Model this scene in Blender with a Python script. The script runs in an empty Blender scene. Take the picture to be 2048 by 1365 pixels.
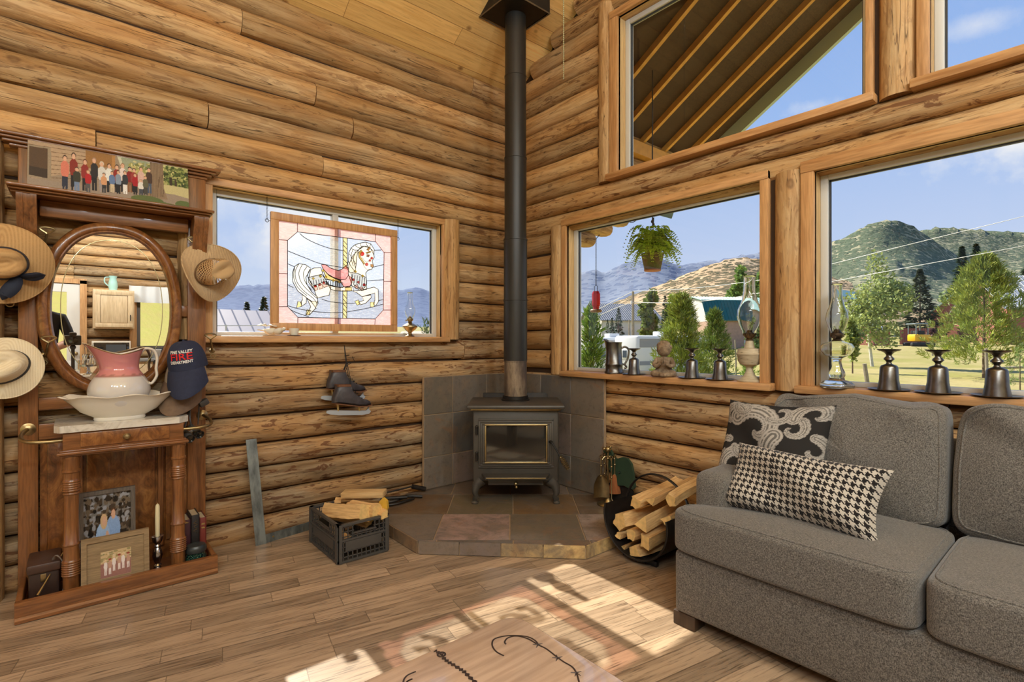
import bpy, bmesh, math, random
import numpy as np
from mathutils import Vector, Matrix, Euler, noise as mnoise
R = random.Random(7)
SC = bpy.context.scene
COL = SC.collection
PI = math.pi
POW = 95
# ---------------------------------------------------------------- camera model (2048 x 1365 frame)
FPX, HZ, YAW = 1030.0, 681.0, math.radians(49.55)
CAM = Vector((3.38, -2.91, 1.2))
SN, CS = math.sin(YAW), math.cos(YAW)
def ray(px, py):
    a = (px-1024)/FPX
    return Vector((a*CS-SN, a*SN+CS, (HZ-py)/FPX))
def on(ax, v, px, py):                      # where the line of sight through a photo point meets a plane of the room
    r = ray(px, py); return CAM + r*((v-CAM[ax])/r[ax])
def X(v, px, py): return on(0, v, px, py)
def Y(v, px, py): return on(1, v, px, py)
def Z(v, px, py): return on(2, v, px, py)
def D(d, px, py): return CAM + ray(px, py)*d   # a point d metres ahead of the camera
def frac(x): return x-math.floor(x)
def lerp(a, b, t): return a+(b-a)*t
def lin(c):                                  # sRGB 0-255 -> linear
    return tuple((x/255/12.92 if x/255 <= .04045 else ((x/255+.055)/1.055)**2.4) for x in c)
# ---------------------------------------------------------------- mesh builder
class MB:
    def __init__(s): s.v=[]; s.f=[]; s.mi=[]; s.uv=[]; s.c=[]; s.has_uv=False; s.has_c=False
    def add(s, vs, fs, mi=0, uv=None, c=None, T=None):
        b=len(s.v)
        for i,p in enumerate(vs):
            p=Vector(p)
            s.v.append(T@p if T is not None else p)
            s.uv.append(uv[i] if uv else (0,0)); s.c.append(c[i] if isinstance(c,list) else (c or (1,1,1,1)))
        if uv: s.has_uv=True
        if c: s.has_c=True
        for f in fs: s.f.append([b+i for i in f]); s.mi.append(mi)
        return s
    def box(s, lo, hi, mi=0, r=0, T=None, c=None, seg=2):
        lo=Vector(lo); hi=Vector(hi)
        if r<=0:
            vs=[(x,y,z) for x in (lo.x,hi.x) for y in (lo.y,hi.y) for z in (lo.z,hi.z)]
            return s.add(vs,[(0,1,3,2),(4,6,7,5),(0,4,5,1),(2,3,7,6),(0,2,6,4),(1,5,7,3)],mi,None,c,T)
        bm=bmesh.new(); bmesh.ops.create_cube(bm,size=1)
        for v in bm.verts: v.co=Vector([lerp(lo[i],hi[i],v.co[i]+.5) for i in range(3)])
        r=min(r,.49*min(abs(hi[i]-lo[i]) for i in range(3)))
        bmesh.ops.bevel(bm,geom=bm.edges[:],offset=r,segments=seg,profile=.5,affect='EDGES')
        bm.verts.index_update()
        s.add([v.co.copy() for v in bm.verts],[[v.index for v in f.verts] for f in bm.faces],mi,None,c,T); bm.free(); return s
    def cbox(s, c, size, mi=0, r=0, rot=(0,0,0), col=None):
        h=Vector(size)/2; T=Matrix.Translation(c)@Euler(rot).to_matrix().to_4x4()
        return s.box(-h,h,mi,r,T,col)
    def tube(s, pts, rad, n=8, mi=0, closed=False, c=None, cap=True, T=None, flat=1.0):
        pts=[Vector(p) for p in pts]; m=len(pts)
        if not isinstance(rad,(list,tuple)): rad=[rad]*m
        vs=[]; up=None
        for i,p in enumerate(pts):
            if closed: t=pts[(i+1)%m]-pts[i-1]
            else: t=pts[min(i+1,m-1)]-pts[max(i-1,0)]
            if t.length<1e-9: t=Vector((0,0,1))
            t.normalize()
            if up is None: up=Vector((0,0,1)) if abs(t.z)<.9 else Vector((1,0,0))
            a=t.cross(up)
            if a.length<1e-4: a=t.cross(Vector((.3,1,.2)))
            a.normalize(); b=a.cross(t); up=b
            for k in range(n):
                w=2*PI*k/n; vs.append(p+a*math.cos(w)*rad[i]+b*math.sin(w)*rad[i]*flat)
        fs=[]
        for i in range(m if closed else m-1):
            for k in range(n):
                j=(i+1)%m; fs.append((i*n+k,i*n+(k+1)%n,j*n+(k+1)%n,j*n+k))
        if cap and not closed: fs+= [list(range(n))[::-1],[(m-1)*n+k for k in range(n)]]
        return s.add(vs,fs,mi,None,c,T)
    def lathe(s, prof, n=24, mi=0, T=None, c=None, fn=None, uv=False):   # prof [(r,z)]
        vs=[]; uvs=[]
        for i,(r,z) in enumerate(prof):
            for k in range(n):
                w=2*PI*k/n; p=Vector((r*math.cos(w),r*math.sin(w),z))
                if fn: p=fn(p,w,i)
                vs.append(p); uvs.append((k/n,i/(len(prof)-1)))
        fs=[(i*n+k,i*n+(k+1)%n,(i+1)*n+(k+1)%n,(i+1)*n+k) for i in range(len(prof)-1) for k in range(n)]
        if prof[0][0]>1e-6 and not fn: pass
        return s.add(vs,fs,mi,uvs if uv else None,c,T)
    def prism(s, poly, h0, h1, mi=0, T=None, c=None):    # poly in local xy, extruded in z
        n=len(poly); vs=[(x,y,h0) for x,y in poly]+[(x,y,h1) for x,y in poly]
        fs=[list(range(n))[::-1],[n+i for i in range(n)]]+[(i,(i+1)%n,n+(i+1)%n,n+i) for i in range(n)]
        return s.add(vs,fs,mi,None,c,T)
    def sphere(s, c0, r, n=12, m=8, mi=0, T=None, c=None, sc=(1,1,1)):
        vs=[]; c0=Vector(c0)
        for i in range(m+1):
            t=PI*i/m
            for k in range(n):
                w=2*PI*k/n; vs.append(c0+Vector((r*math.sin(t)*math.cos(w)*sc[0],r*math.sin(t)*math.sin(w)*sc[1],r*math.cos(t)*sc[2])))
        fs=[(i*n+k,(i+1)*n+k,(i+1)*n+(k+1)%n,i*n+(k+1)%n) for i in range(m) for k in range(n)]
        return s.add(vs,fs,mi,None,c,T)
    def grid(s, fn, nu, nv, mi=0, T=None, col=None, flip=False, uv=True):
        vs=[]; uvs=[]; cs=[]
        for j in range(nv+1):
            for i in range(nu+1):
                u,v=i/nu,j/nv; vs.append(fn(u,v)); uvs.append((u,v))
                if col: cs.append(col(u,v))
        fs=[]
        for j in range(nv):
            for i in range(nu):
                a=j*(nu+1)+i; q=(a,a+1,a+nu+2,a+nu+1); fs.append(q[::-1] if flip else q)
        return s.add(vs,fs,mi,uvs if uv else None,cs if col else None,T)
    def superbox(s, c0, size, e=.3, nu=40, nv=24, mi=0, fn=None, T=None):
        def sg(x,p): return math.copysign(abs(x)**p,x)
        c0=Vector(c0); vs=[]
        for j in range(nv+1):
            t=-PI/2+PI*j/nv
            for i in range(nu):
                w=2*PI*i/nu
                p=Vector((sg(math.cos(t),e)*sg(math.cos(w),e),sg(math.cos(t),e)*sg(math.sin(w),e),sg(math.sin(t),e)))
                if fn: p=fn(p)
                vs.append(c0+Vector((p.x*size[0]/2,p.y*size[1]/2,p.z*size[2]/2)))
        fs=[(j*nu+i,j*nu+(i+1)%nu,(j+1)*nu+(i+1)%nu,(j+1)*nu+i) for j in range(nv) for i in range(nu)]
        return s.add(vs,fs,mi,None,None,T)
    def build(s, name, mats, parent=None, world=True, smooth=40, loc=None):
        me=bpy.data.meshes.new(name)
        vs=s.v
        if parent is not None and world:
            inv=wm(parent).inverted(); vs=[inv@p for p in vs]
        elif loc is not None:
            L=Vector(loc); vs=[p-L for p in vs]
        me.from_pydata([tuple(p) for p in vs],[],s.f)
        if not isinstance(mats,(list,tuple)): mats=[mats]
        for m in mats: me.materials.append(m)
        me.polygons.foreach_set('material_index',s.mi)
        if s.has_uv:
            l=me.uv_layers.new(name='UVMap'); idx=np.empty(len(me.loops),dtype=np.int32); me.loops.foreach_get('vertex_index',idx)
            l.data.foreach_set('uv',np.array(s.uv,dtype=np.float32)[idx].ravel())
        if s.has_c:
            a=me.color_attributes.new('Col','FLOAT_COLOR','POINT'); 
            a.data.foreach_set('color',np.array([(tuple(c)+(1,))[:4] for c in s.c],dtype=np.float32).ravel())
        if smooth:
            me.polygons.foreach_set('use_smooth',[True]*len(me.polygons)); me.set_sharp_from_angle(angle=math.radians(smooth))
        me.validate(); me.update()
        o=bpy.data.objects.new(name,me); COL.objects.link(o)
        if parent is not None: o.parent=parent
        elif loc is not None: o.location=loc
        return o
def wm(o):
    M=Matrix.LocRotScale(o.location,o.rotation_euler,o.scale)
    return wm(o.parent)@M if o.parent else M
def tag(o, label, cat, group=None, kind=None):
    o['label']=label; o['category']=cat
    if group: o['group']=group
    if kind: o['kind']=kind
    return o
def thing(name, label, cat, loc=(0,0,0), rz=0, group=None, rot=None):
    o=bpy.data.objects.new(name,None); COL.objects.link(o); o.empty_display_size=.05
    o.location=loc; o.rotation_euler=rot or (0,0,rz); return tag(o,label,cat,group)
def struct(o, label=None, cat=None):
    o['kind']='structure'
    if label: o['label']=label; o['category']=cat or 'room'
    return o
def one(mb, name, mats, label, cat, loc, group=None, smooth=40):
    return tag(mb.build(name,mats,None,loc=loc,smooth=smooth),label,cat,group)
def copytree(o, parent=None):
    c=o.copy(); COL.objects.link(c)
    if parent is not None: c.parent=parent
    for ch in list(o.children): copytree(ch,c)
    return c
def Tm(loc=(0,0,0), rot=(0,0,0), sc=(1,1,1)): return Matrix.LocRotScale(Vector(loc),Euler(rot),Vector(sc))
def Tz(a,b):                                  # frame at a whose z axis points to b
    a=Vector(a); d=(Vector(b)-a).normalized(); return Matrix.Translation(a)@d.to_track_quat('Z','Y').to_matrix().to_4x4()
def arc(c,r,a0,a1,n,ax=0,ay=2):
    out=[]
    for i in range(n+1):
        w=lerp(a0,a1,i/n); p=Vector(c); p[ax]+=r*math.cos(w); p[ay]+=r*math.sin(w); out.append(p)
    return out
def smoothpts(pts,n=6):
    P=[Vector(p) for p in pts]; out=[]
    for i in range(len(P)-1):
        p0,p1,p2,p3=P[max(i-1,0)],P[i],P[i+1],P[min(i+2,len(P)-1)]
        for k in range(n):
            t=k/n; out.append(.5*((2*p1)+(p2-p0)*t+(2*p0-5*p1+4*p2-p3)*t*t+(3*p1-p0-3*p2+p3)*t**3))
    return out+[P[-1]]
# ---------------------------------------------------------------- materials
class NT:
    def __init__(s,name):
        s.m=bpy.data.materials.new(name); s.m.use_nodes=True; s.t=s.m.node_tree; s.b=s.t.nodes['Principled BSDF']; s.out=s.t.nodes['Material Output']
    def n(s,typ,**kw):
        x=s.t.nodes.new(typ)
        for k,v in kw.items():
            if k.startswith('_'): setattr(x,k[1:],v)
            else: s.inp(x,k.replace('_',' ') if k.replace('_',' ') in x.inputs else k,v)
        return x
    def inp(s,x,k,v):
        i=x.inputs[int(k[1:])] if (k[0]=='i' and k[1:].isdigit()) else x.inputs[k]
        if hasattr(v,'is_output') or isinstance(v,bpy.types.NodeSocket): s.t.links.new(v,i)
        elif isinstance(v,bpy.types.Node): s.t.links.new(v.outputs[0],i)
        else: i.default_value=v if not (isinstance(v,tuple) and len(v)==3 and i.type=='RGBA') else v+(1,)
    def coord(s,kind='Object',sc=(1,1,1),rot=(0,0,0),loc=(0,0,0)):
        tc=s.n('ShaderNodeTexCoord'); mp=s.n('ShaderNodeMapping'); s.t.links.new(tc.outputs[kind],mp.inputs[0])
        mp.inputs['Scale'].default_value=sc; mp.inputs['Rotation'].default_value=rot; mp.inputs['Location'].default_value=loc; return mp.outputs[0]
    def noise(s,vec,scale=5,detail=4,rough=.55,dist=0):
        x=s.n('ShaderNodeTexNoise',Scale=scale,Detail=detail,Roughness=rough,Distortion=dist); s.t.links.new(vec,x.inputs['Vector']); return x.outputs['Fac']
    def vor(s,vec,scale=5,out='Distance',feature='F1',rand=1):
        x=s.n('ShaderNodeTexVoronoi',Scale=scale,Randomness=rand,_feature=feature); s.t.links.new(vec,x.inputs['Vector']); return x.outputs[out]
    def ramp(s,fac,stops,interp='LINEAR'):
        x=s.n('ShaderNodeValToRGB'); s.t.links.new(fac,x.inputs[0]); x.color_ramp.interpolation=interp; e=x.color_ramp.elements
        while len(e)<len(stops): e.new(.5)
        for k,(p,c) in enumerate(stops): e[k].position=p; e[k].color=(c if isinstance(c,tuple) else (c,c,c))[:3]+(1,)
        return x.outputs[0]
    def mix(s,fac,a,b,mode='MIX'):
        x=s.n('ShaderNodeMix',_data_type='RGBA',_blend_type=mode)
        s.inp(x,'i0',fac); s.inp(x,'i6',a); s.inp(x,'i7',b); return x.outputs[2]
    def math(s,op,a,b=0.0,c=0.0):
        x=s.n('ShaderNodeMath',_operation=op); s.inp(x,'i0',a); s.inp(x,'i1',b); s.inp(x,'i2',c); return x.outputs[0]
    def sep(s,v):
        x=s.n('ShaderNodeSeparateXYZ'); s.t.links.new(v,x.inputs[0]); return x.outputs
    def comb(s,a,b,c=0.0):
        x=s.n('ShaderNodeCombineXYZ'); s.inp(x,'i0',a); s.inp(x,'i1',b); s.inp(x,'i2',c); return x.outputs[0]
    def attr(s,name='Col',out='Color'): return s.n('ShaderNodeAttribute',_attribute_name=name).outputs[out]
    def bump(s,h,strength=.3,dist=.01):
        x=s.n('ShaderNodeBump',Strength=strength,Distance=dist); s.t.links.new(h,x.inputs['Height']); s.t.links.new(x.outputs[0],s.b.inputs['Normal']); return x
    def set(s,**kw):
        for k,v in kw.items(): s.inp(s.b,{'col':'Base Color','rough':'Roughness','metal':'Metallic','spec':'Specular IOR Level','trans':'Transmission Weight','sheen':'Sheen Weight','coat':'Coat Weight','sub':'Subsurface Weight'}[k],v)
        return s
def plain(name,c,rough=.5,metal=0,var=0,scale=20,bump=0,coat=0,spec=.5,st=(1,1,1)):
    t=NT(name); c=lin(c); t.set(rough=rough,metal=metal,spec=spec,coat=coat)
    if var or bump:
        nz=t.noise(t.coord('Object',st),scale,4)
        t.set(col=t.ramp(nz,[(.3,tuple(x*(1-var) for x in c)),(.7,tuple(min(1,x*(1+var)) for x in c))]))
        if bump: t.bump(nz,bump,.004)
    else: t.set(col=c)
    return t.m
def wood(name,c1,c2,dark,axis='y',scale=1,rough=.5,knots=.5,coat=0,coord='Object',bump=.15):
    t=NT(name); st={'x':(.08,1,1),'y':(1,.08,1),'z':(1,1,.08)}[axis]
    v=t.coord(coord,tuple(q*scale for q in st)); v2=t.coord(coord,tuple(q*scale for q in ((.35,1,1) if axis=='x' else (1,.35,1) if axis=='y' else (1,1,.35))))
    g=t.noise(v,28,5,.6,.4); f=t.noise(v,110,3,.5)
    c=t.ramp(g,[(.3,lin(c2)),(.5,lin(c1)),(.72,tuple(min(1,q*1.12) for q in lin(c1)))])
    c=t.mix(t.ramp(f,[(.35,.35),(.6,0.0)]),c,lin(dark))
    if knots:
        k=t.vor(v2,4.5); c=t.mix(t.ramp(k,[(.02,knots),(.09,0.0)]),c,lin(dark))
    t.set(col=c,rough=rough,coat=coat); t.bump(g,bump,.003); return t.m
MAT={}
def logmat():
    t=NT('log_wood'); uvn=t.n('ShaderNodeUVMap').outputs[0]
    def mp(sc): 
        x=t.n('ShaderNodeMapping'); t.t.links.new(uvn,x.inputs[0]); x.inputs['Scale'].default_value=sc; return x.outputs[0]
    tint=t.attr('Col'); tr=t.n('ShaderNodeSeparateColor'); t.t.links.new(tint,tr.inputs[0])
    g=t.noise(mp((1.5,13,1)),1.5,6,.64,.9)
    fine=t.noise(mp((5,120,1)),1.5,4,.6,.3)
    big=t.noise(mp((1.3,4,1)),1.2,3)
    base=t.ramp(g,[(.3,lin((150,112,70))),(.44,lin((192,152,102))),(.58,lin((216,180,130))),(.74,lin((166,124,78)))])
    grey=t.ramp(g,[(.3,lin((116,94,70))),(.48,lin((164,138,106))),(.64,lin((194,170,136))),(.8,lin((132,108,80)))])
    c=t.mix(tr.outputs[0],base,grey)
    c=t.mix(t.ramp(big,[(.42,0.0),(.62,.65)]),c,t.ramp(g,[(.3,lin((170,120,68))),(.7,lin((214,162,98)))]))
    c=t.mix(t.ramp(fine,[(.28,.30),(.44,0.0)]),c,lin((112,74,42)))
    # flecks of inner bark
    fl=t.noise(mp((3.4,15,1)),1.7,5,.60,1.4)
    c=t.mix(t.math('MULTIPLY',t.ramp(fl,[(.555,0.0),(.60,.85)]),tr.outputs[1]),c,lin((112,68,38)))
    # knots
    kd=t.n('ShaderNodeTexVoronoi',Scale=1.0); t.t.links.new(mp((3.0,3.6,1)),kd.inputs['Vector']); ks=t.n('ShaderNodeSeparateColor'); t.t.links.new(kd.outputs['Color'],ks.inputs[0]); gate=t.math('GREATER_THAN',ks.outputs[0],.35); kk=t.math('ADD',kd.outputs['Distance'],t.math('MULTIPLY',t.math('SUBTRACT',t.noise(mp((20,20,1)),1.0,3),.5),.05))
    c=t.mix(t.math('MULTIPLY',gate,t.ramp(kk,[(.02,.95),(.05,.75),(.06,.35),(.085,.55),(.12,0.0)])),c,lin((84,50,26)))
    # drying cracks
    cr=t.noise(mp((.7,17,1)),1.3,3,.5,.9); cr=t.math('ABSOLUTE',t.math('SUBTRACT',cr,.5))
    crm=t.ramp(cr,[(.002,.8),(.0085,0.0)]); c=t.mix(crm,c,lin((56,34,18)))
    hs=t.n('ShaderNodeHueSaturation',Hue=.5,Saturation=1.0); s=t.math('ADD',t.math('MULTIPLY',tr.outputs[2],.48),.66)
    t.inp(hs,'Value',s); t.inp(hs,'Color',c)
    t.set(col=hs.outputs[0],rough=.62,spec=.3)
    h=t.math('ADD',t.math('MULTIPLY',g,.6),t.math('MULTIPLY',fl,.8)); h=t.math('SUBTRACT',h,t.math('MULTIPLY',crm,.6))
    t.bump(h,.5,.006); return t.m
MAT['log']=logmat()
MAT['logend']=wood('log_end',(150,105,60),(120,80,42),(80,48,24),'y',1,.7)
for ax in 'xyz':
    MAT['pine'+ax]=wood('pine_trim_'+ax,(204,156,104),(182,130,80),(132,88,50),ax,1.0,.5,.5)
    MAT['jamb'+ax]=wood('pale_jamb_'+ax,(214,180,128),(196,156,102),(150,110,66),ax,1.0,.5,.3)
    MAT['oak'+ax]=wood('dark_oak_'+ax,(140,90,50),(100,60,30),(54,32,18),ax,1.3,.30,.25,coat=.25)
MAT['grain']=wood('split_grain',(222,182,124),(198,150,94),(150,104,60),'x',1.5,.8,.2)
MAT['chink']=plain('dark_gap',(62,42,26),.9)
def planks(name,c1,c2,dark,width,rot,lmin,seam=.35,axis=0,rough=.4,streak=.5,knot=0.0,zs=(1,1,1)):
    t=NT(name); v=t.coord('Object',zs,(0,0,rot)); s=t.sep(v)
    w=t.math('DIVIDE',s[1],width); row=t.math('FLOOR',w); fr=t.math('FRACT',w)
    rr=t.n('ShaderNodeTexWhiteNoise',_noise_dimensions='1D'); t.inp(rr,'W',row)
    l=t.math('DIVIDE',t.math('ADD',s[0],t.math('MULTIPLY',rr.outputs[0],lmin*3)),lmin); li=t.math('FLOOR',l); lf=t.math('FRACT',l)
    r2=t.n('ShaderNodeTexWhiteNoise',_noise_dimensions='2D'); t.inp(r2,'Vector',t.comb(row,li))
    rnd=r2.outputs[0]
    gv=t.comb(t.math('ADD',t.math('MULTIPLY',s[0],1.0),t.math('MULTIPLY',rnd,37.0)),t.math('ADD',t.math('MULTIPLY',s[1],16.0),t.math('MULTIPLY',rnd,91.0)))
    g=t.noise(gv,2.0,6,.62,.5); f=t.noise(gv,7,4,.6,.3)
    c=t.ramp(g,[(.3,lin(c2)),(.5,lin(c1)),(.7,tuple(min(1,q*1.15) for q in lin(c1)))])
    c=t.mix(t.ramp(f,[(.32,streak),(.47,0.0)]),c,lin(dark))
    if knot:
        kv=t.comb(t.math('ADD',t.math('MULTIPLY',s[0],2.2),t.math('MULTIPLY',rnd,37.0)),t.math('MULTIPLY',s[1],9.0))
        k=t.vor(t.comb(t.math('MULTIPLY',s[0],3.2),t.math('MULTIPLY',s[1],4.2)),1.0); c=t.mix(t.ramp(k,[(.03,knot),(.065,knot*.6),(.10,0.0)]),c,lin(dark))
    val=t.math('ADD',.70,t.math('MULTIPLY',rnd,.50)); hs=t.n('ShaderNodeHueSaturation'); t.inp(hs,'Value',val); t.inp(hs,'Color',c); c=hs.outputs[0]
    e=t.math('MINIMUM',fr,t.math('SUBTRACT',1.0,fr)); e2=t.math('MINIMUM',lf,t.math('SUBTRACT',1.0,lf))
    sm=t.math('MAXIMUM',t.math('LESS_THAN',e,.0022/width),t.math('LESS_THAN',e2,.0018/lmin))
    c=t.mix(t.math('MULTIPLY',sm,seam),c,lin(dark)); t.set(col=c,rough=rough)
    t.bump(t.math('SUBTRACT',t.math('MULTIPLY',g,.25),sm),.25,.003); return t.m
MAT['floor']=planks('laminate_floor',(174,150,124),(136,112,88),(78,62,48),.098,math.radians(-79),.55,.55,rough=.34,streak=.75)
MAT['ceil']=planks('pine_ceiling',(244,200,128),(232,180,104),(140,88,44),.135,math.radians(-90),3.1,.8,rough=.45,streak=.3,knot=.85)
def glassmat(name='window_glass',tint=(1,1,1),fr=.06,rough=0.0,op=0.0,edge=0.0):
    t=NT(name); T=t.n('ShaderNodeBsdfTransparent'); l2=t.n('ShaderNodeLayerWeight'); l2.inputs[0].default_value=.5; t.inp(T,'Color',t.mix(t.math('MULTIPLY',t.math('POWER',l2.outputs['Facing'],3.0),edge),tint,(.30,.34,.38))); G=t.n('ShaderNodeBsdfGlossy'); t.inp(G,'Roughness',rough); 
    lw=t.n('ShaderNodeLayerWeight'); lw.inputs[0].default_value=.35
    f=t.math('ADD',t.math('MULTIPLY',lw.outputs['Facing'],fr*4),fr*.3)
    mx=t.n('ShaderNodeMixShader'); t.inp(mx,'i0',f); t.inp(mx,'i1',T); t.inp(mx,'i2',G); t.t.links.new(mx.outputs[0],t.out.inputs[0]); return t.m
MAT['glass']=glassmat('window_glass',(.97,.98,.98),.025)
t=NT('lamp_glass'); G_=t.n('ShaderNodeBsdfGlass',IOR=1.47,Roughness=0.0,Color=(.97,.98,.98,1)); t.t.links.new(G_.outputs[0],t.out.inputs[0]); MAT['clearglass']=t.m
MAT['vinyl']=plain('window_vinyl',(206,204,198),.4)
MAT['zinc']=plain('dark_spacer',(78,80,84),.35,.6)
MAT['brass']=plain('aged_brass',(164,144,104),.34,.95,.15,30)
MAT['chrome']=plain('polished_steel',(196,196,196),.2,1.0)
MAT['pewter']=plain('pewter',(112,108,103),.32,1.0,.18,40,.06)
MAT['iron']=plain('black_iron',(44,40,37),.5,.5,.25,18,.05)
MAT['stove']=plain('charcoal_stove_paint',(80,75,68),.46,.25,.12,9)
MAT['pipe']=plain('black_stovepipe',(50,48,46),.42,.4,.15,7,0,0,.5,(1,1,.2))
MAT['vcol']=None
def vcolmat(name,rough=.6,spec=.3,coat=0,fn=None):
    t=NT(name); t.set(col=t.attr('Col'),rough=rough,spec=spec,coat=coat); return t.m
MAT['vcol']=vcolmat('printed_colours')
MAT['gloss']=vcolmat('glossy_print',.15,.5)
# ================================================================ room shell
RS = .62                                     # roof pitch
def roofz(x): return 3.38+RS*x if x<=3.45 else 3.38+RS*(6.9-x)
LOGN=[0]
def log(mb, axis, a, b, z0, z1, face=0.0, out=-1, depth=.086, end0=True, end1=True, grey=.5, bark=.6, seed=None):
    """half-round wall log from a to b along an axis, bulging to the tangent plane `face`; out = direction of the outdoors"""
    LOGN[0]+=1; k=LOGN[0]; rr=random.Random(k*31+5)
    n=max(3,int((b-a)/.11)); N=12; vs=[]; uv=[]; cs=[]; zc=(z0+z1)/2; hz=(z1-z0)/2-.003
    tint=(min(1,max(0,grey+rr.uniform(-.3,.3))),min(1,max(0,bark+rr.uniform(-.4,.4))),rr.random(),1)
    ph=rr.uniform(0,50); u0=rr.uniform(0,30); v0=rr.uniform(0,20); taper=rr.uniform(-.006,.006)
    for i in range(n+1):
        s=lerp(a,b,i/n); w=mnoise.noise(Vector((s*1.3,ph,0)))*.010; w2=mnoise.noise(Vector((s*2.7,ph+9,0)))*.010
        for j in range(N+1):
            th=2*PI*j/N-PI; c,sn=math.cos(th),math.sin(th)
            lump=mnoise.noise(Vector((s*3.5,th*1.2,ph)))*.009
            d=(depth*(abs(c)**.75)*(1 if c>0 else -1.5)) if True else 0
            h=math.copysign(abs(sn)**.9,sn)*(hz+.004+taper*(i/n-.5))+w
            dd=-depth+d+(lump+w2 if c>-.1 else 0)-.004
            o=face-out*dd if axis=='x' else face-out*dd
            vs.append((s,o,zc+h) if axis=='x' else (o,s,zc+h)); uv.append((u0+s,v0+(th+PI)*.085)); cs.append(tint)
    fs=[]
    for i in range(n):
        for j in range(N):
            q=(i*(N+1)+j,i*(N+1)+j+1,(i+1)*(N+1)+j+1,(i+1)*(N+1)+j); fs.append(q)
    mb.add(vs,fs,0,uv,cs)
    for e,fl in ((0,end0),(n,end1)):
        if fl:
            ring=[e*(N+1)+j for j in range(N)]; mb.add([vs[q] for q in ring],[list(range(N))],1,[uv[q] for q in ring],[tint]*N)
def post(mb,cx,cy,r,z0,z1,flat=1.0,seed=1):
    rr=random.Random(seed); n=int((z1-z0)/.12)+2; N=16; vs=[];uv=[];cs=[]; ph=rr.uniform(0,99); t=(rr.uniform(.0,.35),.35,rr.uniform(.3,.7),1); u0=rr.uniform(0,20)
    for i in range(n+1):
        z=lerp(z0,z1,i/n)
        for j in range(N+1):
            th=2*PI*j/N; q=r*(1+.06*mnoise.noise(Vector((math.cos(th),math.sin(th)+ph,z*1.1))))
            vs.append((cx+q*math.cos(th),cy+q*math.sin(th)*flat,z)); uv.append((u0+z,th*r*1.2+ph)); cs.append(t)
    fs=[(i*(N+1)+j,i*(N+1)+j+1,(i+1)*(N+1)+j+1,(i+1)*(N+1)+j) for i in range(n) for j in range(N)]
    mb.add(vs,fs,0,uv,cs); mb.add([vs[j] for j in range(N)],[list(range(N))[::-1]],1,[uv[0]]*N,[t]*N); mb.add([vs[n*(N+1)+j] for j in range(N)],[list(range(N))],1,[uv[0]]*N,[t]*N)
LM=[MAT['log'],MAT['logend'],MAT['chink']]
# ---- left wall (x = 0)
SL=[3.52,3.365,3.204,3.051,2.898,2.743,2.586,2.429,2.289,2.143,1.985,1.828,1.671,1.506,1.357,1.208,1.044,.882,.735,.566,.42,.263,.118,-.03]
JL=[X(0,*p) for p in ((485,38),(418,225),(633,185),(708,255),(947,168),(648,330),(192,272),(1000,0),(930,700),(700,20))]
wl=MB()
for i in range(len(SL)-1):
    z1,z0=SL[i],SL[i+1]; zc=(z0+z1)/2; gr=.35 if zc>1.3 else 1.0; bk=.45 if zc>1.3 else 1.2  # lower logs barkier; their greyer tone also paints in light falloff
    if 1.21<zc<2.14: spans=[(-7.0,-2.36),(-.60,.14)]
    else: spans=[(-7.0,.14)]
    if zc>2.14: spans[-1]=(spans[-1][0],{0:3.0,1:3.0}.get(i,max(.3,1.05+ (zc-2.2)*1.9)))
    for a,b in spans:
        cuts=sorted([p.y for p in JL if z0<=p.z<z1 and a<p.y<b]+([-4.6-.7*(i%3)] if a<-5 else []))
        pts=[a]+cuts+[b]
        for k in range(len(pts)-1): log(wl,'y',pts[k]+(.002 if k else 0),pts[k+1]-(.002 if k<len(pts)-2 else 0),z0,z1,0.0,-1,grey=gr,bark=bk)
wl.box((-.10,-7,-.05),(-.062,-2.36,3.4),2); wl.box((-.10,-.6,-.05),(-.062,.06,3.4),2); wl.box((-.10,-2.4,-.05),(-.062,-.55,1.20),2); wl.box((-.10,-2.4,2.13),(-.062,-.55,3.4),2)
wl.box((-.10,-.73,1.19),(-.035,-.56,2.14),2); wl.box((-.10,-2.42,1.19),(-.035,-2.315,2.14),2)
post(wl,.0,-.662,.07,1.205,2.135,1,4); post(wl,-.02,-2.40,.07,1.205,2.135,1,5); post(wl,.02,-3.27,.115,0,2.12,1,6)
struct(wl.build('wall_left',LM),'log wall with the small window and the carousel horse panel','wall')
# ---- right wall (y = 0)
wr=MB()
for s in ([.925,.812,.678,.533,.38,.251,.118,-.03],):
    for i in range(len(s)-1):
        for a,b in ((.0,2.9-.3*(i%3)),(2.904-.3*(i%3),6.9)): log(wr,'x',a,b,s[i+1],s[i],0.0,1,grey=.45,bark=1.0)
s=[2.075,1.901,1.74,1.586,1.438,1.284,1.124,.965]
for i in range(len(s)-1): log(wr,'x',0,.425,s[i+1],s[i],0,1,grey=.1,bark=.4); log(wr,'x',4.62,6.9,s[i+1],s[i],0,1)
log(wr,'x',0,6.9,2.205,2.345,-.015,1,grey=.25,bark=.8); log(wr,'x',0,6.9,2.062,2.207,-.002,1,grey=.25,bark=.6)
s=[2.343,2.491,2.639,2.788,2.939,3.095,3.238,3.395,3.55]
for i in range(len(s)-1):
    x0=max(0,(s[i+1]-.05-3.38)/RS); log(wr,'x',x0,.925,s[i],s[i+1],0,1,grey=.1,bark=.4); log(wr,'x',4.62,6.9-x0,s[i],s[i+1],0,1)
z=3.55; k=0
while z<5.5:
    x0=(z+.10-3.38)/RS
    if x0<3.3: log(wr,'x',x0,6.9-x0,z,z+.155,0,1,grey=.1)
    z+=.155
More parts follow.
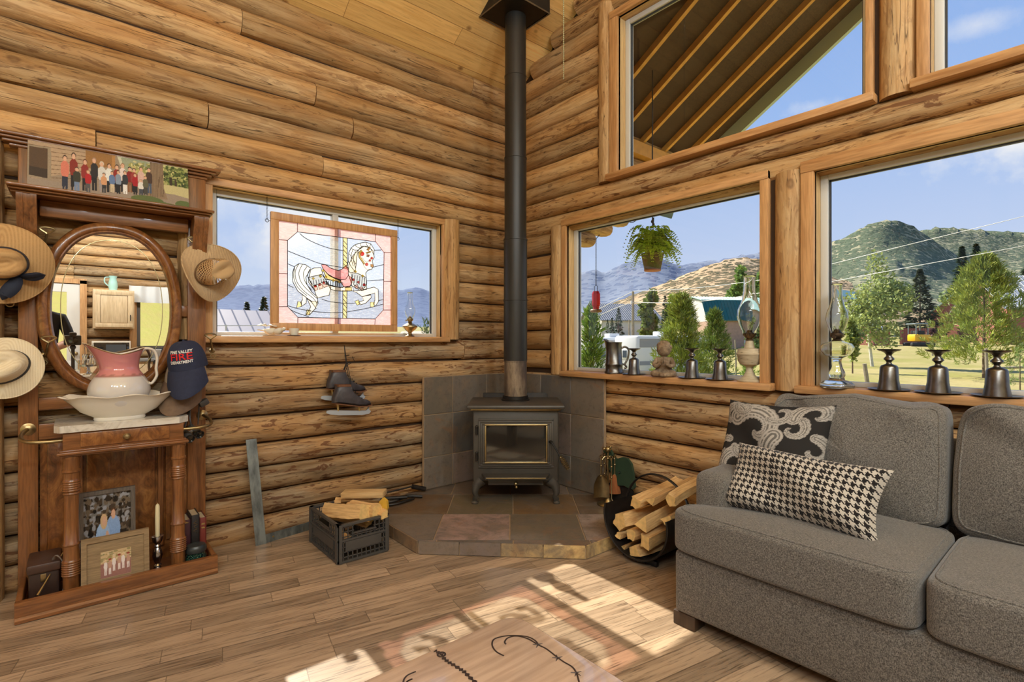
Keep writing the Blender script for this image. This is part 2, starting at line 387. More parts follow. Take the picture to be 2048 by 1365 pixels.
wr.box((0,.062,-.05),(6.9,.10,.93),2); wr.box((0,.062,.9),(.43,.10,3.5),2); wr.box((.4,.062,2.09),(6.9,.10,2.34),2); wr.box((.4,.062,2.3),(.95,.1,3.6),2); wr.box((.4,.062,3.5),(6.5,.1,3.62),2); wr.box((4.6,.062,.9),(6.9,.1,3.5),2)
wr.box((2.11,.02,.93),(2.362,.10,2.1),2); wr.box((2.615,.02,2.33),(2.83,.10,3.6),2); wr.box((.42,.03,.9),(.605,.10,2.1),2); wr.box((.93,.03,2.33),(1.10,.10,3.6),2)
post(wr,.515,.052,.084,.93,2.10,1,11); post(wr,2.24,.045,.079,.93,2.10,1,12); post(wr,.993,.03,.062,2.335,3.62,1,13); post(wr,2.722,.045,.08,2.335,4.95,1,14); post(wr,4.6,.05,.08,.93,3.6,1,15)
struct(wr.build('wall_right',LM),'log wall holding the big picture windows','wall')
# ---- kitchen wall and an unseen back wall, its glazing added for fill daylight
wk=MB(); z=-.03; i=0
while z<3.4:
    for a,b in ((-7,-2.9),(-2.896,-1.1),(-1.096,0)):
        zc=z+.08
        sp=[(a,b)]
        cutl=[]
        if zc<2.05: cutl.append((-3.72,-2.79))
        if 1.07<zc<1.95: cutl.append((-2.14,-1.15))
        for c0,c1 in cutl:
            nx=[]
            for p,q in sp:
                if q<=c0 or p>=c1: nx.append((p,q)); continue
                if p<c0: nx.append((p,c0))
                if q>c1: nx.append((c1,q))
            sp=nx
        for p,q in sp:
            if q-p>.02: log(wk,'y',p,q,z,z+.158,6.9,1,grey=.5,bark=.5)
    z+=.158; i+=1
wk.box((6.96,-7,2.05),(7.0,0,3.4),2); wk.box((6.96,-7,-.05),(7.0,-3.72,2.1),2); wk.box((6.96,-2.79,-.05),(7.0,0,1.07),2); wk.box((6.96,-2.79,1),(7.0,-2.14,2.1),2); wk.box((6.96,-1.15,1),(7.0,0,2.1),2)
struct(wk.build('wall_kitchen',LM),'log wall of the kitchen seen in the mirror','wall')
wb=MB()
for a,b in ((0,.5),(2.2,2.4),(4.5,4.7),(6.4,6.9)): wb.box((a,-7.12,0),(b,-7,3.4))
wb.box((0,-7.12,2.6),(6.9,-7,3.4)); wb.box((0,-7.12,-.05),(6.9,-7,.06))
wb.add([(0,-7.1,3.4),(6.9,-7.1,3.4),(3.45,-7.1,5.54)],[(0,1,2)])
struct(wb.build('wall_back',MAT['pinex']),'unseen timber wall behind the camera','wall')
g=MB(); 
for a,b in ((.5,2.2),(2.4,4.5),(4.7,6.4)): g.box((a,-7.07,.06),(b,-7.06,2.6))
struct(g.build('window_7',MAT['glass']),'tall glazing added behind the camera to let in daylight','window')  # window_7: added out of view for fill daylight
# ---- floor, ceiling, roof
f=MB(); f.box((0-.1,-7.1,-.08),(6.95,.08,0)); struct(f.build('floor',MAT['floor']),'brown wood plank laminate floor','floor')
ang=math.atan(RS); L=3.45/math.cos(ang)
def slab(name,x0,side,y0,y1,l0,l1,t,mat,zoff=0):
    mb=MB(); mb.box((l0,y0,0),(l1,y1,t)); o=mb.build(name,mat,None,smooth=0)
    if side>0: o.location=(x0,0,3.38+zoff); o.rotation_euler=(0,-ang,0)
    else: o.location=(6.9,0,3.38+zoff); o.rotation_euler=(0,ang+PI,0); o.scale=(1,1,-1); 
    return struct(o)
o=slab('ceiling',0,1,-7.1,.10,-.1,L,.05,MAT['ceil']); o['label']='sloping pine board ceiling'; o['category']='ceiling'
mb=MB(); mb.box((-L,-7.1,0),(.1,.10,.05)); o=struct(mb.build('ceiling_far_slope',MAT['ceil'],None,smooth=0),'far slope of the pine ceiling','ceiling'); o.location=(6.9,0,3.38); o.rotation_euler=(0,ang,0)
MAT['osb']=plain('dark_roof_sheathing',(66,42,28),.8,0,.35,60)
MAT['goldwood']=plain('amber_rafter_wood',(222,158,68),.5,0,.15,12)
MAT['fascia']=plain('painted_fascia',(186,204,200),.5)
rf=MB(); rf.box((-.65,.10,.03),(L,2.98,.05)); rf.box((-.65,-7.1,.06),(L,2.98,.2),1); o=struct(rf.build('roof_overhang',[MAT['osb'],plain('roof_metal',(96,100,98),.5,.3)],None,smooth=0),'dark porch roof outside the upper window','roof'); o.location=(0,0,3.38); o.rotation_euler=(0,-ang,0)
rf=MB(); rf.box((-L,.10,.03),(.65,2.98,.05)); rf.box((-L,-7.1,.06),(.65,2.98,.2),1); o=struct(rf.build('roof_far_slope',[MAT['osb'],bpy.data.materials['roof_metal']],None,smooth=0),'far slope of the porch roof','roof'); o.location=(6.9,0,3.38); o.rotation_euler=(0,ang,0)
def roofpt(px,py):                           # sight line meets the porch roof underside (left slope)
    r=ray(px,py); t=(3.38+RS*CAM.x-CAM.z)/(r.z-RS*r.x); return CAM+r*t
for k,(a,b) in enumerate((((1267,140),(1390,0)),((1267,231),(1472,0)),((1288,280),(1542,0)),((1333,299),(1614,0)),((1394,294),(1684,0)))):
    yy=(roofpt(*a).y+roofpt(*b).y)/2; mb=MB(); mb.box((-.6,-.02,-.035),(L,.02,.025))
    o=one(mb,'rafter',MAT['goldwood'],['amber roof rafter nearest the glass outside the upper window','amber rafter second from the glass under the porch roof','amber rafter in the middle of the porch roof','amber rafter next to last before the fascia','amber rafter nearest the pale fascia of the porch roof'][k],'rafter',(0,0,0),'porch roof rafters'); o.location=(0,yy,3.38); o.rotation_euler=(0,-ang,0); o['kind']='structure'
mb=MB(); mb.box((-.7,2.95,-.11),(L,3.0,.20)); o=struct(mb.build('trim_1',MAT['fascia'],None,smooth=0),'pale painted fascia edging the porch roof','trim'); o.location=(0,0,3.38); o.rotation_euler=(0,-ang,0)
mb=MB(); mb.box((-.1,.1,3.20),(.06,2.9,3.34)); struct(mb.build('trim_2',MAT['goldwood']),'amber beam end carrying the porch roof','trim')
# ---- windows
def window(n,label,left,s0,s1,z0,z1,tl=.045,tr=.045,tt=.045,mull=(),sill=None,jd=.075,sw=.036):
    P=(lambda a,o,z: Vector((-o,a,z))) if left else (lambda a,o,z: Vector((a,o,z)))
    w=bpy.data.objects.new('window_%d'%n,None); COL.objects.link(w); w.location=P((s0+s1)/2,0,z0); w['kind']='structure'; w['label']=label; w['category']='window'
    def bx(mb,a0,o0,c0,a1,o1,c1,mi=0,r=.002):
        p,q=P(a0,o0,c0),P(a1,o1,c1); mb.box([min(p[i],q[i]) for i in range(3)],[max(p[i],q[i]) for i in range(3)],mi,r)
    hx='y' if left else 'x'
    t=MB()
    if tl: bx(t,s0-tl,-.02,z0,s0,.02,z1+tt,1)
    if tr: bx(t,s1,-.02,z0,s1+tr,.02,z1+tt,1)
    if tt: bx(t,s0-tl,-.024,z1,s1+tr,.02,z1+tt,0)
    t.build('casing',[MAT['pine'+hx],MAT['pinez']],w)
    j=MB(); bx(j,s0-.02,.0,z0,s0,.13,z1,1); bx(j,s1,.0,z0,s1+.02,.13,z1,1); bx(j,s0-.02,.0,z1,s1+.02,.13,z1+.02,0)
    j.build('jamb',[MAT['jamb'+hx],MAT['jambz']],w)
    v=MB()
    for a,b,c,d in ((s0,z0,s0+sw,z1),(s1-sw,z0,s1,z1),(s0+sw,z0,s1-sw,z0+sw*.7),(s0+sw,z1-sw,s1-sw,z1)): bx(v,a,jd,b,c,jd+.05,d,0,.004); bx(v,a+(sw-.008 if a==s0 and c-a<.1 else 0),jd+.012,b,c,jd+.02,d,0)
    for a in mull: bx(v,a-.02,jd,z0+sw*.7,a+.02,jd+.05,z1-sw,0,.003)
    v.build('sash',MAT['vinyl'],w)
    sp=MB()
    for a,b,c,d in ((s0+sw,z0,s0+sw+.008,z1),(s1-sw-.008,z0,s1-sw,z1),(s0+sw,z1-sw-.008,s1-sw,z1-sw)): bx(sp,a,jd+.02,b,c,jd+.03,d,0,0)
    sp.build('gasket',MAT['zinc'],w)
    g=MB(); bx(g,s0+sw*.5,jd+.022,z0+.01,s1-sw*.5,jd+.026,z1-.01,0,0); g.build('glass',MAT['glass'],w,smooth=0)
    if sill:
        a0,a1,pr,th=sill; q=MB(); bx(q,a0,-pr,z0-th,a1,.13,z0,0,.006); q.build('sill',MAT['pine'+hx],w)
    return w
window(1,'small window behind the carousel horse panel',True,-2.30,-.745,1.226,2.092,.05,.05,.042,(X(-.09,669,430).y,),(-2.37,-.70,.06,.040),jd=.07)
window(2,'picture window behind the praying figurine',False,.624,2.10,.965,2.086,.044,.046,.045,(),(.60,2.175,.065,.040))
window(3,'large picture window behind the sofa',False,2.373,4.55,.965,2.070,.062,.05,.06,(),(2.295,4.62,.065,.040))
window(4,'upper window under the porch roof',False,1.118,2.60,2.375,3.47,.068,.03,.05,(),(1.035,2.640,.05,.042))
window(5,'upper window beside the knotty centre post',False,2.842,4.55,2.375,3.47,.046,.05,.05,(),(2.776,4.6,.05,.042))
# ================================================================ outdoors
def gz(x,y):                                   # ground height
    dx,dy=x-CAM.x,y-CAM.y; d=-dx*SN+dy*CS; l=dx*CS+dy*SN
    if d<1.0: 
        base=-1.1
    else:
        px=1024+FPX*l/d; t=min(1,max(0,(px-1250)/400)); t=t*t*(3-2*t)
        def ip(tab):
            for (a,b),(c,e) in zip(tab,tab[1:]):
                if d<=c: return lerp(b,e,max(0,(d-a)/(c-a)))
            return tab[-1][1]
        zl=ip([(0,-1.2),(20,-1.4),(36,-1.35),(75,-.9),(120,2.6),(200,6),(300,9)]); zr=ip([(0,-.9),(16,-.6),(34,-.55),(60,.65),(85,1.6),(200,7),(300,10)])
        base=lerp(zl,zr,t)
    if x>10: base+=min(9,(x-10)*.75)*max(0,min(1,(4-y)/6))
    return base
def leafmat(name,trans=.35,rough=.55):
    t=NT(name); c=t.attr('Col'); t.set(col=c,rough=rough,spec=.25)
    tr=t.n('ShaderNodeBsdfTranslucent'); t.inp(tr,'Color',c); mx=t.n('ShaderNodeMixShader'); t.inp(mx,'i0',trans); t.t.links.new(t.b.outputs[0],mx.inputs[1]); t.t.links.new(tr.outputs[0],mx.inputs[2]); t.t.links.new(mx.outputs[0],t.out.inputs[0]); return t.m
MAT['leaf']=leafmat('leaves'); MAT['needle']=leafmat('needles',.15)
MAT['bark']=plain('bark',(112,92,74),.9,0,.3,8); MAT['aspenbark']=plain('aspen_bark',(206,200,184),.8,0,.2,6)
t=NT('dry_meadow'); v=t.coord('Object'); n1=t.noise(v,.22,4,.6); n2=t.noise(v,2.4,4,.7)
c=t.mix(t.ramp(n1,[(.38,0.0),(.6,1.0)]),lin((170,156,106)),lin((144,140,78))); c=t.mix(t.ramp(n2,[(.35,.5),(.6,0.0)]),c,lin((148,130,88))); t.set(col=c,rough=.95,spec=.1); t.bump(n2,.6,.08); MAT['meadow']=t.m
mb=MB(); N=110
def sc(u): q=2*u-1; return math.copysign(abs(q)**2.4,q)*330
vs=[(CAM.x-10+sc(i/N),CAM.y+15+sc(j/N),0) for j in range(N+1) for i in range(N+1)]
vs=[(x,y,gz(x,y)+.10*mnoise.noise(Vector((x*.25,y*.25,0)))) for x,y,z in vs]
mb.add(vs,[(j*(N+1)+i,j*(N+1)+i+1,(j+1)*(N+1)+i+1,(j+1)*(N+1)+i) for j in range(N) for i in range(N)])
struct(mb.build('ground',MAT['meadow']),'dry meadow outside the windows','ground')
# ---- hills
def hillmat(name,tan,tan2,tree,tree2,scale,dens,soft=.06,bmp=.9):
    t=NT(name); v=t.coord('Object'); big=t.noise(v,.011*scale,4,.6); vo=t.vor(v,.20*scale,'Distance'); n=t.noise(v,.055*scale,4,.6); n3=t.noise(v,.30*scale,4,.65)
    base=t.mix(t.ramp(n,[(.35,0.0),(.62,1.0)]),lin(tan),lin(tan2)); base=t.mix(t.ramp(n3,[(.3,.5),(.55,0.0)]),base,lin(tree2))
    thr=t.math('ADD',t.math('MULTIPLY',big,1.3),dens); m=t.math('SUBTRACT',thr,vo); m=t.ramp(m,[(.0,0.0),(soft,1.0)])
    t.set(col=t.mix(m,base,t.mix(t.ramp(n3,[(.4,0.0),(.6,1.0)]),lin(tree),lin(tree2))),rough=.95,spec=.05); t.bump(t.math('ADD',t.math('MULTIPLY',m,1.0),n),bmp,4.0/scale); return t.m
def hill(name,label,prof,Dr,Df,pyf,mat,amp=.05,nv=26,step=9,seed=0):
    mb=MB(); a,b=prof[0][0],prof[-1][0]; nu=int((b-a)/step)
    def py(px):
        for (x0,y0),(x1,y1) in zip(prof,prof[1:]):
            if px<=x1: return lerp(y0,y1,(px-x0)/(x1-x0))
        return prof[-1][1]
    vs=[]
    for j in range(-2,nv+1):
        for i in range(nu+1):
            px=lerp(a,b,i/nu); v=max(0,j/nv); d=lerp(Dr,Df,v); y=lerp(py(px),pyf,v**.85)
            q=D(Dr,px,py(px)); nz=mnoise.fractal(Vector((q.x*6/Dr*2,q.y*6/Dr*2+seed,v*2.2)),1.0,2.0,5)
            P=D(d,px,y); P.z+=nz*amp*Dr*.35*min(1,v*4)*(1-v)*.8; P+=Vector((-SN,CS,0))*nz*amp*Dr*.8*math.sin(PI*v)
            if j<=0: P.z+=.004*Dr*mnoise.noise(Vector((px*.09,seed,0)))
            if j<0: P=P+Vector((-SN,CS,0))*(-j*.3*Dr); P.z-=(-j)*.1*Dr
            vs.append(P)
    m=nu+1; mb.add(vs,[(j*m+i,(j+1)*m+i,(j+1)*m+i+1,j*m+i+1) for j in range(nv+2) for i in range(nu)])
    return struct(mb.build(name,mat,smooth=60),label,'hill')
m_far=hillmat('haze_tinted_forest',(132,138,150),(120,128,144),(98,108,130),(110,118,136),.25,-.15,.06,.25)  # blue haze of distance mixed into the forest colours
m_farl=hillmat('haze_tinted_far_forest',(104,116,140),(98,110,136),(88,100,128),(94,106,132),.25,-.2,.06,.15)  # distance haze put into these colours as well
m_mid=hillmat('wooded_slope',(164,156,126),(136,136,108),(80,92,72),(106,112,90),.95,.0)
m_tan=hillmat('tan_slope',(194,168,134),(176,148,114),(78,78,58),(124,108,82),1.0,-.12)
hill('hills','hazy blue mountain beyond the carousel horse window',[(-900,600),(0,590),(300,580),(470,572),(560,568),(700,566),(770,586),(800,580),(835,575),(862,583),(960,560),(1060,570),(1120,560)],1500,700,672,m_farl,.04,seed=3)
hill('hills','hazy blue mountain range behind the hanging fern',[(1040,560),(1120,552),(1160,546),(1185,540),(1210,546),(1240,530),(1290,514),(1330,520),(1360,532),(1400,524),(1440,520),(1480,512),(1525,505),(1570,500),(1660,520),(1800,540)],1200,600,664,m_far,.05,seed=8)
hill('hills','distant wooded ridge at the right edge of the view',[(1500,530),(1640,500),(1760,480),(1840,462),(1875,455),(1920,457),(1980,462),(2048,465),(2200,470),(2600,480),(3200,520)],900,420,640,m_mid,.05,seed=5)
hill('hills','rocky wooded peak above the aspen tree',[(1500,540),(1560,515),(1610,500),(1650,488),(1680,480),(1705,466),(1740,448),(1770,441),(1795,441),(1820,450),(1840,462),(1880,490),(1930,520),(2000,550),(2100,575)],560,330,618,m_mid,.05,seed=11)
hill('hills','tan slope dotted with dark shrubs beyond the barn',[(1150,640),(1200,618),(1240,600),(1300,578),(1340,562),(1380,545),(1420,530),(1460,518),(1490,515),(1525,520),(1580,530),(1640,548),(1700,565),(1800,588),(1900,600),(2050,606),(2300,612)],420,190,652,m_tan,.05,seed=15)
# ---- trees
def leaf(mb,p,d,up,l,w,c):
    s=d.cross(up); 
    if s.length<1e-3: s=Vector((1,0,0))
    s.normalize(); mb.add([p,p+d*l*.5+s*w,p+d*l,p+d*l*.5-s*w],[(0,1,2,3)],0,None,c)
def rv(r): 
    while True:
        v=Vector((r.uniform(-1,1),r.uniform(-1,1),r.uniform(-1,1)))
        if .05<v.length<1: return v.normalized()
def jit(r,c,k=.3): f=1+r.uniform(-k,k); g=r.uniform(-.08,.08); return (c[0]*f*(1+g),c[1]*f,c[2]*f*(1-g),1)
def crown_conifer(h,r,n,seed,c,style='spruce',base=.08):
    q=random.Random(seed); mb=MB(); c=lin(c)
    if style=='spruce':
        for i in range(n):
            t=q.random()**1.35; z=h*(base+(1-base)*t); lay=.80+.20*math.sin(t*46+q.uniform(-.5,.5)); rr=r*(1-t)**.85*lay*q.uniform(.45,1)+.02*r; a=q.uniform(0,2*PI)
            d=Vector((math.cos(a),math.sin(a),q.uniform(-.45,.15))).normalized(); p=Vector((math.cos(a)*rr,math.sin(a)*rr,z))
            L=h*.055*q.uniform(.7,1.3)*(1.1-.4*t); leaf(mb,p-d*L*.4,d,Vector((0,0,1))+rv(q)*.6,L,L*.26,jit(q,c))
    else:                                         # pine: upswept whorls of needle tufts
        br=[]; nb=int(n/16)
        for i in range(nb):
            t=q.random()**.9; z=h*(base+(1-base)*t); rr=r*((1-t)**.7)*q.uniform(.25,1)+.03*r; a=q.uniform(0,2*PI); br.append((Vector((math.cos(a)*rr,math.sin(a)*rr,z+rr*.22)),a,t))
        for p,a,t in br:
            ax=(Vector((math.cos(a),math.sin(a),.75+t*1.5))).normalized(); cc=jit(q,c,.35)
            for k in range(16):
                d=(ax+rv(q)*.75).normalized(); L=h*.056*q.uniform(.7,1.2); leaf(mb,p+rv(q)*L*.35,d,rv(q),L,L*.07,jit(q,cc[:3],.15))
    return mb
def crown_leafy(blobs,n,seed,c,L=.14):
    q=random.Random(seed); mb=MB(); c=lin(c); w=[b[3]**2 for b in blobs]
    for i in range(n):
        x,y,z,r,rz=q.choices(blobs,w)[0]; v=rv(q)*(q.random()**.4); p=Vector((x+v.x*r,y+v.y*r,z+v.z*rz)); l=L*q.uniform(.7,1.3)
        leaf(mb,p,rv(q),rv(q),l,l*.4,jit(q,c,.4))
    return mb
def tree(name,label,px,pyb,pyt,d,halfw,kind,seed,col,n,group,cat='tree',ground=None,lean=0,trunk=True,bark='bark'):
    B=D(d,px,pyb); top=D(d,px,pyt).z; zb=ground if ground is not None else gz(B.x,B.y); h=top-zb; r=halfw*d/FPX
    t=thing(name,label,cat,(B.x,B.y,zb),seed,group)
    if kind in('spruce','pine'): c=crown_conifer(h,r,n,seed,col,kind); m=MAT['needle']
    else:
        q=random.Random(seed); bl=[]
        for k in range(16):
            u=q.random(); z=h*(.25+.7*u); rr=r*(1-abs(u-.35)*.85); a=q.uniform(0,2*PI); e=rr*q.uniform(0,.62); bl.append((math.cos(a)*e,math.sin(a)*e,z,max(r*.22,rr*.42),h*.13))
        bl.append((0,0,h*.93,r*.16,h*.07)); c=crown_leafy(bl,n,seed,col,kind[1] if isinstance(kind,tuple) else .14*d/34); m=MAT['leaf']
    c.build('crown',m,t,world=False,smooth=0)
    if trunk:
        b=MB(); b.tube([(0,0,-.15),(lean*.3,0,h*.3),(lean*.1,0,h*.86)],[h*.014,h*.011,h*.003],8); b.build('trunk',MAT[bark],t,world=False)
    return t
G='trees outside the picture windows'
tree('pine_tree','feathery pine filling the left edge of the figurine window',1183,775,618,9.5,34,'pine',3,(120,146,62),3600,G)
tree('pine_tree','bright pine rising right behind the praying figurine',1362,775,598,14,74,'pine',5,(140,150,64),9500,G)
tree('pine_tree','bushy pine standing before the green barn roof',1430,770,626,16,50,'pine',9,(124,140,64),7000,G)
tree('pine_tree','low pine at the foot of the white oil lamp',1500,790,690,11,34,'pine',12,(118,146,60),2000,G)
tree('spruce_tree','small blue spruce beside the utility pole',1237,690,616,62,20,'spruce',14,(70,88,72),1500,G)
tree('spruce_tree','smallest blue spruce left of the utility pole',1224,692,636,58,14,'spruce',15,(74,92,70),1100,G)
tree('spruce_tree','rounded grey green shrub tree before the grey roofed house',1215,690,640,66,12,'spruce',16,(96,110,86),900,G)
tree('leafy_tree','willow behind the utility pole',1300,664,586,60,32,('l',.5),18,(112,126,62),2600,G)
tree('leafy_tree','yellow green tree left of the barn roof',1342,670,590,94,26,('l',.5),19,(136,150,60),2200,G)
tree('spruce_tree','dark spruce just left of the barn gable',1330,670,592,76,18,'spruce',20,(62,80,56),1300,G)
tree('leafy_tree','tall poplar behind the barn',1477,625,540,125,24,('l',.9),21,(120,146,74),2200,G)
tree('leafy_tree','second poplar seen past the lamp chimney',1520,625,552,128,20,('l',.9),22,(112,140,72),1800,G)
tree('leafy_tree','grey green bush right of the white oil lamp',1512,720,640,40,24,('l',.28),23,(130,146,92),1800,G,'bush')
tree('aspen_tree','airy aspen with white trunk outside the sofa window',1745,737,500,34,84,('l',.20),25,(156,166,96),5600,G,lean=-.9,bark='aspenbark')
tree('aspen_sapling','thin aspen sapling left of the big aspen',1705,735,640,28,26,('l',.18),26,(138,148,76),900,G,bark='bark')
tree('spruce_tree','brown tipped spruce right of the aspen',1840,694,538,72,46,'spruce',28,(72,80,50),3800,G)
tree('spruce_tree','tall dark spruce with twin below the peak',1924,672,493,82,34,'spruce',29,(56,72,46),2600,G)
tree('spruce_tree','taller twin of the dark spruce below the peak',1952,672,488,99,36,'spruce',30,(56,70,44),2600,G)
tree('pine_tree','big light green pine at the right end of the sofa window',1968,745,518,24,104,'pine',32,(144,154,70),13000,G)
tree('pine_tree','young pine seedling low at the right edge of the view',2040,745,690,18,26,'pine',35,(130,150,84),1100,G)
tree('spruce_tree','dark spruce cut by the right edge of the photo',2062,660,498,84,40,'spruce',33,(62,78,52),2400,G)
tree('leafy_tree','purple leaved plum behind the yellow digger',1862,692,656,67,18,('l',.35),34,(126,84,86),1100,G)
tree('leafy_tree','pale green cottonwood left of the big light green pine',1896,668,590,95,26,('l',.6),36,(148,160,102),1800,G)
tree('leafy_tree','dark brush at the foot of the tan slope',1660,690,655,75,20,('l',.4),37,(96,108,66),900,G,'bush')
for k,(x,y,s) in enumerate(((17,-2.1,1.3),(21,-1.2,1.8),(19,-3.6,1.2),(26,-.6,2.2))):
    b=crown_leafy([(R.uniform(-.5,.5)*s,R.uniform(-.5,.5)*s,s*.45,s*.5,s*.4) for _ in range(5)],700,60+k,(104,116,74),.2); t=thing('sage_bush',('low sage bush on the slope outside the kitchen window','upper sage bush on the slope outside the kitchen window','sage bush on the slope outside the kitchen door','biggest sage bush high on the slope outside the kitchen window')[k],'bush',(x,y,gz(x,y)-.1),0,'bushes beyond the kitchen window'); b.build('crown',MAT['leaf'],t,world=False,smooth=0)
GL='trees beyond the carousel horse window'
tree('spruce_tree','dark spruce left of the carousel horse panel',494,690,604,32,34,'spruce',41,(72,84,66),2600,GL)
tree('spruce_tree','second dark spruce half behind the panel frame',528,690,594,26,34,'spruce',42,(70,84,60),2600,GL)
tree('leafy_tree','low bush under the two dark spruces',480,690,650,29,20,('l',.2),43,(126,136,84),900,GL,'bush')
tree('leafy_tree','low greenery right of the carousel horse panel',810,690,662,22,24,('l',.17),44,(140,150,84),900,GL,'bush')
tree('yucca_plant','spiky plant outside the right end of the small window',852,690,630,12,12,'pine',45,(112,128,88),500,GL,'plant',trunk=False)
# ---- buildings
MAT['bwhite']=plain('white_siding',(216,210,198),.7); MAT['bbeige']=plain('tan_siding',(190,168,146),.8,0,.06,2); MAT['brick']=plain('pinkish_brick',(178,146,124),.85,0,.12,3)
MAT['groof']=plain('ribbed_grey_roof',(120,120,124),.5,.2); MAT['green']=plain('green_metal_roof',(36,98,92),.45,.2); MAT['palegreen']=plain('faded_green_roof',(158,190,176),.5,.1)
MAT['silver']=plain('silver_metal_roof',(186,184,178),.45,.3); MAT['redbarn']=plain('faded_red_boards',(150,92,78),.85,0,.15,3); MAT['bglass']=plain('dark_pane',(74,84,94),.15); MAT['rv']=plain('white_fibreglass',(222,222,220),.4); MAT['grey']=plain('grey_panel',(150,150,152),.6); MAT['tyre']=plain('rubber',(38,38,38),.8)
MAT['post']=plain('weathered_post',(150,138,118),.9,0,.2,10)
def house(name,label,px,d,rz,w,l,hw,hr,mw,mr,over=.4,zb=None,ribs=True,wins=(),py=690,group='buildings across the meadow'):
    B=D(d,px,py); z=gz(B.x,B.y) if zb is None else zb
    t=thing(name,label,'building',(B.x,B.y,z),rz,group)
    b=MB(); b.box((-l/2,-w/2,-.6),(l/2,w/2,hw)); 
    for s in(-1,1): b.add([(s*l/2,-w/2,hw),(s*l/2,w/2,hw),(s*l/2,0,hw+hr)],[(0,1,2)])
    b.build('wall',mw,t,world=False,smooth=0)
    r=MB(); k=hr/(w/2); th=.12
    for s in(-1,1):
        y1=s*(w/2+over); z1=hw-over*k
        r.add([(-l/2-over,y1,z1),(l/2+over,y1,z1),(l/2+over,0,hw+hr),(-l/2-over,0,hw+hr),(-l/2-over,y1,z1+th),(l/2+over,y1,z1+th),(l/2+over,0,hw+hr+th),(-l/2-over,0,hw+hr+th)],[(0,1,2,3),(4,5,6,7),(0,1,5,4),(1,2,6,5),(3,0,4,7)])
        if ribs:
            n=int(l/.45)
            for i in range(n+1):
                x=lerp(-l/2-over,l/2+over,i/n); r.tube([(x,y1,z1+th+.01),(x,0,hw+hr+th+.01)],.03,4)
    r.build('roof',mr,t,world=False,smooth=0)
    for (sx,sy,x,zz,ww,hh) in wins:
        f=MB(); 
        if sx: f.box((sx*l/2-.05,x-ww/2,zz),(sx*l/2+.05,x+ww/2,zz+hh)); 
        else: f.box((x-ww/2,sy*w/2-.05,zz),(x+ww/2,sy*w/2+.05,zz+hh))
        o=f.build('window',MAT['bwhite'],t,world=False,smooth=0); g=MB(); q=.12
        if sx: g.box((sx*l/2-.06,x-ww/2+q,zz+q),(sx*l/2+.06,x+ww/2-q,zz+hh-q))
        else: g.box((x-ww/2+q,sy*w/2-.06,zz+q),(x+ww/2-q,sy*w/2+.06,zz+hh-q))
        g.build('pane',MAT['bglass'],o,world=False,smooth=0)
    return t
RA=YAW                                       # rz for a ridge running across the view
house('grey_roofed_house','white house with ribbed grey metal roof beyond the bird feeder',1240,112,RA+.25,11,13.5,3.0,3.5,MAT['bwhite'],MAT['groof'],.5,2.5,True,((0,-1,-3,.9,1.2,1.3),(0,-1,3.6,.3,3.2,2.2)))
# green gambrel barn
B=D(72,1432,700); t=thing('gambrel_barn','brick barn with steep dark green gambrel roof','building',(B.x,B.y,-1.0),RA+.12,'buildings across the meadow')
b=MB(); b.box((-3.3,-4,-.5),(3.3,4,4.9)); b.build('wall',MAT['brick'],t,world=False,smooth=0)
b=MB(); b.prism([(-4.0,4.7),(-2.8,7.35),(0,8.0),(2.8,7.35),(4.0,4.7)],-3.32,3.3,T=Matrix.Rotation(PI/2,4,'Z')@Matrix.Rotation(PI/2,4,'X')); b.build('gable_end',MAT['bwhite'],t,world=False,smooth=0)
r=MB()
for y0,z0,y1,z1,m in ((-4.3,4.75,-2.85,7.5,0),(4.3,4.75,2.85,7.5,0),(-2.85,7.5,0,8.15,1),(2.85,7.5,0,8.15,1)):
    r.add([(-3.6,y0,z0),(3.5,y0,z0),(3.5,y1,z1),(-3.6,y1,z1),(-3.6,y0,z0+.1),(3.5,y0,z0+.1),(3.5,y1,z1+.1),(-3.6,y1,z1+.1)],[(0,1,2,3),(4,5,6,7),(0,1,5,4),(1,2,6,5),(2,3,7,6),(3,0,4,7)],m)
    for i in range(17): x=-3.6+7.1*i/16; r.tube([(x,y0*1.002,z0+.12),(x,y1*1.002,z1+.12)],.035,4,m)
r.build('roof',[MAT['green'],MAT['palegreen']],t,world=False,smooth=0)
for x,z,w_,h_ in ((2.3,.2,1.1,3.2),(-1.5,1.0,1.0,1.3)):
    f=MB(); f.box((x-w_/2,-4.06,z),(x+w_/2,-3.9,z+h_)); o=f.build('window',MAT['bwhite'],t,world=False,smooth=0); g=MB(); g.box((x-w_/4,-4.08,z+h_*.35),(x+w_/4,-3.95,z+h_*.62)); g.build('pane',MAT['bglass'],o,world=False,smooth=0)
f=MB(); f.box((-3.40,-.6,5.0),(-3.28,.6,6.5)); o=f.build('window',MAT['bwhite'],t,world=False,smooth=0); g=MB(); g.box((-3.42,-.45,5.15),(-3.3,.45,6.35)); g.build('pane',MAT['bglass'],o,world=False,smooth=0)
house('long_shed','long tan shed with faded green roof behind the barn',1492,98,RA+.05,9,16,6.6,2.2,MAT['bbeige'],MAT['palegreen'],.5,.4,True)
house('red_barn','red barn with big silver metal roof at the right edge',2085,64,RA-.25,10,13,4.3,3.9,MAT['redbarn'],MAT['silver'],.6,1.0,True)
house('red_shed','small red shed with pale roof left of the red barn',1935,76,RA+.45,6,7,4.3,2.6,MAT['redbarn'],MAT['palegreen'],.5,.9,False)
house('plank_shed','little faded red plank shed behind the aspen',1745,60,RA+.3,2.2,2.6,2.0,.5,MAT['redbarn'],MAT['silver'],.2,.3,False)
house('roadside_house','pale roofed cottage seen through the aspen leaves',1690,100,RA+.6,8,9,4.6,3.2,MAT['bwhite'],MAT['palegreen'],.4,3.0,False)
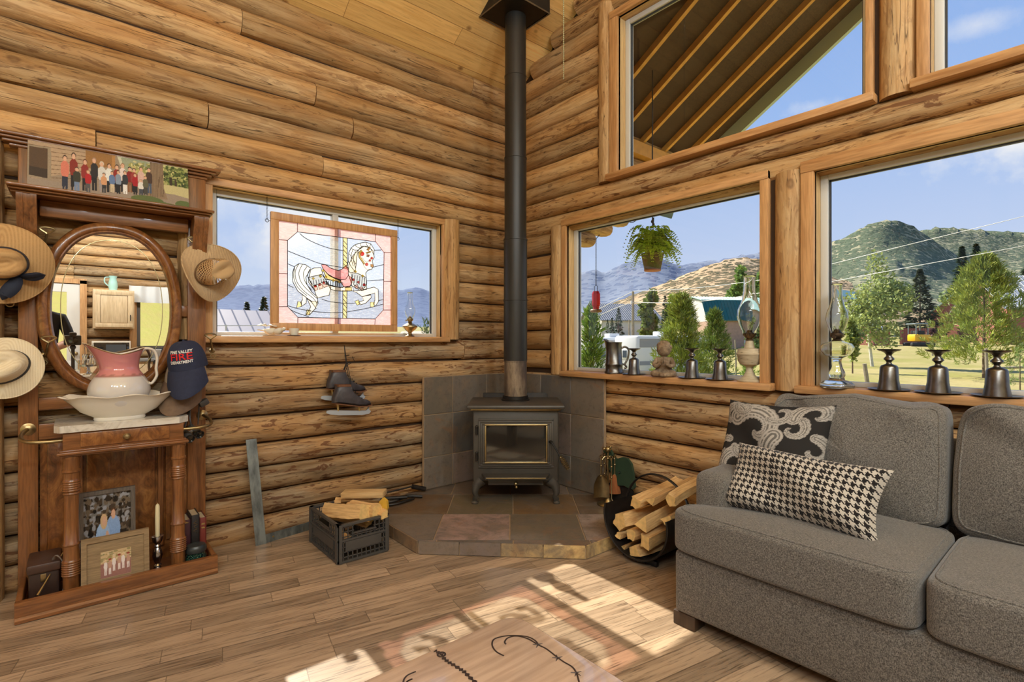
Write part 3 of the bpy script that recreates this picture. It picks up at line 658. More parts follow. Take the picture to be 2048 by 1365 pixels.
house('metal_roofed_shed','shed with pale ribbed metal roof outside the small window',384,22,RA+.75,5.2,6.5,1.35,1.75,MAT['bbeige'],plain('pale_pink_metal',(206,190,182),.45,.2),.35,-.65,True,(),690,'buildings beyond the small window')
house('pale_gabled_house','pale gable roof peeping over the sill by the brass lamp',850,40,RA-.5,4,4,1.0,1.3,MAT['bbeige'],MAT['bbeige'],.3,-.5,False,(),690,'buildings beyond the small window')
# plank fence by the digger
b=MB(); 
for i in range(12): p=D(62,1802+i*4.3,690); b.box((p.x-.11,p.y-.11,gz(p.x,p.y)-.1),(p.x+.11,p.y+.11,gz(p.x,p.y)+1.9))
p=D(62,1825,690); one(b,'plank_fence',MAT['redbarn'],'reddish plank fence behind the yellow digger','fence',(p.x,p.y,gz(p.x,p.y)))
# digger
p=D(57,1838,690); z=gz(p.x,p.y); t=thing('mini_digger','small yellow digger parked beyond the meadow','digger',(p.x,p.y,z),RA)
b=MB(); b.box((-.9,-.6,.55),(.9,.6,1.35),0,.15); b.box((.9,-.3,.5),(1.8,.3,.95),0,.1); b.build('body',plain('yellow_paint',(236,178,22),.4),t,world=False)
b=MB(); b.box((-1.3,-.75,.0),(1.3,-.35,.45),0,.15); b.build('track',MAT['tyre'],t,world=False); b=MB(); b.box((-1.3,.35,.0),(1.3,.75,.45),0,.15); b.build('track',MAT['tyre'],t,world=False)
b=MB(); b.box((-.55,-.5,1.3),(.25,.5,1.75),0,.05); b.build('seat',MAT['tyre'],t,world=False)
b=MB()
for x in(-.75,.55):
    for y in(-.55,.55): b.tube([(x,y,1.3),(x,y,2.45)],.05,6)
b.box((-.95,-.7,2.42),(.75,.7,2.55),0,.05); b.build('canopy',plain('grey_canopy',(120,134,136),.5),t,world=False)
# trailers


def trailer(label,px,d,rz,l,w,h,zb,front):
    B=D(d,px,740); t=thing('travel_trailer',label,'trailer',(B.x,B.y,zb),rz,'white trailers parked in the meadow')
    b=MB(); b.box((-l/2,-w/2,.55),(l/2,w/2,h),0,.18); b.build('body',MAT['rv'],t,world=False)
    s=MB(); s.box((-l/2+.2,-w/2-.01,1.0),(l/2-.2,-w/2+.02,1.25)); s.box((-l/2+.2,-w/2-.01,h-.75),(l/2-.6,-w/2+.02,h-.2)); s.build('stripe',MAT['grey'],t,world=False,smooth=0)
    if front:
        q=MB()
        for k in range(9): q.box((-.6+k*.2,-w/2-.03,h-.62),(-.6+k*.2+.13,-w/2+.02,h-.36)); 
        q.build('lettering',MAT['tyre'],t,world=False,smooth=0)
    for x in ((-l/2+1.0,) if not front else (l/2-1.2,)):
        f=MB(); f.box((x-.35,-w/2-.03,1.35),(x+.35,-w/2+.02,2.0),0,.03); f.build('window',MAT['bglass'],t,world=False)
    f=MB(); f.box((-l/2-.03,-.35,1.35),(-l/2+.03,.35,2.0),0,.02); o=f.build('window',MAT['rv'],t,world=False); f=MB(); f.box((-l/2-.05,-.2,1.45),(-l/2,.2,1.9)); f.build('pane',MAT['bglass'],o,world=False)
    a=MB(); a.box((-.5,-.4,h),(.3,.4,h+.28),0,.06); a.build('roof_vent',MAT['rv'],t,world=False)
    for x in(-.3,.6):
        for y in(-w/2+.05,w/2-.3): q=MB(); q.lathe([(0,0),(.33,0),(.36,.06),(.36,.2),(.33,.25),(0,.25)],16,T=Tm((x,y,.36),(-PI/2,0,0))); q.build('wheel',MAT['tyre'],t,world=False)
trailer('white trailer left of the utility pole, half behind the pewter pitcher',1226,37,RA+.35,4.6,2.3,2.75,-1.35,False)
trailer('longer white trailer with dark lettering behind the praying figurine',1325,34,RA+.42,6.0,2.4,2.85,-1.35,True)
# pole, wires, fence
P0=D(50,1266,672); zt=D(50,1266,583).z
t=thing('utility_pole','wooden utility pole beyond the white trailers','pole',(P0.x,P0.y,gz(P0.x,P0.y)))
b=MB(); b.tube([(P0.x,P0.y,gz(P0.x,P0.y)-.3),(P0.x,P0.y,zt)],[.16,.11],8); b.build('pole',MAT['post'],t)
b=MB(); q=D(49.7,1263,605); b.tube([q-Vector((0,0,.15)),q+Vector((0,0,.15))],.09,8); b.build('insulator',MAT['rv'],t)
P1=D(46,1258,690); b=MB(); b.tube([(P1.x,P1.y,gz(P1.x,P1.y)-.2),D(46,1258,640)],.06,6); one(b,'guy_post',MAT['post'],'thin post standing left of the utility pole','post',(P1.x,P1.y,gz(P1.x,P1.y)))
MAT['wire']=plain('pale_cable',(206,204,198),.6)
def wire(label,pts,r=.028):
    b=MB(); P=[D(d,x,y) for d,x,y in pts]; b.tube(smoothpts(P,8),[r*p[0]/50 for p in pts for _ in range(8)][:len(smoothpts(P,8))] ,5); return one(b,'power_line',MAT['wire'],label,'cable',P[0],'power lines crossing the view')
wire('upper power line running from the pole top past the peak',[(50,1266,583),(46,1360,579),(42,1450,570),(38,1540,557),(33,1645,533),(27,1800,494),(22,2048,433),(20,2300,370)])
wire('lower power line running from the pole over the barn',[(50,1264,605),(46,1350,606),(42,1450,598),(38,1540,583),(33,1645,567),(27,1790,540),(22,2048,492),(20,2300,440)])
wire('upper power line descending left of the pole',[(50,1266,583),(58,1230,601),(70,1195,619),(80,1150,632),(95,1090,645)])
wire('lower power line descending left of the pole',[(50,1264,605),(58,1230,617),(70,1195,632),(80,1150,645),(95,1090,655)])
def fpost(label,px,pyb,pyt,d,r,lean=0):
    a=D(d,px,pyb); c=D(d,px+lean,pyt); b=MB(); g=gz(a.x,a.y); b.tube([Vector((a.x,a.y,min(a.z,g)-.05)),a,c],[r,r,r*.85],8); one(b,'fence_post',MAT['post'],label,'post',(a.x,a.y,g),'meadow fence posts')
fpost('leaning fence post between the first two sofa window goblets',1738,790,728,13,.055,-9)
fpost('fence post right of the middle sofa window goblet, by the big pine',1974,745,697,18,.05,-2)
fpost('fence post far off in front of the digger',1865,706,680,44,.07)
fpost('thin fence post left of the white oil lamp',1472,722,680,30,.05,-2)
b=MB(); b.tube([D(20,1990,737),D(20,2110,733)],.05,7); one(b,'fence_rail',MAT['post'],'grey fence rail at the right edge of the meadow','rail',D(20,1990,737))
for k,(y,l) in enumerate(((652,'upper rail of the wire fence left of the carousel panel'),(668,'lower rail of the wire fence left of the carousel panel'))):
    b=MB(); b.tube([D(15,380,y),D(15,640,y-1)],.012,5); b.tube([D(15,452+14*k,y-2),D(15,452+14*k,y+10)],.02,5); one(b,'wire_fence',MAT['wire'],l,'fence',D(15,455,y),'wire fence beyond the small window')
# ================================================================ stove corner and seating
def clip(poly,subj):                          # convex polygon (ccw) clips subject
    out=subj
    for i in range(len(poly)):
        a,b=poly[i],poly[(i+1)%len(poly)]; ins=lambda p:(b[0]-a[0])*(p[1]-a[1])-(b[1]-a[1])*(p[0]-a[0])>=-1e-9
        src=out; out=[]
        for k in range(len(src)):
            p,q=src[k],src[(k+1)%len(src)]
            if ins(p)!=ins(q):
                d1=(b[0]-a[0])*(p[1]-a[1])-(b[1]-a[1])*(p[0]-a[0]); d2=(b[0]-a[0])*(q[1]-a[1])-(b[1]-a[1])*(q[0]-a[0]); t=d1/(d1-d2); I=(lerp(p[0],q[0],t),lerp(p[1],q[1],t))
                if ins(p): out+=[p,I]
                else: out+=[I,q]
            elif ins(p): out.append(p) if False else out.append(q)
            elif ins(q): out.append(q)
        if not out: return []
    res=[]
    for p in out:
        if not res or (abs(p[0]-res[-1][0])+abs(p[1]-res[-1][1])>1e-5): res.append(p)
    return res
t=NT('slate'); v=t.coord('Object'); c=t.attr('Col'); n1=t.noise(v,5,6,.65,1.2); n2=t.noise(v,26,5,.7,.6); n3=t.noise(v,3,4,.6,2)
c=t.mix(t.ramp(n1,[(.42,0.0),(.62,.75)]),c,t.mix(t.ramp(n3,[(.4,0.0),(.6,1.0)]),lin((126,108,90)),lin((100,97,92)))); c=t.mix(t.ramp(n3,[(.56,0.0),(.7,.6)]),c,lin((142,102,68)))
c=t.mix(t.ramp(n2,[(.3,.5),(.48,0.0)]),c,lin((84,74,66))); t.set(col=c,rough=.42,spec=.45); t.bump(t.math('ADD',n1,t.math('MULTIPLY',n2,.4)),.5,.006); MAT['slate']=t.m
MAT['grout']=plain('grout',(168,142,112),.9,0,.1,30)
SLC=[(112,97,84),(128,112,100),(106,95,85),(148,128,118),(104,98,88),(126,100,80),(100,90,82),(140,121,109)]
def tilebox(mb,poly,z0,z1,col,T=None,bev=.003):
    cx=sum(p[0] for p in poly)/len(poly); cy=sum(p[1] for p in poly)/len(poly)
    mb.prism(poly,z0,z1,0,T,lin(col)+(1,))
HP=[(0.012,-1.435),(.84,-1.435),(1.495,-.772),(1.495,-.016),(.012,-.016)]
t=thing('hearth','raised slate tile hearth in the corner under the wood stove','hearth',(.7,-.7,0))
b=MB(); b.prism(HP,0.001,.070); b.build('base',MAT['grout'],t,smooth=0)
b=MB(); rr=random.Random(3); E1=Vector((CS,SN,0)); E2=Vector((-SN,CS,0)); g=.43; COLS={(0,0):(168,140,130),(0,1):(114,102,84),(0,2):(158,140,130),(0,-1):(124,112,102),(1,0):(110,97,74),(1,-1):(110,86,62),(1,1):(120,94,64),(1,2):(104,86,68)}
for j in range(-1,6):
    for i in range(-4,5):
        l0=-.013+g*(i-1)+(.0 if j%2==0 else .02); d0=2.9+g*j; q=.004
        sq=[CAM+E1*l+E2*d for l,d in((l0+q,d0+q),(l0+g-q,d0+q),(l0+g-q,d0+g-q),(l0+q,d0+g-q))]; s=clip(HP,[(p.x,p.y) for p in sq])
        if len(s)>2: tilebox(b,s,.060,.0755,COLS.get((j,i),rr.choice(SLC)))
b.build('tile_top',MAT['slate'],t,smooth=0)
b=MB(); k=0
for a,c in ((HP[0],HP[1]),(HP[1],HP[2]),(HP[2],HP[3])):
    A=Vector(a+(0,)); C=Vector(c+(0,)); L=(C-A).length; u=(C-A)/L; nrm=Vector((u.y,-u.x,0)); m=max(1,round(L/.26)); tc=[(130,116,104),(126,112,104),(186,158,112),(212,180,122),(216,184,126)]
    for i in range(m):
        p=A+u*(L*i/m+.003); q=A+u*(L*(i+1)/m-.003); o=nrm*.008
        vs=[p+o,q+o,q,p]; b.prism([(w.x,w.y) for w in vs],.004,.0735,0,None,lin(tc[(k-3)%5] if k>2 else (146,120,92))+(1,)); k+=1
b.build('tile_edge',MAT['slate'],t,smooth=0)
for nm,lab in (('l','slate tile backsplash on the carousel window side of the stove'),('r','slate tile backsplash under the figurine window')):
    t=thing('slate_backsplash',lab,'backsplash',(.02,-.46,.08) if nm=='l' else (.5,-.02,.08)); b=MB(); gb=MB(); zz=[.079,.318,.638,.924]
    W=.917 if nm=='l' else 1.01
    if nm=='l': gb.box((.004,-W,.078),(.024,-.004,.924)); 
    else: gb.box((.03,-.024,.078),(W,-.004,.924))
    gb.build('grout',MAT['grout'],t,smooth=0); n=0
    for j in range(3):
        e=[0,.33,.66,W] if nm=='l' else [0.03,.36,.69,W]
        for i in range(3):
            a,c=e[i]+.003,e[i+1]-.003; z0,z1=zz[j]+.003,zz[j+1]-.003; col=lin([(106,99,88),(114,106,97),(120,110,98),(98,95,92),(124,114,103),(136,118,108)][(n*5+j+(2 if nm=='r' else 0))%6])+(1,); n+=1
            if nm=='l': a,c=-W+(W-c if False else 0)+0,0; a=-(e[i+1]-.003); c=-(e[i]+.003)
            if nm=='l': b.box((.018,a,z0),(.03,c,z1),0,.002,None,col,1)
            else: b.box((a,-.03,z0),(c,-.018,z1),0,.002,None,col,1)
    b.build('tile_face',MAT['slate'],t)
# ---- wood stove (local frame: x right, y away from the room)
SCN=D(3.80,1031,681); T0=(SCN.x,SCN.y,.0756)
st=thing('wood_stove','charcoal wood stove with brass trimmed glass door on the slate hearth','stove',T0,YAW)
B=lambda: MB()
def P(mb,name,mat,par=st,**k): return mb.build(name,mat,par,world=False,**k)
P(B().box((-.295,-.25,.15),(.295,.19,.652),0,.012),'body',MAT['stove'])
P(B().box((-.335,-.315,.655),(.335,.20,.683),0,.013),'top_plate',MAT['stove'])
P(B().box((-.31,-.262,.640),(.31,-.248,.655),0,.003),'brass_strip',MAT['brass'])
P(B().box((-.25,.205,.12),(.25,.225,.715),0,.004),'heat_shield',MAT['iron'])
d=B(); 
for k,(x0,z0,x1,z1) in enumerate(((-.257,.245,.26,.585),(-.243,.259,.246,.571),(-.229,.273,.232,.557))):
    y0=-.262-.008*k; w=.016
    for q in ((x0,z0,x1,z0+w),(x0,z1-w,x1,z1),(x0,z0+w,x0+w,z1-w),(x1-w,z0+w,x1,z1-w)): d.box((q[0],y0,q[1]),(q[2],-.249,q[3]),0,.003)
dr=P(d,'door',MAT['stove'])
d=B(); 
for q in ((-.213,.281,.218,.293),(-.213,.539,.218,.551),(-.213,.293,-.201,.539),(.206,.293,.218,.539)): d.box((q[0],-.286,q[1]),(q[2],-.262,q[3]),0,.004)
P(d,'brass_frame',MAT['brass'],dr)
t=NT('smoked_oven_glass'); t.set(col=(.02,.018,.015),rough=.06,spec=1.0,coat=.5); MAT['ovenglass']=t.m
P(B().box((-.203,-.268,.290),(.208,-.262,.542)),'glass',MAT['ovenglass'],dr,smooth=0)
for z in(.32,.50): h=B(); h.tube([(-.268,-.268,z-.022),(-.268,-.268,z+.022)],.009,10); h.sphere((-.268,-.268,z+.03),.011); P(h,'hinge',MAT['iron'])
h=B(); h.tube([(.232,-.27,.43),(.245,-.30,.43)],.010,10); h.tube([(.245,-.30,.43),(.30,-.325,.34)],.006,8); hd=P(h,'door_handle',MAT['iron'],dr)
h=B(); a=Vector((.30,-.325,.34)); c=Vector((.352,-.35,.258)); pts=[]; ax=(c-a).normalized(); u=ax.cross(Vector((0,1,0))).normalized(); w_=ax.cross(u)
for i in range(90): f=i/89; r=.011+.008*math.sin(PI*f); w2=f*2*PI*9; pts.append(a+(c-a)*f+u*r*math.cos(w2)+w_*r*math.sin(w2))
h.tube(pts,.0028,5); P(h,'spring_grip',MAT['brass'],hd)
l=B(); l.prism([(-.235,-.25),(.235,-.25),(.205,-.35),(-.205,-.35)],.190,.206); l.box((-.19,-.25,.165),(.20,-.262,.19)); P(l,'ash_lip',MAT['stove'],smooth=0)
P(B().box((-.2,-.356,.194),(.2,-.349,.203),0,.002),'lip_trim',MAT['brass'])
P(B().box((-.19,-.268,.13),(.19,-.245,.17),0,.004),'air_panel',MAT['stove'])
k=B(); k.tube([(.0,-.268,.15),(.0,-.30,.15)],.006,8); k.sphere((0,-.305,.15),.014,12,8); k.sphere((0.004,-.315,.13),.010,10,8); P(k,'draft_knob',MAT['brass'])
k=B(); k.box((-.29,-.252,.655),(.0,-.25,.66)); 
for x,y,sx in((-.27,-.22,-1),(.27,-.22,1),(-.27,.15,-1),(.27,.15,1)):
    g=B(); g.tube(smoothpts([(x-sx*.03,y,.155),(x+sx*.0,y-.01,.12),(x+sx*.012,y-.02,.075),(x+sx*.0,y-.012,.035),(x+sx*.012,y-.03,.026)],4),[.045,.042,.04,.036,.033,.03,.027,.024,.022,.02,.018,.017,.016,.017,.02,.022,.022],10); g.lathe([(0,0),(.024,0),(.026,.008),(.016,.018),(0,.018)],12,T=Tm((x+sx*.012,y-.03,0))); P(g,'leg',MAT['stove'])
g=B(); g.lathe([(.088,.681),(.104,.681),(.104,.69),(.094,.694),(.094,.715),(.088,.715),(.088,.681)],32); P(g,'flue_collar',MAT['iron'])
# stovepipe
sx,sy=SCN.x,SCN.y; t=thing('stovepipe','tall black stovepipe rising from the wood stove to the ceiling','stovepipe',(sx,sy,.792))
q=NT('scorched_pipe'); vv=q.coord('Object',(1,1,.25)); n=q.noise(vv,16,5,.65); q.set(col=q.ramp(n,[(.3,lin((66,58,52))),(.48,lin((112,96,82))),(.62,lin((150,132,110))),(.75,lin((92,78,66)))]),rough=.5,metal=.4); MAT['scorch']=q.m
for i,(z0,z1,r,m) in enumerate(((.792,1.052,.0835,'scorch'),(1.05,1.50,.087,'pipe'),(1.496,1.945,.0865,'pipe'),(1.94,2.545,.081,'pipe'),(2.54,3.146,.079,'pipe'),(3.14,3.64,.0775,'pipe'))):
    b=MB(); b.lathe([(r,z0),(r,z1-.012),(r+.0025,z1-.01),(r+.0025,z1),(r-.004,z1)],40,T=Tm((sx,sy,0))); b.build('pipe_section',MAT[m],t)
b=MB(); x0,x1,y0,y1=.335,.70,-.63,-.262; zt=[roofz(x0)+.04,roofz(x1)+.04]; zb=3.585
vs=[(x0,y0,zb),(x1,y0,zb),(x1,y1,zb),(x0,y1,zb),(x0,y0,zt[0]),(x1,y0,zt[1]),(x1,y1,zt[1]),(x0,y1,zt[0])]; vs2=[(lerp(p[0],.515,.06),lerp(p[1],-.446,.06),zb+.002) for p in vs[:4]]
b.add(vs+vs2,[(0,4,5,1),(1,5,6,2),(2,6,7,3),(3,7,4,0),(8,9,10,11)])
t=thing('ceiling_support_box','square black support box where the stovepipe meets the ceiling','ceiling box',(.515,-.446,zb)); b.build('box',MAT['iron'],t,smooth=0)
b=MB(); 
for a,c in ((0,1),(1,2),(2,3),(3,0)): b.tube([vs[a],vs[c]],.006,4)
b.build('rim',plain('worn_edge_metal',(120,104,84),.5,.5),t)
b=MB(); p=D(3.2,1127,160); z=p.z; top=roofz(p.x)-.01; pts=[];rad=[]; n=int((top-z)/.006)
for i in range(n): pts.append((p.x,p.y,z+i*.006)); rad.append(.0052 if i%2==0 else .0020)
b.tube(pts,rad,6); one(b,'pull_chain',MAT['chrome'],'beaded metal pull chain hanging from the ceiling right of the stovepipe','chain',(p.x,p.y,z))
# ---- fabrics
t=NT('grey_tweed'); v=t.coord('Object'); a=t.noise(t.coord('Object',(1,1,.25)),620,2,.6); b2=t.noise(t.coord('Object',(.25,1,1)),620,2,.6); n=t.noise(v,6,3)
m=t.math('MULTIPLY',t.math('ADD',a,b2),.5); c=t.ramp(m,[(.36,lin((58,55,52))),(.48,lin((98,94,89))),(.60,lin((142,137,130)))]); t.set(col=c,rough=.95,spec=.15,sheen=.25); t.bump(m,.4,.003); MAT['tweed']=t.m
MAT['darkleg']=wood('dark_leg',(70,52,38),(52,38,28),(30,22,18),'z',1,.4,0)
sf=thing('sofa','grey tweed two seat sofa under the large picture window','sofa',(3.1,-.54,0))
def rid(p,s,a): return mnoise.noise(Vector((p.x*s,p.y*s,p.z*s)))*a
b=MB(); b.box((2.166,-.975,.055),(4.03,-.13,.318),0,.022,seg=3); b.build('base',MAT['tweed'],sf)
b=MB(); b.box((2.33,-.30,.29),(3.86,-.125,.80),0,.05,seg=4); b.build('back_frame',MAT['tweed'],sf)
for x0,x1 in((2.178,2.335),(3.86,4.02)):
    b=MB(); b.box((x0,-.85,.29),(x1,-.125,.632),0,.045,seg=4); b.build('arm',MAT['tweed'],sf)
def seat(x0,x1,ext,seed):
    cx,cy=(x0+x1)/2,-.70; b=MB(); W=x1-x0
    def fn(p):
        q=p.copy(); fr=1/(1+math.exp((p.y+.52)*22))            # 1 at the front
        if ext<0 and p.x<0: q.x=p.x*(1+(-ext)/(W/2)*fr)
        if ext>0 and p.x>0: q.x=p.x*(1+ext/(W/2)*fr)
        dome=(1-min(1,abs(p.x))**2.2)*(1-min(1,abs(p.y))**2.2)
        q.z=p.z*(1+.22*dome)+(.10*dome if p.z>0 else 0)+rid(p*3+Vector((seed,0,0)),1,.05)
        if p.z<0: q.z=max(q.z,-1.0)
        return q
    b.superbox((cx,cy,.405),(W,.61,.178),.16,72,36,0,fn)
    ring=[b.v[27*72+i] for i in range(72)]; so=b.build('seat_cushion',MAT['tweed'],sf,smooth=80); b=MB(); b.tube(ring,.0042,6,0,True); b.build('piping',MAT['tweed'],so,smooth=80)
seat(2.34,2.999,-.182,1); seat(3.006,3.85,.16,5)
def backc(x0,x1,seed,zt):
    b=MB(); W=x1-x0; H=zt-.475
    def fn(p):
        dome=(1-min(1,abs(p.x))**2)*(1-min(1,abs(p.z))**2); q=p.copy(); q.y=p.y*(.62+.55*dome)
        cr=max(0,p.z-.25); q.y+=(.30*math.sin(p.x*7+seed+p.z*6)*cr if p.y<0 else 0); q.z=p.z+.05*math.sin(p.x*5.2+seed)*max(0,p.z)+rid(p*2.2+Vector((seed,3,0)),1,.07)
        q.x=p.x*(1-.03*max(0,p.z)); return q
    T=Matrix.Translation(((x0+x1)/2,-.355,.475+H/2))@Matrix.Rotation(math.radians(-10),4,'X')
    b.superbox((0,0,0),(W,.25,H),.2,72,40,0,lambda p:fn(Vector((p.x,-p.z,p.y))),T); ring=[b.v[30*72+i] for i in range(72)]; so=b.build('back_cushion',MAT['tweed'],sf,smooth=80); b=MB(); b.tube(ring,.0042,6,0,True); b.build('piping',MAT['tweed'],so,smooth=80)
backc(2.325,2.972,2.0,.955); backc(2.985,3.66,4.1,.955)
for x,y in((2.21,-.93),(3.96,-.93),(2.21,-.2),(3.96,-.2)):
    b=MB(); b.box((x-.05,y-.04,0),(x+.05,y+.04,.058),0,.003,Matrix.Identity(4)); b.build('leg',MAT['darkleg'],sf)
# ---- throw pillows
def pillow(mb,w,h,t,T,nu=60,col=None,sag=0):
    for s in(1,-1):
        def fn(u,v):
            a,b=2*u-1,2*v-1; k=max(0,(1-a**4)*(1-b**4)); x=w/2*a*(.90+.10*b*b*(1 if a>0 else .5)); y=h/2*b*(.88+.12*a*a)
            return Vector((x,y-sag*(1-b*b)*.0,s*(t/2*k**.55)*(1+.14*math.sin(a*4.3+b*3+1))+.012*math.sin(a*3+b*2.2))) 
        mb.grid(fn,nu,nu,0,T,col,s<0)
t=NT('houndstooth_weave'); uvn=t.n('ShaderNodeUVMap').outputs[0]; s=t.sep(uvn)
i=t.math('FLOOR',t.math('MULTIPLY',s[0],168.0)); j=t.math('FLOOR',t.math('MULTIPLY',s[1],88.0))
wrp=t.math('LESS_THAN',t.math('MODULO',t.math('ADD',i,j),4.0),1.5); 
blk=t.math('LESS_THAN',t.math('MODULO',i,56.0),14.0)
ci=t.math('LESS_THAN',t.math('MODULO',i,8.0),3.5); cj=t.math('LESS_THAN',t.math('MODULO',j,8.0),3.5)
ci=t.math('MAXIMUM',ci,t.math('MULTIPLY',t.math('LESS_THAN',t.math('MODULO',i,56.0),5.5),1.0))
f=t.math('ADD',t.math('MULTIPLY',wrp,ci),t.math('MULTIPLY',t.math('SUBTRACT',1.0,wrp),cj))
t.set(col=t.mix(f,lin((192,184,172)),lin((34,31,31))),rough=.95,spec=.1,sheen=.2); MAT['hound']=t.m
b=MB(); T=Matrix.Translation((2.57,-.735,.615))@Matrix.Rotation(math.radians(1.5),4,'Y')@Matrix.Rotation(math.radians(63),4,'X')
pillow(b,.58,.29,.19,T,60)
one(b,'throw_pillow',MAT['hound'],'black and cream houndstooth lumbar pillow lying on the sofa seat','pillow',(2.585,-.73,.52),smooth=80)
def paisley(n=150):
    U,V=np.meshgrid(np.linspace(0,1,n+1),np.linspace(0,1,n+1)); im=np.full(U.shape,.0)
    def teardrop(cx,cy,r,ang,turn=1,dens=1):
        nonlocal im
        best=np.full(U.shape,9.0); rad=np.full(U.shape,1.0); par=np.zeros(U.shape)
        for k in range(90):
            f=k/89; w=ang+turn*f*4.6; rr=r*(1-f)**.9*1.05+.02; x=cx+math.cos(w)*rr; y=cy+math.sin(w)*rr; th=r*(.36*(1-f)**.6+.05)
            d=np.hypot(U-x,V-y)/th; m=d<best; best=np.where(m,d,best); par=np.where(m,f,par)
        sc=1+.16*np.abs(np.sin(par*46)); inside=best<sc
        lines=(np.abs(best-.85)<.10)|(np.abs(best-.5)<.09)|(best<.16); dots=(np.sin(par*120)>.3)&(best>.55)&(best<.75)
        val=np.where(lines,.75,np.where(dots,.62,.22)); val=np.where(best>.92,.55,val); im=np.where(inside,val,im)
    teardrop(.40,.66,.24,2.6,-1); teardrop(.74,.40,.22,2.2,1); teardrop(.10,.80,.13,.5,1); teardrop(.90,.86,.15,3.4,-1); teardrop(.2,.25,.16,1.0,1); teardrop(.55,.1,.14,.4,-1); teardrop(.47,.36,.10,5,1); teardrop(.08,.08,.10,2,1); teardrop(.74,.70,.10,1,-1); teardrop(.28,.45,.09,3,1); teardrop(.93,.50,.11,1.5,-1); teardrop(.25,.93,.10,3,1); teardrop(.40,.20,.08,3,-1); teardrop(.04,.45,.09,1,1); teardrop(.60,.88,.10,4,1); teardrop(.93,.12,.12,2,1)
    return im
PI_=paisley()
def pcol(u,v): 
    q=PI_[min(150,int(round(v*150))),min(150,int(round(u*150)))]; return (lerp(.028,.56,q),lerp(.026,.52,q),lerp(.025,.47,q),1)
MAT['paisley']=vcolmat('paisley_print',.9,.1)
b=MB(); T=Matrix.Translation((2.375,-.525,.71))@Matrix.Rotation(math.radians(-2),4,'Y')@Matrix.Rotation(math.radians(68),4,'X')
pillow(b,.48,.45,.15,T,150,pcol); one(b,'throw_pillow',MAT['paisley'],'square black and cream paisley pillow leaning on the sofa back','pillow',(2.385,-.525,.52),smooth=80)
# ---- coffee table and rug
def rrect(x0,y0,x1,y1,r,n=8):
    out=[]
    for cx,cy,a in((x1-r,y1-r,0),(x0+r,y1-r,90),(x0+r,y0+r,180),(x1-r,y0+r,270)):
        for k in range(n+1): w=math.radians(a+90*k/n); out.append((cx+r*math.cos(w),cy+r*math.sin(w)))
    return out
ct=thing('coffee_table','pale wood coffee table with barbed wire inlay','table',(2.72,-2.55,0))
MAT['tabletop']=wood('polished_maple',(206,178,154),(190,160,136),(140,110,90),'y',.55,.16,.15,coat=.6,bump=.02)
tp=MB(); bm=rrect(2.305,-3.2,3.15,-1.985,.055)
for k,(o,z) in enumerate(((.012,.405),(0,.412),(0,.443),(.006,.449),(.010,.45))): tp.add([(lerp(x,2.72,o),lerp(y,-2.6,o),z) for x,y in bm],[])
n=len(bm)
for k in range(4): tp.f+=[[k*n+i,k*n+(i+1)%n,(k+1)*n+(i+1)%n,(k+1)*n+i] for i in range(n)]; tp.mi+=[0]*n
tp.f+=[list(range(n))[::-1],[4*n+i for i in range(n)]]; tp.mi+=[0,0]
top=tp.build('top',MAT['tabletop'],ct)
MAT['inlay']=plain('dark_inlay',(52,40,36),.4)
def tz(p): q=Z(.4506,700+p[0]/2.926,1080+p[1]/2.926); return q
b=MB()
for wi,pts in enumerate((((900,680),(855,655),(832,620),(838,588),(870,572),(930,562),(1000,563),(1050,572),(1085,592),(1100,612)),((912,612),(905,598),(925,575),(975,565),(1040,580),(1100,615),(1150,640),(1215,690),(1250,715),(1300,745),(1325,780),(1340,830),(1350,880)),((1100,612),(1110,650),(1150,685),(1215,695),(1270,705),(1305,745),(1325,775),(1370,830),(1400,880)),((385,772),(340,792),(318,815),(310,845)),((365,815),(335,830),(325,850)))):
    b=MB(); b.tube(smoothpts([tz(p) for p in pts],5),.0022,5,flat=.3)
    if wi!=2: b.build('wire_inlay',MAT['inlay'],top)
for x,y in((1100,615),(1215,693),(1325,780)): 
    for a in range(5): q=tz((x,y)); w=a*1.3; b.tube([q,q+Vector((math.cos(w)*.013,math.sin(w)*.013,.0))],[.002,.0006],4)
b.build('wire_inlay',MAT['inlay'],top)
b=MB(); pts=[tz(p) for p in((497,650),(520,662),(535,672),(545,690),(570,712),(600,730),(640,755),(670,775),(700,805),(740,840),(800,880))]; b.tube(smoothpts(pts,6),[.004+.0025*math.sin(k*1.7) for k in range(61)],6,flat=.25); b.tube(arc(tz((535,672)),.009,0,2*PI,14,0,1),.0025,5,True,flat=.4); b.build('crack_fill',MAT['inlay'],top)
for x,y in((2.38,-2.06),(3.07,-2.06),(2.38,-3.12),(3.07,-3.12)): b=MB(); b.box((x-.04,y-.04,.013),(x+.04,y+.04,.406),0,.004); b.build('leg',MAT['darkleg'],ct)
t=NT('cream_braid'); v=t.coord('Object'); w1=t.n('ShaderNodeTexWave',Scale=38.0,Distortion=1.5,Detail=1.0); t.t.links.new(v,w1.inputs['Vector']); w2=t.n('ShaderNodeTexWave',Scale=38.0,Distortion=1.5,_bands_direction='Y'); t.t.links.new(v,w2.inputs['Vector'])
h=t.math('MULTIPLY',w1.outputs['Fac'],w2.outputs['Fac']); t.set(col=t.ramp(h,[(.1,lin((110,92,72))),(.5,lin((206,192,168)))]),rough=.95); t.bump(h,.6,.004); MAT['braid']=t.m
b=MB(); b.box((1.875,-3.4,.0),(3.5,-1.46,.012),0,.005); one(b,'rug',MAT['braid'],'cream braided rug under the coffee table','rug',(2.6,-2.4,0))
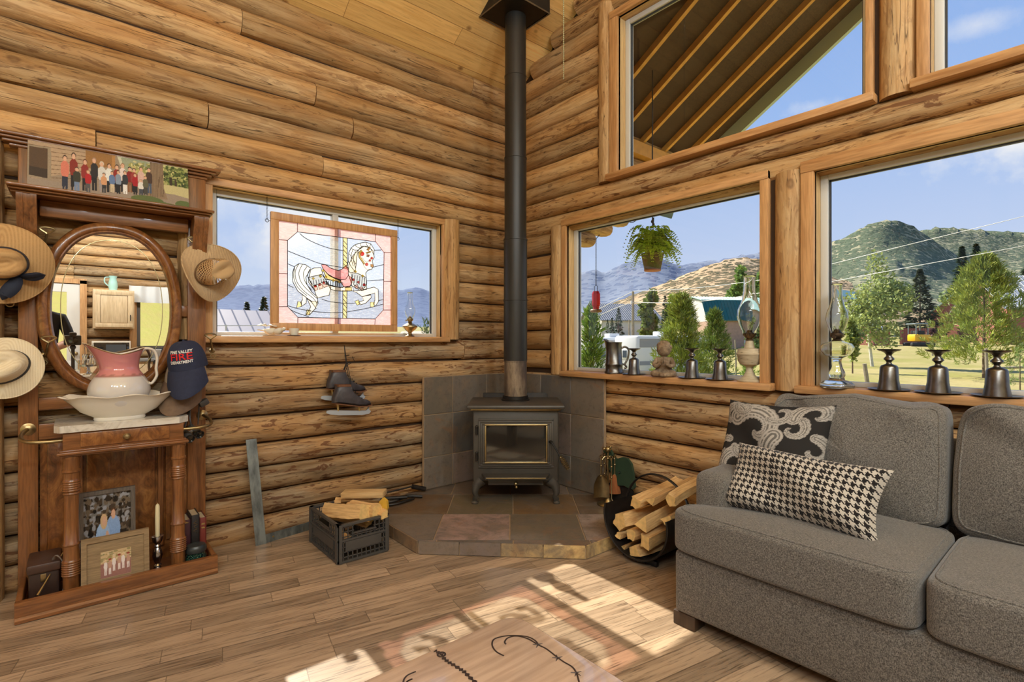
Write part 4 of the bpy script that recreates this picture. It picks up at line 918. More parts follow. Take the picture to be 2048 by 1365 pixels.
# ---- split firewood
def split(mb,L,r,seed,T,k=None):
    q=random.Random(seed); n=k or q.choice((3,4,4,5)); a0=q.uniform(0,6); prof=[]
    for i in range(n):
        w=a0+2*PI*i/n+q.uniform(-.35,.35); prof.append((r*q.uniform(.72,1.15)*math.cos(w),r*q.uniform(.72,1.15)*math.sin(w)))
    rp=[]
    for i in range(n):
        p,s=prof[i],prof[(i+1)%n]
        for j in range(4): f=j/4; e=mnoise.noise(Vector((i*3+f*4,seed,0)))*r*.10; rp.append((lerp(p[0],s[0],f)+e,lerp(p[1],s[1],f)-e))
    m=len(rp); N=9; vs=[]; bend=q.uniform(-.05,.05)*L
    for i in range(N+1):
        f=i/N; x=(f-.5)*L
        for j,(y,z) in enumerate(rp):
            s=1+.13*mnoise.noise(Vector((f*3,j*.35,seed*1.7)))+.10*mnoise.noise(Vector((f*9,j*.9,seed*2.3))); vs.append((x+(q.uniform(-.006,.006) if i in(0,N) else 0),y*s+bend*math.sin(PI*f),z*s))
    mb.add(vs,[(i*m+j,i*m+(j+1)%m,(i+1)*m+(j+1)%m,(i+1)*m+j) for i in range(N) for j in range(m)],0,None,None,T)
    for e,rev in((0,True),(N,False)): ring=[vs[e*m+j] for j in range(m)]; mb.add(ring,[list(range(m))[::-1] if rev else list(range(m))],1,None,None,T)
MAT['cut']=plain('fresh_cut_end',(230,192,124),.85,0,.15,40,.2)
WM=[MAT['grain'],MAT['cut']]
def wood_piece(label,loc,L,r,seed,rot,group,k=None):
    b=MB(); split(b,L,r,seed,Matrix.Identity(4),k); o=b.build('firewood_piece',WM,None,smooth=28); o.location=loc; o.rotation_euler=rot; return tag(o,label,'firewood',group)
# basket
BX,BY,BR,BZ=1.70,-.40,.205,.225
t=thing('firewood_basket','black sheet metal firewood basket with hoop handle beside the sofa','basket',(BX,BY,0))
b=MB()
for r0,fl in((BR,False),(BR-.004,True)): b.grid(lambda u,v:Vector((BX+r0*math.cos(PI-.25+(PI+.5)*u),-.615+.44*v,BZ+r0*math.sin(PI-.25+(PI+.5)*u))),28,6,0,None,None,fl)
for yy in(-.615,-.175): b.tube([(BX+(BR-.002)*math.cos(PI-.25+(PI+.5)*k/28),yy,BZ+(BR-.002)*math.sin(PI-.25+(PI+.5)*k/28)) for k in range(29)],.006,6)
b.build('trough',MAT['iron'],t)
b=MB(); b.tube([(BX+(BR+.006)*math.cos(-.15+(PI+.3)*k/30),BY,BZ+(BR+.006)*math.sin(-.15+(PI+.3)*k/30)*1.02) for k in range(31)],.011,6,flat=.5); b.build('handle',MAT['iron'],t)
b=MB(); 
for yy in(-.56,-.22): b.box((BX-.11,yy-.012,0),(BX+.11,yy+.012,.03),0,.004)
b.build('foot',MAT['iron'],t)
FL=[((1236,1048),.056,.0,'knotty split log at the left of the basket'),((1262,1012),.042,.04,'long pale split log on top left of the basket pile'),((1297,1003),.042,.03,'upper split log under the basket handle'),((1291,1052),.058,-.02,'big curved split log in the middle of the basket'),((1262,1078),.040,.0,'flat split log in the centre of the basket pile'),((1233,1080),.024,.0,'thin stick at the left edge of the basket pile'),((1240,1108),.030,.01,'small split log low at the left of the basket'),((1268,1117),.042,.0,'wedge log at the bottom of the basket'),((1296,1096),.050,-.01,'thick split log at the lower right of the basket'),((1330,1050),.048,.05,'split log at the right side of the basket pile'),((1335,1008),.040,.07,'topmost split log leaning toward the sofa arm')]
for k,(p,r,dy,lab) in enumerate(FL):
    q=Y(-.60,*p); L=.40; up=[.03,.2,.22,.18,.05,0,0,0,.05,.1,.2][k]; q=Vector((BX+.01+(q.x-BX)*.88,-.60+dy,BZ+.01+(q.z-BZ)*.88)); r*=.95
    wood_piece(lab+' of firewood' if False else lab,(q.x,q.y+L/2,q.z+up*L*.5*.6),L,r,40+k,(0,-up*.6,PI/2-.06),'split firewood in the basket')
# crate
CX0,CX1,CY0,CY1,CH=.268,.690,-1.832,-1.548,.212
t=thing('plastic_crate','black lattice plastic crate filled with kindling before the log wall','crate',((CX0+CX1)/2,(CY0+CY1)/2,0)); b=MB()
MAT['blackplastic']=plain('black_plastic',(74,71,68),.5,0,.1,20)
def lattice(mb,A,Bv,z0,z1,slot):
    A=Vector(A);Bv=Vector(Bv); L=(Bv-A).length; u=(Bv-A)/L; n=int(L/.024)
    def bar(s0,s1,za,zb,th=.005):
        p=A+u*s0; q=A+u*s1; nr=Vector((-u.y,u.x,0))*th; mb.add([p+nr+Vector((0,0,za)),q+nr+Vector((0,0,za)),q-nr+Vector((0,0,za)),p-nr+Vector((0,0,za)),p+nr+Vector((0,0,zb)),q+nr+Vector((0,0,zb)),q-nr+Vector((0,0,zb)),p-nr+Vector((0,0,zb))],[(3,2,1,0),(4,5,6,7),(0,1,5,4),(1,2,6,5),(2,3,7,6),(3,0,4,7)])
    for i in range(n+1):
        s=L*i/n
        if slot and .32*L<s<.68*L: bar(max(0,s-.0022),min(L,s+.0022),z0,z1-.055,.003)
        else: bar(max(0,s-.0022),min(L,s+.0022),z0,z1,.003)
    for z in np.linspace(z0,z1-.02,8): 
        if slot and z>z1-.055: bar(0,.3*L,z,z+.0045,.003); bar(.7*L,L,z,z+.0045,.003)
        else: bar(0,L,z,z+.0045,.003)
    bar(0,L,z0,z0+.012,.007); bar(0,L,z1-.012,z1,.009); bar(0,.06*L,z0,z1,.010); bar(.94*L,L,z0,z1,.010); bar(0,L,z0+.115,z0+.125,.007); bar(.25*L,.75*L,z1-.062,z1-.056,.008)
    bar(.13*L,.86*L,z0+.06,z0+.112,.006)
for A,C in(((CX0,CY0,0),(CX1,CY0,0)),((CX1,CY0,0),(CX1,CY1,0)),((CX1,CY1,0),(CX0,CY1,0)),((CX0,CY1,0),(CX0,CY0,0))): lattice(b,A,C,.004,CH,True)
b.box((CX0,CY0,0.001),(CX1,CY1,.008)); b.build('body',MAT['blackplastic'],t,smooth=0)
for k,(lab,loc,L,r,rot,kk) in enumerate((('large split kindling wedge with a rough torn end at the front of the crate',(.52,-1.72,.215),.30,.055,(.3,-.12,.35),4),('pale split block behind the torn wedge in the crate',(.56,-1.63,.225),.22,.048,(.9,-.05,.3),5),('slim split stick at the hearth side of the crate',(.60,-1.585,.20),.20,.03,(.2,-.1,.2),4),('dark split stick lying deep in the crate',(.43,-1.66,.15),.30,.045,(0,0,.4),4),('split stick low at the front of the crate',(.55,-1.77,.10),.22,.034,(0,0,.05),4),('short split stick at the back of the crate',(.37,-1.62,.20),.20,.04,(.2,.1,1.0),4))): wood_piece(lab,loc,L,r,80+k,rot,'kindling in the crate',kk)
b=MB(); b.box((-.13,-.035,-.016),(.13,.035,.016),0,.002); o=b.build('board_offcut',[MAT['jambx']],None); o.location=(.46,-1.585,.282); o.rotation_euler=(.1,-.05,.75); tag(o,'clean sawn board offcut lying across the top of the crate','board')
b=MB(); 
for s in(-.003,.003): pass
t=thing('hand_saw','hand saw with yellow handle standing in the crate','saw',(.63,-1.56,.20),0,None,(0,0,.5))
b=MB(); b.prism([(0,.0),(.035,-.01),(.05,.02),(.045,.06),(.02,.075),(-.005,.05)],-.009,.009,T=Matrix.Rotation(PI/2,4,'X')@Matrix.Translation((0,.02,0))); b.build('handle',plain('yellow_handle',(214,170,62),.5),t,world=False)
b=MB(); b.prism([(-.28,.03),(0,.035),(0,.075),(-.28,.05)],-.001,.001,T=Matrix.Rotation(PI/2,4,'X')); b.build('blade',MAT['chrome'],t,world=False)
# framing square leaning on the wall
b=MB(); a0=Vector((.125,-2.10,0)); a1=Vector((.05,-2.135,.612)); w_=Vector((.0,.058,0)); lo=[a0,a0+w_,a1+w_,a1]; th=Vector((.004,0,.0005))
b.add([*lo,*[p+th for p in lo]],[(0,1,2,3),(7,6,5,4),(0,4,5,1),(1,5,6,2),(2,6,7,3),(3,7,4,0)])
e=Vector((.06,-1.72,.0)); lo=[a0+w_*.5,e,e+Vector((-.006,0,.05)),a0+w_*.5+Vector((-.006,0,.05))]; b.add([*lo,*[p+th for p in lo]],[(0,1,2,3),(7,6,5,4),(0,4,5,1),(1,5,6,2),(2,6,7,3),(3,7,4,0)])
q=NT('galvanised_steel'); n=q.noise(q.coord('Object',(1,1,.3)),22,5,.6); q.set(col=q.ramp(n,[(.3,lin((96,102,104))),(.6,lin((150,160,160)))]),metal=.8,rough=.42); MAT['galv']=q.m
sq=one(b,'framing_square',MAT['galv'],'steel framing square leaning on the log wall','tool',(.1,-2.1,0),smooth=0)
b=MB(); b.lathe([(0,0),(.006,0),(.006,.003),(0,.003)],12,T=Tz((.115,-2.0,.028),(.2,-2.0,.03))); b.build('rivet',MAT['brass'],sq)
# ice skates
def puff(mb,poly,w,F,rings=5,shrink=.22,mi=0):
    n=len(poly); cx=sum(p[0] for p in poly)/n; cy=sum(p[1] for p in poly)/n; b0=len(mb.v); lay=[]
    vs=[]
    for k in range(-rings,rings+1):
        a=k/rings; s=1-shrink*(1-math.sqrt(max(0,1-a*a))); 
        for x,y in poly: vs.append(F(lerp(cx,x,s),lerp(cy,y,s),a*w))
    fs=[(k*n+i,k*n+(i+1)%n,(k+1)*n+(i+1)%n,(k+1)*n+i) for k in range(2*rings) for i in range(n)]+[list(range(n))[::-1],[2*rings*n+i for i in range(n)]]
    mb.add(vs,fs,mi)
BOOT=[(545,530),(690,522),(830,520),(850,590),(880,660),(950,720),(1080,810),(1190,838),(1250,870),(1275,925),(1190,960),(1000,965),(780,935),(600,915),(465,905),(462,830),(475,750),(520,640)]
MAT['leather']=plain('worn_black_leather',(64,60,64),.42,0,.35,22,.2); MAT['tan']=plain('brown_leather',(108,70,44),.55,0,.2,20); MAT['bladesteel']=plain('skate_steel',(186,192,198),.45,.35); MAT['lace']=plain('black_lace',(26,24,24),.8)
def skate(label,xp,off,seed):
    def F(a,b_,w): q=X(xp,620+(a+off[0])/10.5,720+(b_+off[1])/10.5); return Vector((xp+w,q.y,q.z))
    o=F(800,1100,0); t=thing('ice_skate',label,'ice skate',tuple(o),0,'ice skates hanging on the log wall')
    b=MB(); puff(b,BOOT,.036,F); b.build('boot',MAT['leather'],t)
    b=MB(); puff(b,[(545,520),(835,515),(835,560),(545,568)],.034,F,4,.1); b.build('collar',MAT['tan'],t)
    b=MB(); puff(b,[(460,905),(600,915),(780,935),(1000,963),(1190,958),(1280,925),(1285,945),(1200,985),(1000,985),(780,960),(460,925)],.037,F,3,.05); b.build('sole',MAT['tan'],t)
    b=MB()
    for x,y0 in((585,930),(1030,975)): b.tube([F(x,y0,0),F(x+5,1080,0)],[.009,.006],8)
    b.build('stanchion',plain('brass_post',(196,168,110),.4,.6) if 'brass_post' not in bpy.data.materials else bpy.data.materials['brass_post'],t)
    b=MB(); puff(b,[(340,1120),(350,1075),(420,1060),(1000,1070),(1180,1065),(1215,1000),(1235,990),(1240,1050),(1275,1080),(1240,1130),(1100,1160),(600,1165),(420,1150)],.0035,F,2,.0); b.build('blade',MAT['bladesteel'],t,smooth=0)
    b=MB()
    for k in range(6): x=lerp(835,1060,k/5); y=lerp(560,790,k/5)**1.0; b.sphere(F(x-8,y+8,.030),.004,6,4)
    for k in range(5): x=lerp(845,1070,k/4); y=lerp(580,800,k/4); b.tube([F(x-20,y+20,.030),F(x+6,y,0),F(x-12,y+30,-.03)],.0022,5)
    if seed==1: b.tube([F(830,520,.01),F(800,300,.0),F(770,0,-.02),F(765,-300,-.035)],.0022,5); b.tube([F(850,520,.01),F(830,300,.0),F(790,0,-.02),F(768,-300,-.035)],.0022,5)
    else: b.tube([F(860,560,0),F(900,420,0),F(1050,340,0),F(1003,240,0)],.0022,5); b.tube([F(830,520,0),F(880,390,0),F(960,350,0)],.006,5)
    b.build('laces',MAT['lace'],t); return t
skate('ice skate with long blade hanging in front of its mate on the log wall',.135,(0,0),1)
skate('ice skate half hidden behind its mate on the log wall',.052,(-115,-305),2)
b=MB(); p=X(0,691,712); b.tube([(-.01,p.y,p.z),(.06,p.y,p.z+.006)],.003,6); one(b,'nail',MAT['iron'],'nail in the log wall holding up the skates','nail',(0,p.y,p.z))
b=MB(); p=Y(0,1062,621); b.lathe([(0,0),(.010,0),(.006,.012),(.006,.03),(.014,.04),(.014,.05),(0,.055)],12,T=Tz((p.x,-.0,p.z),(p.x,-1,p.z))); one(b,'wall_peg',MAT['chrome'],'small chrome knob on the logs right of the stovepipe','knob',tuple(p))
# ---- fire tools
tx,ty=1.125,-.125; t=thing('fireplace_tool_stand','brass fireplace tool stand at the right of the hearth','tool stand',(tx,ty,.0756))
b=MB(); b.lathe([(0,0),(.072,0),(.075,.006),(.06,.014),(.03,.022),(.012,.05),(.008,.055),(0,.055)],28,T=Tm((tx,ty,.0756))); b.build('base',MAT['brass'],t)
b=MB(); b.tube([(tx,ty,.12),(tx,ty,.43)],.0065,10); b.sphere((tx,ty,.39),.012); b.sphere((tx,ty,.16),.010); b.build('pole',MAT['brass'],t)
b=MB(); 
for k in range(4): w=k*PI/2+.3+YAW; b.tube(smoothpts([(tx,ty,.40),(tx+.025*math.cos(w),ty+.025*math.sin(w),.405),(tx+.045*math.cos(w),ty+.045*math.sin(w),.385),(tx+.052*math.cos(w),ty+.052*math.sin(w),.40)],4),.004,6)
b.build('hook_arms',MAT['brass'],t)
b=MB(); b.sphere((tx,ty,.452),.020,12,8,sc=(1,1,1.1)); b.sphere((tx-.016,ty-.02,.458),.013,10,8); b.sphere((tx+.012,ty+.012,.468),.010,8,6); b.build('finial',MAT['brass'],t)
def tool(name,label,k,fn,mat2,cat):
    w=k*PI/2+.3+YAW; p=Vector((tx+.052*math.cos(w),ty+.052*math.sin(w),0)); t=thing(name,label,cat,(p.x,p.y,.395),0,'tools hanging on the fireplace stand')
    b=MB(); b.tube([(p.x,p.y,.405),(p.x,p.y,.27)],.005,8); b.tube(arc((p.x,p.y,.407),.010,0,2*PI,12),.003,5,True); b.sphere((p.x,p.y,.345),.009); b.sphere((p.x,p.y,.275),.007); b.build('handle',MAT['brass'],t)
    b=MB(); fn(b,p); b.build({'ash_shovel':'scoop','hearth_brush':'bristles','poker':'rod','tongs':'jaws'}[name],mat2,t)
def fs(b,p):
    u=Vector((CS,SN,0)); n=Vector((SN,-CS,0))
    b.grid(lambda s,v:p+u*((s-.5)*lerp(.03,.105,min(1,v*2.2)**.6))+n*(.018*(2*s-1)**2)+Vector((0,0,.285-.155*v)),10,12); b.grid(lambda s,v:p+u*((s-.5)*lerp(.03,.105,min(1,v*2.2)**.6))+n*(.018*(2*s-1)**2-.003)+Vector((0,0,.285-.155*v)),10,12,flip=True)
def fb(b,p):
    u=Vector((CS,SN,0)); n=Vector((SN,-CS,0))
    b.lathe([(.006,.28),(.014,.27),(.020,.255),(.032,.20),(.042,.155),(.040,.148),(0,.148)],20,fn=lambda q,w,i:p+u*q.x*1.1+n*q.y*.55+Vector((0,0,q.z)))
tool('ash_shovel','brass ash shovel hanging on the left of the tool stand',2,fs,MAT['brass'],'shovel')
tool('hearth_brush','brown hearth brush hanging on the right of the tool stand',0,fb,plain('tan_bristles',(150,88,46),.9,0,.25,80,.4,0,.5,(1,1,.15)),'brush')
tool('poker','brass poker hanging at the front of the tool stand',3,lambda b,p:b.tube([(p.x,p.y,.27),(p.x,p.y,.13),(p.x+.015,p.y,.115)],.0035,6),MAT['brass'],'poker')
tool('tongs','brass tongs hanging at the back of the tool stand',1,lambda b,p:(b.tube([(p.x-.008,p.y,.27),(p.x-.018,p.y,.2),(p.x-.003,p.y,.13)],.003,6),b.tube([(p.x+.008,p.y,.27),(p.x+.018,p.y,.2),(p.x+.003,p.y,.13)],.003,6)),MAT['brass'],'tongs')
# green animal shaped board
t=thing('animal_cutout','dark green animal shaped board leaning behind the fire tools','board',(1.2,-.05,.0756))
poly=[(1206,902),(1213,896),(1221,902),(1227,914),(1232,919),(1244,915),(1254,918),(1262,929),(1265,944),(1267,960),(1269,975),(1266,980),(1257,977),(1248,972),(1236,972),(1229,962),(1221,946),(1217,932),(1212,916)]
pts=[Y(-.075,*p) for p in poly]; b=MB(); b.prism([(p.x,p.z) for p in pts],0.055,.075,T=Matrix.Rotation(PI/2,4,'X')); b.build('body',plain('dark_green_paint',(44,66,48),.55,0,.12,14),t,smooth=0)
b=MB(); p=Y(-.055,1243,945); b.sphere((p.x,-.078,p.z),.007); b.build('button',MAT['iron'],t)
b=MB(); pts=[Y(-.06,*p) for p in((1214,968),(1226,962),(1238,972),(1258,977),(1264,985))]; zb=.0766
b.prism([(p.x,p.z) for p in pts]+[(pts[-1].x,zb),(pts[0].x+.03,zb)],.038,.054,T=Matrix.Rotation(PI/2,4,'X')); b.build('stand',MAT['iron'],t,smooth=0)
# black tools lying by the wall end of the hearth
b=MB(); b.tube([(.055,-1.03,.135),(.07,-.93,.10)],[.017,.017],10); b.tube([(.055,-1.03,.135),(.04,-1.36,.12)],.006,6); one(b,'fire_iron',MAT['iron'],'black fire iron with thick grip lying at the wall end of the hearth','fire tool',(.06,-1.0,.08))
b=MB(); b.tube(smoothpts([(.12,-1.36,.085),(.16,-1.22,.095),(.14,-1.12,.10),(.18,-1.02,.09)],5),.011,8); b.tube(smoothpts([(.09,-1.40,.087),(.21,-1.27,.09),(.20,-1.1,.095)],5),.009,8); b.tube([(.1,-1.3,.11),(.2,-1.15,.115)],.012,8); one(b,'iron_tongs',MAT['iron'],'tangled black iron tongs lying on the hearth behind the crate','fire tool',(.14,-1.2,.08))
# ================================================================ hall tree and what it holds
class Paint:
    def __init__(s,w,h,bg): s.w=w; s.h=h; s.im=np.tile(np.array(lin(bg)),(h,w,1)); s.X,s.Y=np.meshgrid(np.linspace(0,1,w),np.linspace(0,1,h)); s.rng=np.random.default_rng(4)
    def put(s,m,c): s.im[m]=np.array(lin(c))
    def poly(s,pts,c):
        m=np.zeros(s.X.shape,bool); n=len(pts)
        for i in range(n):
            (x0,y0),(x1,y1)=pts[i],pts[(i+1)%n]
            if y0==y1: continue
            m^=((y0>s.Y)!=(y1>s.Y))&(s.X<(x1-x0)*(s.Y-y0)/(y1-y0)+x0)
        s.put(m,c); return s
    def ell(s,cx,cy,rx,ry,c): s.put(((s.X-cx)/rx)**2+((s.Y-cy)/ry)**2<1,c); return s
    def line(s,pts,w,c,asp=1):
        for (x0,y0),(x1,y1) in zip(pts,pts[1:]):
            dx,dy=(x1-x0)*asp,y1-y0; L=dx*dx+dy*dy+1e-12; t=np.clip((((s.X-x0)*asp)*dx+(s.Y-y0)*dy)/L,0,1); s.put(np.hypot((s.X-x0)*asp-t*dx,(s.Y-y0)-t*dy)<w,c)
        return s
    def speck(s,pts,n,rx,ry,cols):
        x0,y0,x1,y1=pts
        for i in range(n): s.ell(s.rng.uniform(x0,x1),s.rng.uniform(y0,y1),rx*s.rng.uniform(.4,1.3),ry*s.rng.uniform(.4,1.3),cols[i%len(cols)])
        return s
    def grain(s,a=.12): s.im*= (1+a*s.rng.standard_normal((s.h,s.w,1))).clip(.5,1.6); return s
    def mesh(s,mb,TL,TR,BL,BR):
        TL,TR,BL,BR=map(Vector,(TL,TR,BL,BR)); im=s.im
        mb.grid(lambda u,v:(TL*(1-u)+TR*u)*(1-v)+(BL*(1-u)+BR*u)*v,s.w-1,s.h-1,0,None,lambda u,v:tuple(im[int(round(v*(s.h-1))),int(round(u*(s.w-1)))])+(1,),True)
SKIN=(212,168,140)
def figure(p,x,yh,yf,r,shirt,pants,hair,asp):
    H=yf-yh; w=r*1.0
    p.poly([(x-w*.8,yh+H*.55),(x+w*.8,yh+H*.55),(x+w*.7,yf),(x+w*.12,yf),(x,yh+H*.7),(x-w*.12,yf),(x-w*.7,yf)],pants)
    p.poly([(x-w*.45,yh+H*.15),(x+w*.45,yh+H*.15),(x+w*1.05,yh+H*.24),(x+w*1.1,yh+H*.5),(x+w*.8,yh+H*.6),(x-w*.8,yh+H*.6),(x-w*1.1,yh+H*.5),(x-w*1.05,yh+H*.24)],shirt)
    p.ell(x,yh+H*.055,w*.62,H*.085,hair); p.ell(x,yh+H*.08,w*.5,H*.075,SKIN)
ht=thing('hall_tree','antique burl wood hall tree with oval mirror and marble shelf','hall tree',(.2,-2.72,0))
t=NT('burl_walnut'); v=t.coord('Object',(1,1,.6)); n=t.noise(v,16,6,.7,1.8); n2=t.noise(v,3.2,3,.6,.5); f=t.noise(t.coord('Object',(1,1,.12)),120,3)
c=t.ramp(n,[(.32,lin((84,48,22))),(.5,lin((134,84,42))),(.66,lin((166,112,60)))]); c=t.mix(t.ramp(n2,[(.4,0.0),(.65,.6)]),c,lin((128,76,36))); c=t.mix(t.ramp(f,[(.35,.25),(.55,0.0)]),c,lin((80,44,22))); t.set(col=c,rough=.30,spec=.5,coat=.3); MAT['burl']=t.m
OW,OX=MAT['oakz'],MAT['oaky']
def HP_(name,mb,mat,par=None,**k): return mb.build(name,mat,par or ht,**k)
b=MB(); b.box((.025,-3.085,.012),(.365,-2.355,.024)); b.build('tray_floor',MAT['oaky'],ht)
b=MB(); 
for x,z,r in((.372,.0,.0),): pass
prof=[(.355,.004),(.385,.004),(.388,.018),(.380,.028),(.384,.04),(.378,.062),(.384,.074),(.380,.090),(.362,.094),(.355,.090)]
def strip(mb,prof,y0,y1): n=len(prof); mb.add([(x,y0,z) for x,z in prof]+[(x,y1,z) for x,z in prof],[(i,(i+1)%n,n+(i+1)%n,n+i) for i in range(n)]+[list(range(n))[::-1],[n+i for i in range(n)]])
strip(b,prof,-3.097,-2.343); b.box((.025,-3.097,.004),(.36,-3.075,.091),0,.004); b.box((.025,-2.365,.004),(.36,-2.343,.091),0,.004); b.box((.02,-3.09,.004),(.03,-2.35,.09)); b.build('tray_rim',MAT['oaky'],ht,smooth=50)
b=MB(); b.box((.030,-3.03,.02),(.042,-2.43,.80)); b.build('back_panel',MAT['burl'],ht)
for y0,y1 in((-3.005,-2.90),(-2.53,-2.455)):
    b=MB(); b.box((.038,y0,.12),(.050,y1,.72),0,.008); b.build('raised_panel',MAT['burl'],ht)
b=MB(); b.box((.038,-2.86,.12),(.052,-2.575,.69),0,.008); b.build('raised_panel',MAT['burl'],ht)
for y0,y1 in((-3.105,-3.035),(-2.43,-2.343)): b=MB(); b.box((.028,y0,.02),(.066,y1,2.10),0,.004); b.build('stile',OW,ht)
for z0,z1,n_ in((.725,.80,'rail'),(.865,.925,'rail')): b=MB(); b.box((.03,-3.035,z0),(.060,-2.43,z1),0,.004); b.build(n_,MAT['oaky'],ht)
for y in(-2.885,-2.552): b=MB(); b.box((.03,y-.012,.1),(.062,y+.012,.725),0,.003); b.build('muntin',OW,ht)
b=MB(); b.box((.028,-3.035,1.90),(.045,-2.43,2.10)); b.build('upper_panel',MAT['burl'],ht)
b=MB(); 
for (o,z0,z1) in((.07,2.10,2.115),(.085,2.115,2.13),(.10,2.13,2.142),(.115,2.142,2.158)): b.box((.025,-3.135-(o-.07)*1.5,z0),(o,-2.335+(o-.07)*1.3,z1),0,.004)
b.build('cornice',MAT['oaky'],ht)
b=MB()
for (o,z0,z1) in((.205,1.862,1.872),(.225,1.872,1.882),(.245,1.882,1.896)): b.box((.03,-3.12-(o-.2)*.3,z0),(o,-2.345+(o-.2)*.3,z1),0,.004)
b.build('shelf',MAT['oaky'],ht)
b=MB(); b.box((.05,-3.03,1.785),(.10,-2.43,1.862),0,.006); b.build('frieze',MAT['oaky'],ht)
for y in(-3.07,-2.385):
    b=MB(); cv=[(.06,1.862),(.205,1.862),(.205,1.83),(.185,1.79),(.165,1.76),(.155,1.72),(.14,1.68),(.105,1.63),(.085,1.60),(.066,1.585),(.06,1.585)]; n=len(cv)
    for dy0,dy1,s in((-.034,-.012,1),(-.012,.012,.955),(.012,.034,1)): 
        cc=[(lerp(.06,x,s),z) for x,z in cv]; b.add([(x,y+dy0,z) for x,z in cc]+[(x,y+dy1,z) for x,z in cc],[(i,(i+1)%n,n+(i+1)%n,n+i) for i in range(n)]+[list(range(n)),[n+i for i in range(n)][::-1]])
    b.build('corbel',OW,ht,smooth=30)
MY,MZ,MA,MBz=-2.751,1.36,.292,.434
def oval(a,bz,k,n=72,e=2.25):
    w=2*PI*k/n; c,s=math.cos(w),math.sin(w); return (math.copysign(abs(c)**(2/e),c)*a,math.copysign(abs(s)**(2/e),s)*bz)
b=MB(); n=72; pr=[(1.0,.052),(1.0,.085),(.975,.102),(.90,.108),(.865,.104),(.85,.096),(.83,.098),(.815,.086),(.80,.072)]
vs=[]; 
for s,x in pr:
    off=(1-s)*MA
    for k in range(n): y,z=oval(MA-off,MBz-off,k,n); vs.append((x,MY+y,MZ+z))
m=len(pr); fs=[(i*n+k,i*n+(k+1)%n,(i+1)*n+(k+1)%n,(i+1)*n+k) for i in range(m-1) for k in range(n)]; b.add(vs,fs); mf=b.build('mirror_frame',MAT['burl'],ht,smooth=60)
t=NT('mirror'); t.set(col=(.9,.9,.9),metal=1.0,rough=.0); MAT['mirror']=t.m
b=MB(); q=[(.079,)+tuple(x) for x in [oval(MA*.81,MBz-.19*MA,k,n) for k in range(n)]]; b.add([(x,MY+y,MZ+z) for x,y,z in q],[list(range(n))]); b.build('mirror_glass',MAT['mirror'],mf,smooth=0)
b=MB(); b.tube([(.0795,MY+oval(MA*.70,MBz-.30*MA,k,n)[0],MZ+oval(MA*.70,MBz-.30*MA,k,n)[1]) for k in range(n)],.0018,4,0,True,flat=.3); b.build('bevel_line',plain('etched_bevel',(198,190,150),.2,.6),mf)
for z in(1.36,): 
    for y0,y1 in((-3.037,-3.03),(-2.47,-2.43)): b=MB(); b.box((.04,y0,z-.03),(.06,y1,z+.03),0,.003); b.build('mirror_bracket',OW,ht)
def hook(px,py,flip,x=.066):
    p=X(x,px,py); b=MB(); s=-1 if flip else 1
    b.lathe([(0,0),(.016,0),(.016,.003),(.006,.008),(0,.008)],14,T=Tz((x,p.y,p.z-.055),(x+1,p.y,p.z-.055)))
    b.tube(smoothpts([(x+.004,p.y,p.z-.055),(x+.03,p.y+s*.006,p.z-.045),(x+.05,p.y+s*.012,p.z-.02),(x+.062,p.y+s*.018,p.z+.01)],4),[.007]*4+[.0055]*4+[.005]*4+[.006],8)
    e=Vector((x+.062,p.y+s*.018,p.z+.01)); u=Vector((SN*0+.0,1,0)); b.tube(smoothpts([e,e+u*.026+Vector((0,0,.022)),e+u*.0+Vector((0.004,0,.03)),e-u*.026+Vector((0,0,.022)),e],5),.0045,6)
    b.tube(arc((x+.018,p.y,p.z-.085),.012,0,2*PI,12,1,2),.003,6,True)
    b.build('hook',MAT['brass'],ht)
hook(85,475,False); hook(88,690,False); hook(375,492,False); hook(424,682,True,.06)
for px,py in((20,608),): 
    p=X(.13,px,py); b=MB(); b.tube(arc(p,.013,0,2*PI,16,1,2),.003,6,True); b.build('hook',MAT['brass'],ht)
b=MB(); b.box((.035,-2.945,.705),(.33,-2.485,.785),0,.003); ap=b.build('drawer_box',MAT['oaky'],ht)
b=MB(); b.box((.326,-2.885,.715),(.338,-2.545,.778),0,.003); dw=b.build('drawer',MAT['burl'],ht)
b=MB(); p=X(.338,253,868); b.lathe([(0,0),(.008,0),(.006,.012),(.013,.018),(.016,.026),(.010,.034),(0,.036)],14,T=Tz((.336,p.y,.747),(1.3,p.y,.747))); b.build('knob',MAT['brass'],dw)
b=MB(); 
for o,z0,z1 in((.342,.678,.686),(.352,.686,.698),(.344,.698,.706)): b.box((.035,-2.955-(o-.342),z0),(o,-2.475+(o-.342),z1),0,.003)
b.build('apron_moulding',MAT['oaky'],ht)
t=NT('cream_marble'); v=t.coord('Object'); n1=t.noise(v,9,5,.65,1.5); t.set(col=t.ramp(n1,[(.35,lin((186,176,160))),(.5,lin((216,208,194))),(.7,lin((226,220,208)))]),rough=.22,coat=.2); MAT['marble']=t.m
b=MB(); b.prism([(.03,-2.975),(.31,-2.975),(.345,-2.955),(.345,-2.505),(.30,-2.462),(.03,-2.462)],.786,.817); mt=b.build('marble_top',MAT['marble'],ht,smooth=0)
